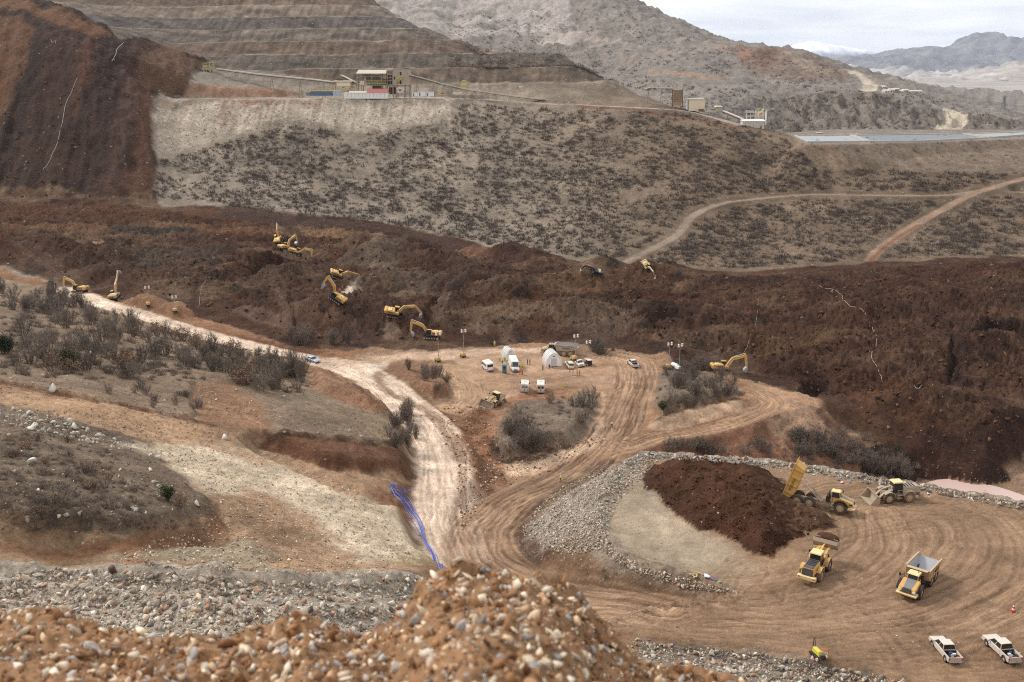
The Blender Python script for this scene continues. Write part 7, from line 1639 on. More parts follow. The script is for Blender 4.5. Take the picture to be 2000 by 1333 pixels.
for a in [('walker in a hi-vis vest on the lower haul road bend', 1095, 942, HV, NV, 1, WH, -150), ('walker in a pale vest on the haul road by the first island', 1195, 836, (220,226,190), DK, 1, None, 100),
          ('worker in hi-vis yellow alone on the dark slope behind the camp', 966, 677, HV, HV, 0, WH, -90),
          ('worker in hi-vis vest left of the small pointed tent, front', 981, 711, HV, NV, 0, WH, -40), ('worker in hi-vis vest left of the small pointed tent, back', 976, 706, HV, NV, 2, WH, 0), ('worker in hi-vis vest crouched close to the van roofline', 986, 706, (200,220,110), NV, 0, WH, 60), ('worker in green-yellow jacket by the long van side', 990, 711, (190,214,100), DK, 0, HV, 10),
          ('worker in yellow suit beside the long van, farther of two', 1021, 718, YL, YL, 0, WH, -160), ('worker in yellow suit beside the long van, nearer of two', 1018, 722, YL, YL, 0, WH, 160),
          ('worker in orange suit in front of the long van, left of two', 1015, 733, OR, OR, 0, WH, 60), ('worker in orange suit in front of the long van, right of two', 1020, 733, OR, NV, 0, WH, 120),
          ('man in black clothes between the two tents, left of two', 1030, 713, DK, DK, 0, None, -20), ('man in dark brown jacket between the two tents, right of two', 1035, 713, (70,44,40), DK, 0, None, 160),
          ('worker in grey-green jacket at the left foot of the large tent', 1060, 725, (120,140,120), DK, 0, None, -90), ('person in dark blue at the door of the large tent', 1073, 723, NV, NV, 2, None, 90),
          ('worker in hi-vis between the two parked cars, left', 1115, 707, HV, NV, 0, WH, -60), ('worker in yellow between the two parked cars, right', 1119, 708, (224,208,120), NV, 0, YL, -120),
          ('man in dark clothes in the left pair near the cars', 1113, 733, DK, NV, 0, None, 0), ('man in maroon jacket in the left pair near the cars', 1119, 734, (92,36,38), NV, 0, None, 180),
          ('man in dark blue in the right pair near the cars', 1127, 734, NV, DK, 0, None, 0), ('man in red and black in the right pair near the cars', 1132, 735, (120,40,40), DK, 0, None, 180),
          ('worker in a yellow suit standing alone below the vans', 1098, 761, YL, YL, 0, WH, -90),
          ('worker in orange vest on the roof side of the middle excavator', 667, 540, OR, DK, 0, WH, -90), ('worker in orange by the left-facing excavator', 664, 574, OR, DK, 0, WH, -90), ('person in red on the slide below the upper excavators', 660, 504, (200,50,44), DK, 0, None, -90),
          ('person in dark red on the right rim dig', 1212, 560, (120,40,36), DK, 0, None, -90), ('person in white standing at the right rim dig', 1279, 550, WH, DK, 0, None, -90)]:
    person(a[0], a[1], a[2], a[3], a[4], a[5], a[6], a[7])

# ------------------------------------------------------------------ things lying about
def rope(name, label, cat, pts, r, m, sag=0.05, ymin=45, k=4, lift=.06, nseg=5, group=None, world=None):
    r *= .62
    P = smooth_path([hit_on(Z, x, y, ymin) for x, y in pts], k) if world is None else smooth_path(world, k); Q = [Vector((p[0], p[1], ground(p[0], p[1])+lift)) for p in P]
    V = []; F = []
    for i, q in enumerate(Q):
        d = (Q[min(i+1,len(Q)-1)]-Q[max(i-1,0)]).normalized(); sd = d.cross(Vector((0,0,1))).normalized(); u = sd.cross(d)
        for j in range(nseg): a = 2*math.pi*j/nseg; V.append(tuple(q+sd*math.cos(a)*r+u*math.sin(a)*r))
    for i in range(len(Q)-1):
        for j in range(nseg): F.append((i*nseg+j, i*nseg+(j+1) % nseg, (i+1)*nseg+(j+1) % nseg, (i+1)*nseg+j))
    return tag(MB().add(V, F).build(name, m, smooth=True), label, cat, group)
WTAPE = mat('white_tape', (172,160,146), .8, dirt=.3)
for pts, r, lb in [([(241,84),(229,96),(226,108),(218,121)], .28, 'short white line at the top of the brown slope'), ([(152,153),(140,180),(128,205),(122,240),(112,280),(96,316),(84,332)], .22, 'long white line running down the brown slope'),
        ([(99,78),(103,84),(109,80),(108,86)], .2, 'small crooked white line high on the brown slope'), ([(1572,544),(1600,558),(1640,575),(1652,590),(1690,612),(1704,640),(1712,670),(1702,695),(1716,725),(1723,748)], .13, 'long pale line winding across the right of the slide'),
        ([(1481,585),(1478,620),(1466,655),(1440,690)], .08, 'thin pale line down the slide toward the yellow excavator'), ([(410,545),(394,560),(388,600)], .09, 'thin pale crack-like line at the left of the slide'), ([(636,490),(634,485),(643,478)], .14, 'short bent white line by the upper excavators'),
        ([(1085,521),(1110,523),(1138,524)], .1, 'white line lying on the far rim left of the dark excavator'), ([(1786,754),(1800,753),(1822,752)], .14, 'short white dash on the right of the slide'), ([(1075,608),(1078,590),(1095,575)], .07, 'faint pale line above the dump truck'), ([(100,452),(130,440),(160,428)], .2, 'ochre line at the upper left edge of the slide')]:
    rope('marking_tape', lb, 'tape', pts, r, WTAPE if 'ochre' not in lb else mat('ochre_cloth', (150,124,80), .9), ymin=200)
BLUE = mat('blue_pipe', (72,96,190), .35, dirt=.25, dirt_rgb=(150,140,150)); BLUE2 = mat('pale_blue_pipe', (130,146,206), .4, dirt=.3, dirt_rgb=(170,160,160))
r = np.random.default_rng(77)
base = [(766,960),(786,975),(806,1003),(820,1030),(830,1058),(848,1090),(862,1110),(878,1133)]
for k in range(8):
    o_ = (k-3.5)
    pts = [(x+o_*(1.6+.9*math.sin(i*1.1+k))*(.6 if i > 3 else 1.3)+r.normal()*1.0, y+r.normal()*1.2) for i, (x, y) in enumerate(base)]
    if k < 3: pts = [(800,958),(792,964-k*2),(776,955-k*3),(763+k*2,946),(762+k*3,956)]+pts[1:]
    rope('blue_pipe', ['blue water pipe lying in the bundle beside the pale road', 'pale blue water pipe lying in the bundle beside the pale road'][k % 3 == 1], 'pipe', pts, .075, BLUE if k % 3 != 1 else BLUE2, ymin=90, k=6, lift=.1+.07*(k % 3), nseg=6, group='bundle of blue pipes')
rope('rope', 'pale rope curving on the ground by the traffic cone', 'rope', [(1922,1200),(1940,1208),(1965,1208),(1984,1201),(1986,1190),(1980,1188)], .035, WTAPE, ymin=80)
rope('rope', 'thin pale cord left of the yellow crawler', 'rope', [(1532,1278),(1545,1284),(1552,1290),(1570,1286),(1580,1290)], .03, WTAPE, ymin=80)
t = thing('traffic_cone', 'red and white traffic cone at the right edge', 'traffic cone'); MB().box(-.25,.25,-.25,.25,0,.05).build('base', RED, t); 
for k in range(5): MB().cyl((0,0,.05+.17*k+.085),(0,0,1),.2-.035*k,.17,14,.2-.035*(k+1)).build('band', RED if k % 2 == 0 else WHITE, t)
place(t, 1979, 1195, ymin=80, head=0, level=True, span=(.2,.2)); t.scale = (1.15,)*3
# small tracked rig
t = thing('crawler_rig', 'small yellow tracked rig with white arms near the lower rock bank', 'crawler')
LY = mat('lemon_paint', (214,204,70), .45, dirt=.25)
for s in (-1,1): MB().prism([(-.9,.1),(.9,.1),(1.05,.3),(.9,.5),(-.9,.5),(-1.05,.3)], s*.5-.14, s*.5+.14).build('track', BLK, t)
MB().box(-.9,.9,-.32,.32,.5,1.15,(.1,.3,.05,.05)).build('hood', LY, t, bevel=.07); MB().box(.9,1.15,-.3,.3,.45,.9).build('counterweight', DKG, t); MB().beam((-.2,.5,1.0),(1.6,.45,2.0),.16,.16).beam((1.6,.45,2.0),(1.9,.45,1.0),.12,.12).build('boom', ORANGE, t)
MB().beam((-.8,-.2,1.1),(-.9,-.1,2.4),.1,.1).beam((-.9,.2,1.0),(-1.2,.2,2.2),.08,.08).build('mast', DKG, t)
for s, x in ((-1,1.1),(1,.9)): MB().cyl((x,s*.75,.42),(0,1,0),.22,.2,12).build('drum', WHITED, t)
MB().beam((.2,.4,.9),(1.0,1.1,.9),.05,.05).beam((-.4,.4,.9),(.9,1.2,.5),.05,.05).beam((1.0,1.1,.9),(1.0,1.1,.1),.05,.05).build('outrigger', WHITE, t)
place(t, 1596, 1283, ymin=80, head=-75, level=True, span=(.8,.5)); t.scale = (.8,)*3
# litter
BL = mat('blue_sack', (70,110,170), .6, dirt=.2); GRN = mat('green_plastic', (120,180,80), .5); WS = mat('white_sack', (214,220,228), .6, dirt=.2)
def sack(label, px, py, s, m, nm='sack', ymin=80, kind=0, group=None):
    V, F = ROCK2[int(px) % 10]; W = V*np.array([s,s*.8,s*.6]); p = hit_on(Z, px, py, ymin); o = MB().add([tuple(v) for v in W], [tuple(f) for f in F]).build(nm, m, smooth=True); o.location = (p[0], p[1], p[2]+s*.35); o.rotation_euler = (0,0,px); return tag(o, label, {'sack':'sack','bottle_pack':'bottles','timber_pile':'timber'}.get(nm, nm), group)
sack('large pale sack at the left end of the pad berm', 1381, 1128, .75, WS); sack('blue bundle beside the pale sack on the pad', 1398, 1136, .4, BL, 'bottle_pack'); sack('green bundle right of the blue one on the pad', 1407, 1139, .35, GRN, 'bottle_pack'); sack('second blue bundle on the pad berm', 1391, 1133, .32, BL, 'bottle_pack')
for i, (x, y, s, m, lb) in enumerate([(1637,939,.4,BL,'blue sack in the rim wall behind the dump truck'),(1644,945,.5,WS,'white sack in the rim wall behind the dump truck'),(1660,944,.35,BL,'small blue sack left of the loader'),(1590,929,.3,WS,'white scrap on the rim wall'),(1694,946,.4,DKG,'dark sack in the rim wall by the loader bucket'),(1812,966,.4,WS,'white sheet right of the loader'),(1818,962,.3,BL,'blue scrap right of the loader'),
        (1266,1252,.25,BL,'blue bottle at the near rim'),(1314,1258,.25,BL,'blue bottle on the near rim beside the mound'),(1633,1275,.12,BL,'blue scrap right of the crawler, upper'),(1637,1282,.12,BL,'blue scrap right of the crawler, lower'),(1752,1243,.16,WS,'white scrap left of the pickups'),(1195,355,.9,WS,'white object lying on the far scrub slope')]):
    sack(lb, x, y, s, m, ymin=80 if y > 400 else 380)
for k, (dx, dy) in enumerate(((0,0),(5,2),(9,-2),(3,5),(-4,3))):
    p = hit_on(Z, 1356+dx, 1124+dy); o = MB().box(-.5,.5,-.07,.07,0,.1).build('plank', mat('pale_timber', (196,170,130), .8), None); o.location = (p[0], p[1], p[2]+.08+.02*k); o.rotation_euler = (0,0,k*1.3); tag(o, 'pale timber offcut in the small pile on the pad berm', 'timber', 'timber offcuts on the pad')
# ------------------------------------------------------------------ processing plant on the bench
def W(px, py, Y): return Vector(PY(px, py, Y))
BEI = mat('beige_cladding', (176,162,142), .7, dirt=.3, dirt_rgb=(140,120,100)); GIRD = mat('rusty_girder', (150,136,116), .7, dirt=.5, dirt_rgb=(110,84,62)); YRAIL = mat('yellow_railing', (206,186,96), .6, dirt=.35); ROOFP = mat('pale_sheet_roof', (206,196,180), .6, dirt=.3); DKIN = mat('dark_machinery', (62,54,48), .8, dirt=.4); REDR = mat('red_sheet_roof', (160,92,86), .6, dirt=.2); GRM = mat('green_yellow_machine', (140,142,78), .6, dirt=.4); BLC = mat('blue_container', (70,104,140), .6, dirt=.3); CREAMT = mat('cream_steel', (222,208,178), .6, dirt=.25, dirt_rgb=(180,150,120))
def pbox(t, name, x0, y0, x1, y1, Y, D, m, bevel=0, ribs=0, top=None):
    """a block whose front face spans the given photo rectangle at distance Y, D metres deep"""
    a = W(x0, y1, Y); b = W(x1, y0, Y); z0, z1 = min(a.z,b.z), max(a.z,b.z)
    mb = MB().box(a.x, b.x, Y, Y+D, z0, z1, top or (0,0,0,0))
    o = mb.build(name, m, t, bevel=bevel)
    if ribs:
        n = max(2, int((b.x-a.x)/ribs))
        for i in range(n+1): x = a.x+(b.x-a.x)*i/n; MB().box(x-.05, x+.05, Y-.05, Y, z0, z1).build('rib', m, o)
    return o
def pbeam(t, name, p0, p1, Y, w, m, Y2=None):
    return MB().beam(W(*p0, Y), W(*p1, Y2 or Y), w, w, (0,1,0)).build(name, m, t)
def root(name, label, cat, px, py, Y, group=None): return thing(name, label, cat, (0,0,0), 0, group)
Yp = 576.0
GZ = -17.4
t = root('container', 'blue container-like tank with yellow railing at the left of the plant', 'container', 627, 187, Yp)
pbox(t, 'body', 607, 179, 647, 187.5, Yp, 4, BLC, ribs=1.0); m = MB(); handrail(m, [tuple(W(x, 179, Yp+.2)) for x in (607,614,621,628,635,642,647)], 1.5, .09); handrail(m, [tuple(W(x, 179, Yp+3.8)) for x in (610,620,630,645)], 1.5, .09); m.build('railing', YRAIL, t)
pbox(t, 'walkway', 603, 177.4, 649, 178.8, Yp+.5, 3, YRAIL); pbox(t, 'stairs', 598, 181, 606, 187.5, Yp+1, 2, MIDG)
t = root('container', 'small pale container between the blue one and the white shed', 'container', 658, 187, Yp); pbox(t, 'body', 650.5, 178.5, 665, 187.5, Yp, 3, mat('pale_blue_container', (176,190,206), .5), ribs=1.2); pbox(t, 'roof', 650, 178, 665.5, 178.6, Yp-.2, 3.4, WHITE)
t = root('hopper', 'cream hopper tank with flat roof and tapering base at the plant', 'hopper', 670, 175, Yp+6)
a = W(657, 170, Yp+6); b = W(685, 158.5, Yp+6); MB().box(a.x, b.x, Yp+6, Yp+13, a.z, b.z).build('bin', CREAMT, t, bevel=.3)
c = W(665, 180, Yp+6); d = W(678, 180, Yp+6); MB().add([(c.x,Yp+8,c.z),(d.x,Yp+8,c.z),(d.x,Yp+11,c.z),(c.x,Yp+11,c.z),(a.x,Yp+6,a.z),(b.x,Yp+6,a.z),(b.x,Yp+13,a.z),(a.x,Yp+13,a.z)], [(0,3,2,1),(0,1,5,4),(1,2,6,5),(2,3,7,6),(3,0,4,7)]).build('cone', CREAMT, t)
pbox(t, 'roof', 650, 158, 687, 161, Yp+5.4, 8.5, ROOFP, bevel=.2); pbox(t, 'dark_head', 658, 154, 668, 158, Yp+8, 3, DKIN)
for x in (650.5, 655, 686): pbeam(t, 'post', (x, 161), (x, 187), Yp+6, .35, GIRD)
for y in (168, 176): pbeam(t, 'railing', (648, y), (657, y), Yp+6, .3, YRAIL); pbeam(t, 'railing', (684, y), (695, y), Yp+6, .3, YRAIL)
pbox(t, 'label_plate', 668, 170, 672.5, 171.6, Yp+5.95, .04, MIDG)
t = root('shed', 'long white shed with a red and a grey roof section at the plant front', 'shed', 715, 188, Yp-1)
a = W(672, 189.6, Yp-1); b = W(758, 181.5, Yp-1)
wl = MB().box(a.x, b.x, Yp-1, Yp+5, a.z-1, b.z).build('wall', WHITE, t)
for k in range(13): x = a.x+(b.x-a.x)*k/12; MB().box(x-.05, x+.05, Yp-1.05, Yp-1, a.z, b.z).build('panel_seam', MIDG, wl)
for x0, x1, mm, h in ((681, 716, ROOFP, 178.6), (716, 757.6, REDR, 174)):
    p = W(x0, 181.5, Yp-1); q = W(x1, h, Yp-1); MB().add([(p.x,Yp-1.3,p.z),(q.x,Yp-1.3,p.z),(q.x,Yp+5.3,p.z),(p.x,Yp+5.3,p.z),(p.x,Yp+2.5,q.z),(q.x,Yp+2.5,q.z)], [(0,1,5,4),(1,2,5),(2,3,4,5),(3,0,4),(0,3,2,1)]).build('roof', mm, t)
# open steel process frame
t = root('processing_plant', 'open steel frame with arched pale roof over machinery at the plant', 'plant structure', 725, 165, Yp+8); Yf = Yp+8
p = W(695.6, 144, Yf); q = W(754, 138.5, Yf)
MB().add([(p.x,Yf-1,p.z),(q.x,Yf-1,p.z),(q.x+1.5,Yf+8,p.z),(p.x,Yf+8,p.z),(p.x+1,Yf+3,q.z+.5),(q.x,Yf+3,q.z+.5)], [(0,1,5,4),(1,2,5),(2,3,4,5),(3,0,4),(0,3,2,1)]).build('roof', ROOFP, t)
for x in (696, 705, 726, 744, 752):
    for dy in (0, 7): MB().beam(W(x, 144.5, Yf)+Vector((0,dy,0)), Vector((W(x,144.5,Yf).x, Yf+dy, GZ)), .35, .35, (0,1,0)).build('post', GIRD, t)
for y in (150, 158, 167): pbeam(t, 'girder', (696, y), (757, y), Yf, .3, GIRD)
for x0, x1 in ((705,712),(726,719),(726,733),(744,738)): pbeam(t, 'brace', (x0, 153), (x1, 146), Yf, .22, GIRD)
pbox(t, 'platform', 694, 166.3, 757, 167.6, Yf-.5, 8, GIRD); pbox(t, 'machine', 716, 159, 752, 166, Yf+1, 4, GRM, bevel=.3); pbox(t, 'screen_panel', 708, 146, 725, 157, Yf+4, 1, mat('grey_panel', (120,116,110), .7)); pbox(t, 'screen_panel', 727, 147, 743, 157, Yf+4, 1, mat('grey_panel', (120,116,110), .7))
pbox(t, 'control_box', 703, 158.7, 711.5, 166, Yf-.6, 2, WHITED); pbox(t, 'dark_hopper', 728, 168, 745, 174, Yf+1, 4, DKIN); pbox(t, 'mill', 748, 155, 757, 166, Yf+2, 5, DKIN)
for x in np.arange(697, 756, 5.0): pbeam(t, 'railing_post', (x, 163.5), (x, 166.3), Yf-.5, .12, YRAIL)
pbeam(t, 'railing', (695, 163.5), (757, 163.5), Yf-.5, .12, YRAIL)
MB().cyl(W(713, 154, Yf+2), (0,0,1), .8, 2.6, 12).build('vessel', STEEL, t)
t = root('processing_tower', 'tall beige clad plant tower with dark openings and outside stairs', 'plant tower', 783, 165, Yp+8)
w = pbox(t, 'cladding', 767, 136, 800, 165.5, Yf, 8, BEI, ribs=1.1)
for x0, y0, x1, y1 in ((781,141,784,147.5),(769,150,771.5,156),(781,158,784,165)): pbox(t, 'opening', x0, y0, x1, y1, Yf-.08, .1, BLK)
for x in (757, 762, 766.5): pbeam(t, 'post', (x, 138), (x, 187), Yf, .3, GIRD)
for y in (139.5, 146, 152, 158, 166): pbeam(t, 'girder', (757, y), (767, y), Yf, .35, GIRD)
pbox(t, 'inner_dark', 757.5, 147, 766.5, 165, Yf+3, 4, DKIN); pbox(t, 'roof', 756, 136.5, 768, 138, Yf-.3, 8, ROOFP)
for x in (768, 774, 789.5, 799.5):
    for dy in (0, 7.5): MB().beam(W(x, 165.5, Yf)+Vector((0,dy,0)), Vector((W(x,165.5,Yf).x, Yf+dy, GZ)), .35, .35, (0,1,0)).build('post', GIRD, t)
for p0, p1 in (((774,164),(787,149)),((775,156),(782,149)),((773,166),(780,158))): pbeam(t, 'stair', p0, p1, Yf-1, .5, YRAIL)
pbox(t, 'deck', 756, 167.5, 800, 169.5, Yf-.5, 8, GIRD); pbox(t, 'lower_dark', 760, 171, 772, 184, Yf+4, 3, DKIN)
t = root('cabin', 'small white control cabin on posts under the beige tower', 'cabin', 780, 176, Yp); b = pbox(t, 'body', 775.5, 174.5, 785, 182, Yp, 2.5, WHITED); pbox(t, 'window', 779.5, 175.6, 782.8, 178.2, Yp-.04, .05, GLASS); pbox(t, 'roof', 774, 172.4, 786, 174.5, Yp-.3, 3.2, ROOFP)
for x in (776, 784.5): pbeam(t, 'post', (x, 182), (x, 188.6), Yp+.5, .25, GIRD)
for x0, x1, y0, lb, gap in ((804.5, 815.5, 180.8, 'white container, left of three right of the plant', 0), (816.5, 830.5, 179, 'white container, middle and tallest of three right of the plant', 1), (831.5, 847, 180.2, 'white container, right of three right of the plant', 0)):
    t = root('container', lb, 'container', x0, 188, Yp); pbox(t, 'body', x0, y0, x1, 188.4, Yp, 3, WHITE, ribs=1.2); pbox(t, 'roof', x0-.4, y0-.6, x1+.4, y0, Yp-.15, 3.3, ROOFP); pbox(t, 'door', x0+2, y0+2, x0+4.5, 188, Yp-.06, .05, MIDG)
t = root('loader_far', 'tiny yellow machine at the right end of the plant bench', 'machine', 862, 187, Yp); t.name = 'yellow_machine'; pbox(t, 'body', 860, 184, 869, 188.2, Yp, 2, YEL, bevel=.2); pbox(t, 'cab', 862, 182.5, 866, 184, Yp+.3, 1.5, DKIN); pbox(t, 'bucket', 854.5, 186, 859, 188.4, Yp, 2, YEL)
def conveyor(label, pts, Y0, Y1, w=1.6, h=.9, every=22, gz=None, roofc=ROOFP, legs=True):
    t = root('conveyor', label, 'conveyor', 0, 0, 0); n = len(pts)
    P = [W(x, y, Y0+(Y1-Y0)*i/(n-1)) for i, (x, y) in enumerate(pts)]
    for a, b in zip(P[:-1], P[1:]):
        MB().beam(a, b, w, .25).build('belt', DKIN, t); MB().beam(a+Vector((0,0,.75)), b+Vector((0,0,.75)), w*1.05, .5).build('cover', roofc, t)
        L = (b-a).length; k = max(1, int(L/3.2))
        for i in range(k):
            p = a.lerp(b, i/k); q = a.lerp(b, (i+1)/k); s = -w/2
            MB().beam(p+Vector((0,s,-.7)), q+Vector((0,s,-.7)), .14, .14).beam(p+Vector((0,s,-.7)), q+Vector((0,s,0)), .1, .1).beam(q+Vector((0,s,0)), q+Vector((0,s,-.7)), .1, .1).build('truss', GIRD, t)
        if legs:
            k = max(1, int(L/16))
            for i in range(k):
                p = a.lerp(b, (i+.5)/k); g_ = ground(p.x, p.y)
                if p.z-g_ > .9: MB().beam(p+Vector((-.1,-.6,-.7)), Vector((p.x-.8, p.y-.6, g_-.2)), .22, .22, (0,1,0)).beam(p+Vector((.1,.6,-.7)), Vector((p.x+.8, p.y+.6, g_-.2)), .22, .22, (0,1,0)).build('trestle', GIRD, t)
    return t
conveyor('long pale conveyor coming down from the feeder to the plant', [(424,137),(500,147),(560,153),(612,158),(652,163)], 628, 586)
conveyor('short inclined conveyor rising behind the cream hopper', [(667,150),(682,157),(697,165)], 590, 586)
conveyor('covered conveyor sloping down from the beige tower to the right', [(799,149),(830,157),(862,166),(900,174.5)], 584, 600)
conveyor('long low conveyor running on along the bench to the right', [(900,175),(960,184),(1030,193),(1110,202)], 600, 606, w=1.4)
t = root('feeder', 'yellow framed feeder at the upper end of the left conveyor', 'feeder', 408, 130, 632)
for x in (396, 402, 409, 416): pbeam(t, 'post', (x, 123), (x+2, 141), 632, .3, YRAIL); pbeam(t, 'post', (x+2, 124), (x+4, 141), 637, .3, YRAIL)
for y in (123, 128, 134): pbeam(t, 'rail', (395, y+1), (418, y-1), 632, .3, YRAIL)
pbox(t, 'hopper', 398, 130, 412, 138, 633, 4, STEEL, bevel=.2); pbox(t, 'tarp', 378, 137.5, 396, 140, 632, 3, mat('blue_tarp', (60,70,100), .6)); pbox(t, 'grate', 397, 123, 414, 126, 633, 4, mat('grey_panel', (120,116,110), .7))
t = root('steel_tower', 'small yellow lattice tower beside the conveyor right of the plant', 'tower', 906, 168, 602)
for x in (901.5, 910.5):
    for dy in (0, 3): MB().beam(W(x, 159, 602)+Vector((0,dy,0)), W(x, 178, 602)+Vector((0,dy,0)), .28, .28, (0,1,0)).build('post', YRAIL, t)
for y in (159, 165, 171): pbeam(t, 'girder', (901, y), (911, y), 602, .3, YRAIL); pbeam(t, 'brace', (901.5, y), (910.5, y+6), 602, .2, YRAIL)
pbox(t, 'cap', 903, 157, 909, 160, 602.5, 2, YRAIL)
t = root('lamp_post', 'thin lamp post beside the bench road', 'lamp post', 1016, 180, 606); pbeam(t, 'pole', (1016, 170), (1016, 192), 606, .25, STEEL); pbox(t, 'lamp', 1013.8, 169, 1018.2, 171, 605.8, .5, WHITE)
rope('pipeline', 'thin dark pipe along the rim of the plant platform', 'pipe', [(302,193),(360,192.5),(440,192.5),(520,192.5),(575,192),(592,188)], .22, mat('dark_pipe', (64,70,86), .5), ymin=560)

# second plant group, farther right
Yb = 588.0
t = root('silo_tower', 'brown ribbed silo tower with white frame on top at the right plant', 'silo', 1323, 190, Yb)
bdy = pbox(t, 'bin', 1314.5, 176, 1332, 207, Yb, 4.5, mat('rusty_cream_cladding', (170,146,118), .7, dirt=.5, dirt_rgb=(110,72,48)))
for y in (177.5, 182, 186.5, 190, 194, 197): pbeam(t, 'band', (1312.5, y), (1333.5, y), Yb-.2, .35, GIRD)
for x in (1313.5, 1332.8): pbeam(t, 'post', (x, 175), (x, 210), Yb-.3, .45, mat('brown_girder', (96,66,48), .8))
for x in (1312, 1319.5, 1325, 1331): pbeam(t, 'top_post', (x, 165), (x, 175.5), Yb, .4, WHITED); pbeam(t, 'top_post', (x, 165), (x, 175.5), Yb+4, .4, WHITED)
pbeam(t, 'top_rail', (1310, 165.3), (1333, 164.3), Yb, .4, WHITED)
conveyor('conveyor running left from the top of the silo tower', [(1262,176.5),(1272,173.8),(1313,174.8)], 596, 588, w=1.4)
t = root('tank', 'large cream tank building with a blue pipe at its left corner', 'tank', 1361, 205, Yb-4)
pbox(t, 'wall', 1345, 195, 1377.5, 217.5, Yb-4, 9, CREAMT, bevel=.15, ribs=2.4); pbox(t, 'roof', 1344, 193.8, 1378, 195.2, Yb-4.3, 9.6, ROOFP); MB().cyl(W(1343, 205, Yb-3), (0,0,1), .5, 6, 10).build('pipe', mat('pale_blue_container', (176,190,206), .5), t); pbox(t, 'annex', 1366, 213.5, 1375.5, 218.5, Yb-6.5, 2.5, mat('brown_shed', (112,74,58), .8))
t = root('hut', 'small beige hut with pale roof between the tank and the lower conveyor', 'hut', 1405, 212, Yb-8); pbox(t, 'wall', 1400.5, 209.5, 1411, 217.5, Yb-8, 4, BEI); pbox(t, 'roof', 1398, 207.3, 1412, 209.7, Yb-8.5, 5, ROOFP, top=(.6,.4,.6,.6))
t = root('walkway', 'pale railed walkway between the tank and the hut', 'walkway', 1390, 215, Yb-7); pbox(t, 'deck', 1377, 217, 1401, 218.4, Yb-7, 2, WHITED); m = MB(); handrail(m, [tuple(W(x, 217, Yb-7)) for x in (1378,1383,1388,1393,1399)], 1.3, .1); m.build('railing', WHITED, t)
conveyor('grey covered conveyor sloping down to the white shed at the far right plant', [(1411,219),(1431,227),(1451,235.5)], 580, 566, w=1.4)
t = root('shed', 'white shed with chimney at the right end of the plant', 'shed', 1472, 245, 562)
a = W(1450, 252.5, 562); b = W(1493.5, 237, 562); wl = MB().box(a.x, b.x, 562, 572, a.z-1.5, b.z).build('wall', WHITED, t)
for k in range(9): x = a.x+(b.x-a.x)*k/8; MB().box(x-.05, x+.05, 561.95, 562, a.z, b.z).build('panel_seam', MIDG, wl)
MB().box(a.x-.3, b.x+.3, 561.6, 572.4, b.z, b.z+.7, (0,0,3,3)).build('roof', WHITE, t); pbox(t, 'door', 1484, 246, 1488, 252, 561.93, .06, MIDG)
t = root('chimney', 'thin white chimney beside the white shed', 'chimney', 1496, 230, 566); MB().cyl(W(1496, 229, 566), (0,0,1), .45, (W(0,215,566)-W(0,246,566)).z, 12).build('stack', WHITE, t); MB().cyl(W(1496, 215, 566), (0,0,1), .6, .5, 12).build('cap', MIDG, t)
t = root('processing_plant', 'pale steel frame with drum and pitched roof behind the white shed', 'plant structure', 1470, 228, 574)
for x in (1458, 1466, 1476, 1481, 1490): pbeam(t, 'post', (x, 216+(x % 3)), (x, 240), 574, .35, CREAMT); pbeam(t, 'post', (x+1, 217), (x+1, 240), 579, .35, CREAMT)
for y in (220, 227, 233): pbeam(t, 'girder', (1457, y), (1492, y), 574, .3, CREAMT)
MB().cyl(W(1465, 227, 576), (1,.3,0), 1.5, 4, 14).build('drum', STEEL, t); p = W(1457, 221, 573); q = W(1474, 216.5, 573); MB().add([(p.x,572,p.z),(q.x,572,p.z),(q.x,579,p.z),(p.x,579,p.z),(p.x,575,q.z),(q.x,575,q.z)], [(0,1,5,4),(1,2,5),(2,3,4,5),(3,0,4),(0,3,2,1)]).build('roof', MIDG, t); pbox(t, 'duct', 1483, 213, 1489, 216, 575, 2, GRM)
pbeam(t, 'duct', (1476, 228), (1492, 213), 575, .8, CREAMT)
for i, (x0, x1) in enumerate(((1439,1447),(1448.5,1459))):
    t = root('container', ['grey container left of the white shed', 'dark grey container against the white shed'][i], 'container', x0, 250, 558); pbox(t, 'body', x0, 245.5, x1, 251.5, 558, 2.5, MIDG if i == 0 else DKG, ribs=1.2)
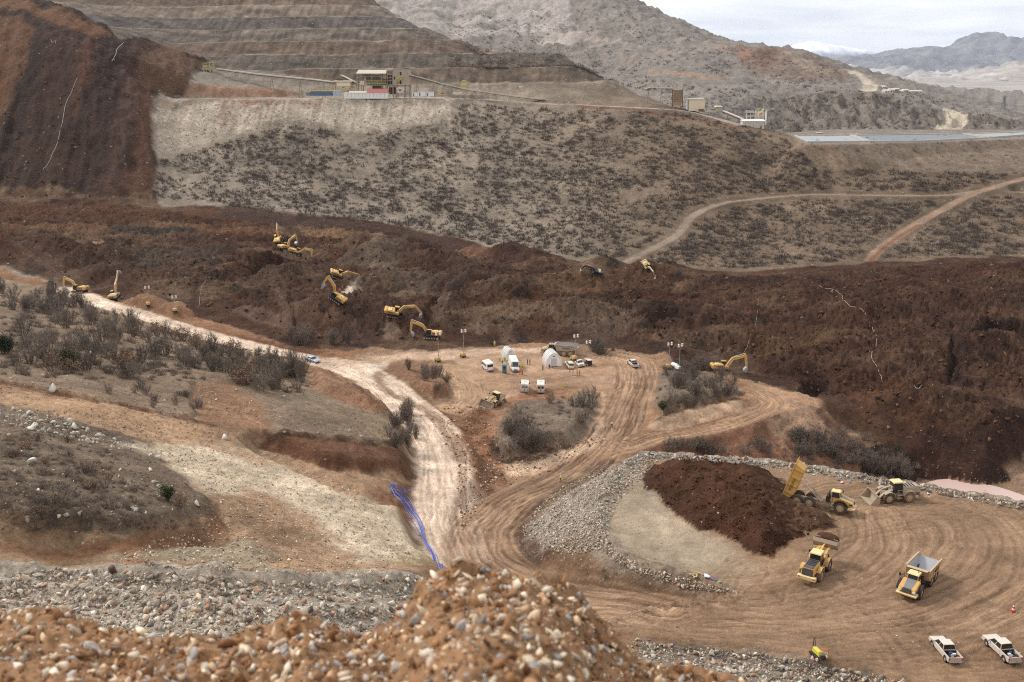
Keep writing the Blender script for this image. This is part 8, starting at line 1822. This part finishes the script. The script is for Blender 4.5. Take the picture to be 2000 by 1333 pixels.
# far buildings and pylon on the mountain, sheds by the pond
rr = np.random.default_rng(5)
for i, (x, y, w_, h_, Yc_) in enumerate([(1727,172,6,4,1085),(1733,180,9,4,1075),(1743,179,9,5,1080),(1752,177,8,4,1085),(1761,180,8,3,1075),(1770,178,9,3,1080),(1780,180,12,3,1070),(1795,180,12,3,1065)]):
    p = hit_on(Z, x, y+2, 640); t = thing('site_building', ['small white hut highest in the distant site', 'white building at the left of the distant site','white building with taller wall in the distant site','pale shed in the middle of the distant site','low pale shed right of the middle of the distant site','low white roofed shed in the distant site','long low building in the distant site','long low building at the right end of the distant site'][i], 'building', p)
    k = p[1]/FPX; MB().box(-w_*k/2, w_*k/2, 0, 8, -3, h_*k).build('wall', WHITED if i != 3 else BEI, t); MB().box(-w_*k/2-.4, w_*k/2+.4, -.4, 8.4, h_*k, h_*k+1.1, (.5,.5,2.5,2.5)).build('roof', ROOFP, t)
    for j in (-1,1): MB().box(j*w_*k*.25-.6, j*w_*k*.25+.6, -.05, 0, h_*k*.3, h_*k*.7).build('window', GLASS, t)
p = hit_on(Z, 1959, 216, 640); t = thing('pylon', 'thin lattice pylon on the ridge at the right', 'pylon', p); k = p[1]/FPX; Hh = 27*k
for sx in (-1,1):
    for sy in (-1,1): MB().beam((sx*3.2*k, sy*3.2*k, 0), (sx*.6*k, sy*.6*k, Hh), .35, .35).build('leg', MIDG, t)
for f_ in (.15,.3,.45,.6,.75,.9): w_ = 3.2*k*(1-f_*.8); m = MB(); [m.beam((-w_,s*w_,Hh*f_),(w_,s*w_,Hh*(f_+.12)),.22,.22) for s in (-1,1)]; [m.beam((s*w_,-w_,Hh*f_),(s*w_,w_,Hh*(f_+.12)),.22,.22) for s in (-1,1)]; m.build('brace', MIDG, t)
for f_ in (.72,.85,.97): MB().beam((-6*k,0,Hh*f_),(6*k,0,Hh*f_),.4,.4).build('crossarm', MIDG, t)
for i, (x, y, w_, h_) in enumerate([(1602,262,9,3),(1668,263,26,2.2),(1693,264,5,2.4)]):
    p = W(x, y+1.5, 600); t = thing('pump_station', ['small dark pump house at the left of the pond', 'low long pump station behind the pond','small box on the divider of the pond'][i], 'pump house', p); k = .3
    MB().box(-w_*k/2, w_*k/2, 0, 3, -1, h_*k).build('wall', GIRD if i else DKIN, t); MB().box(-w_*k/2-.3, w_*k/2+.3, -.3, 3.3, h_*k, h_*k+.3).build('roof', ROOFP, t)
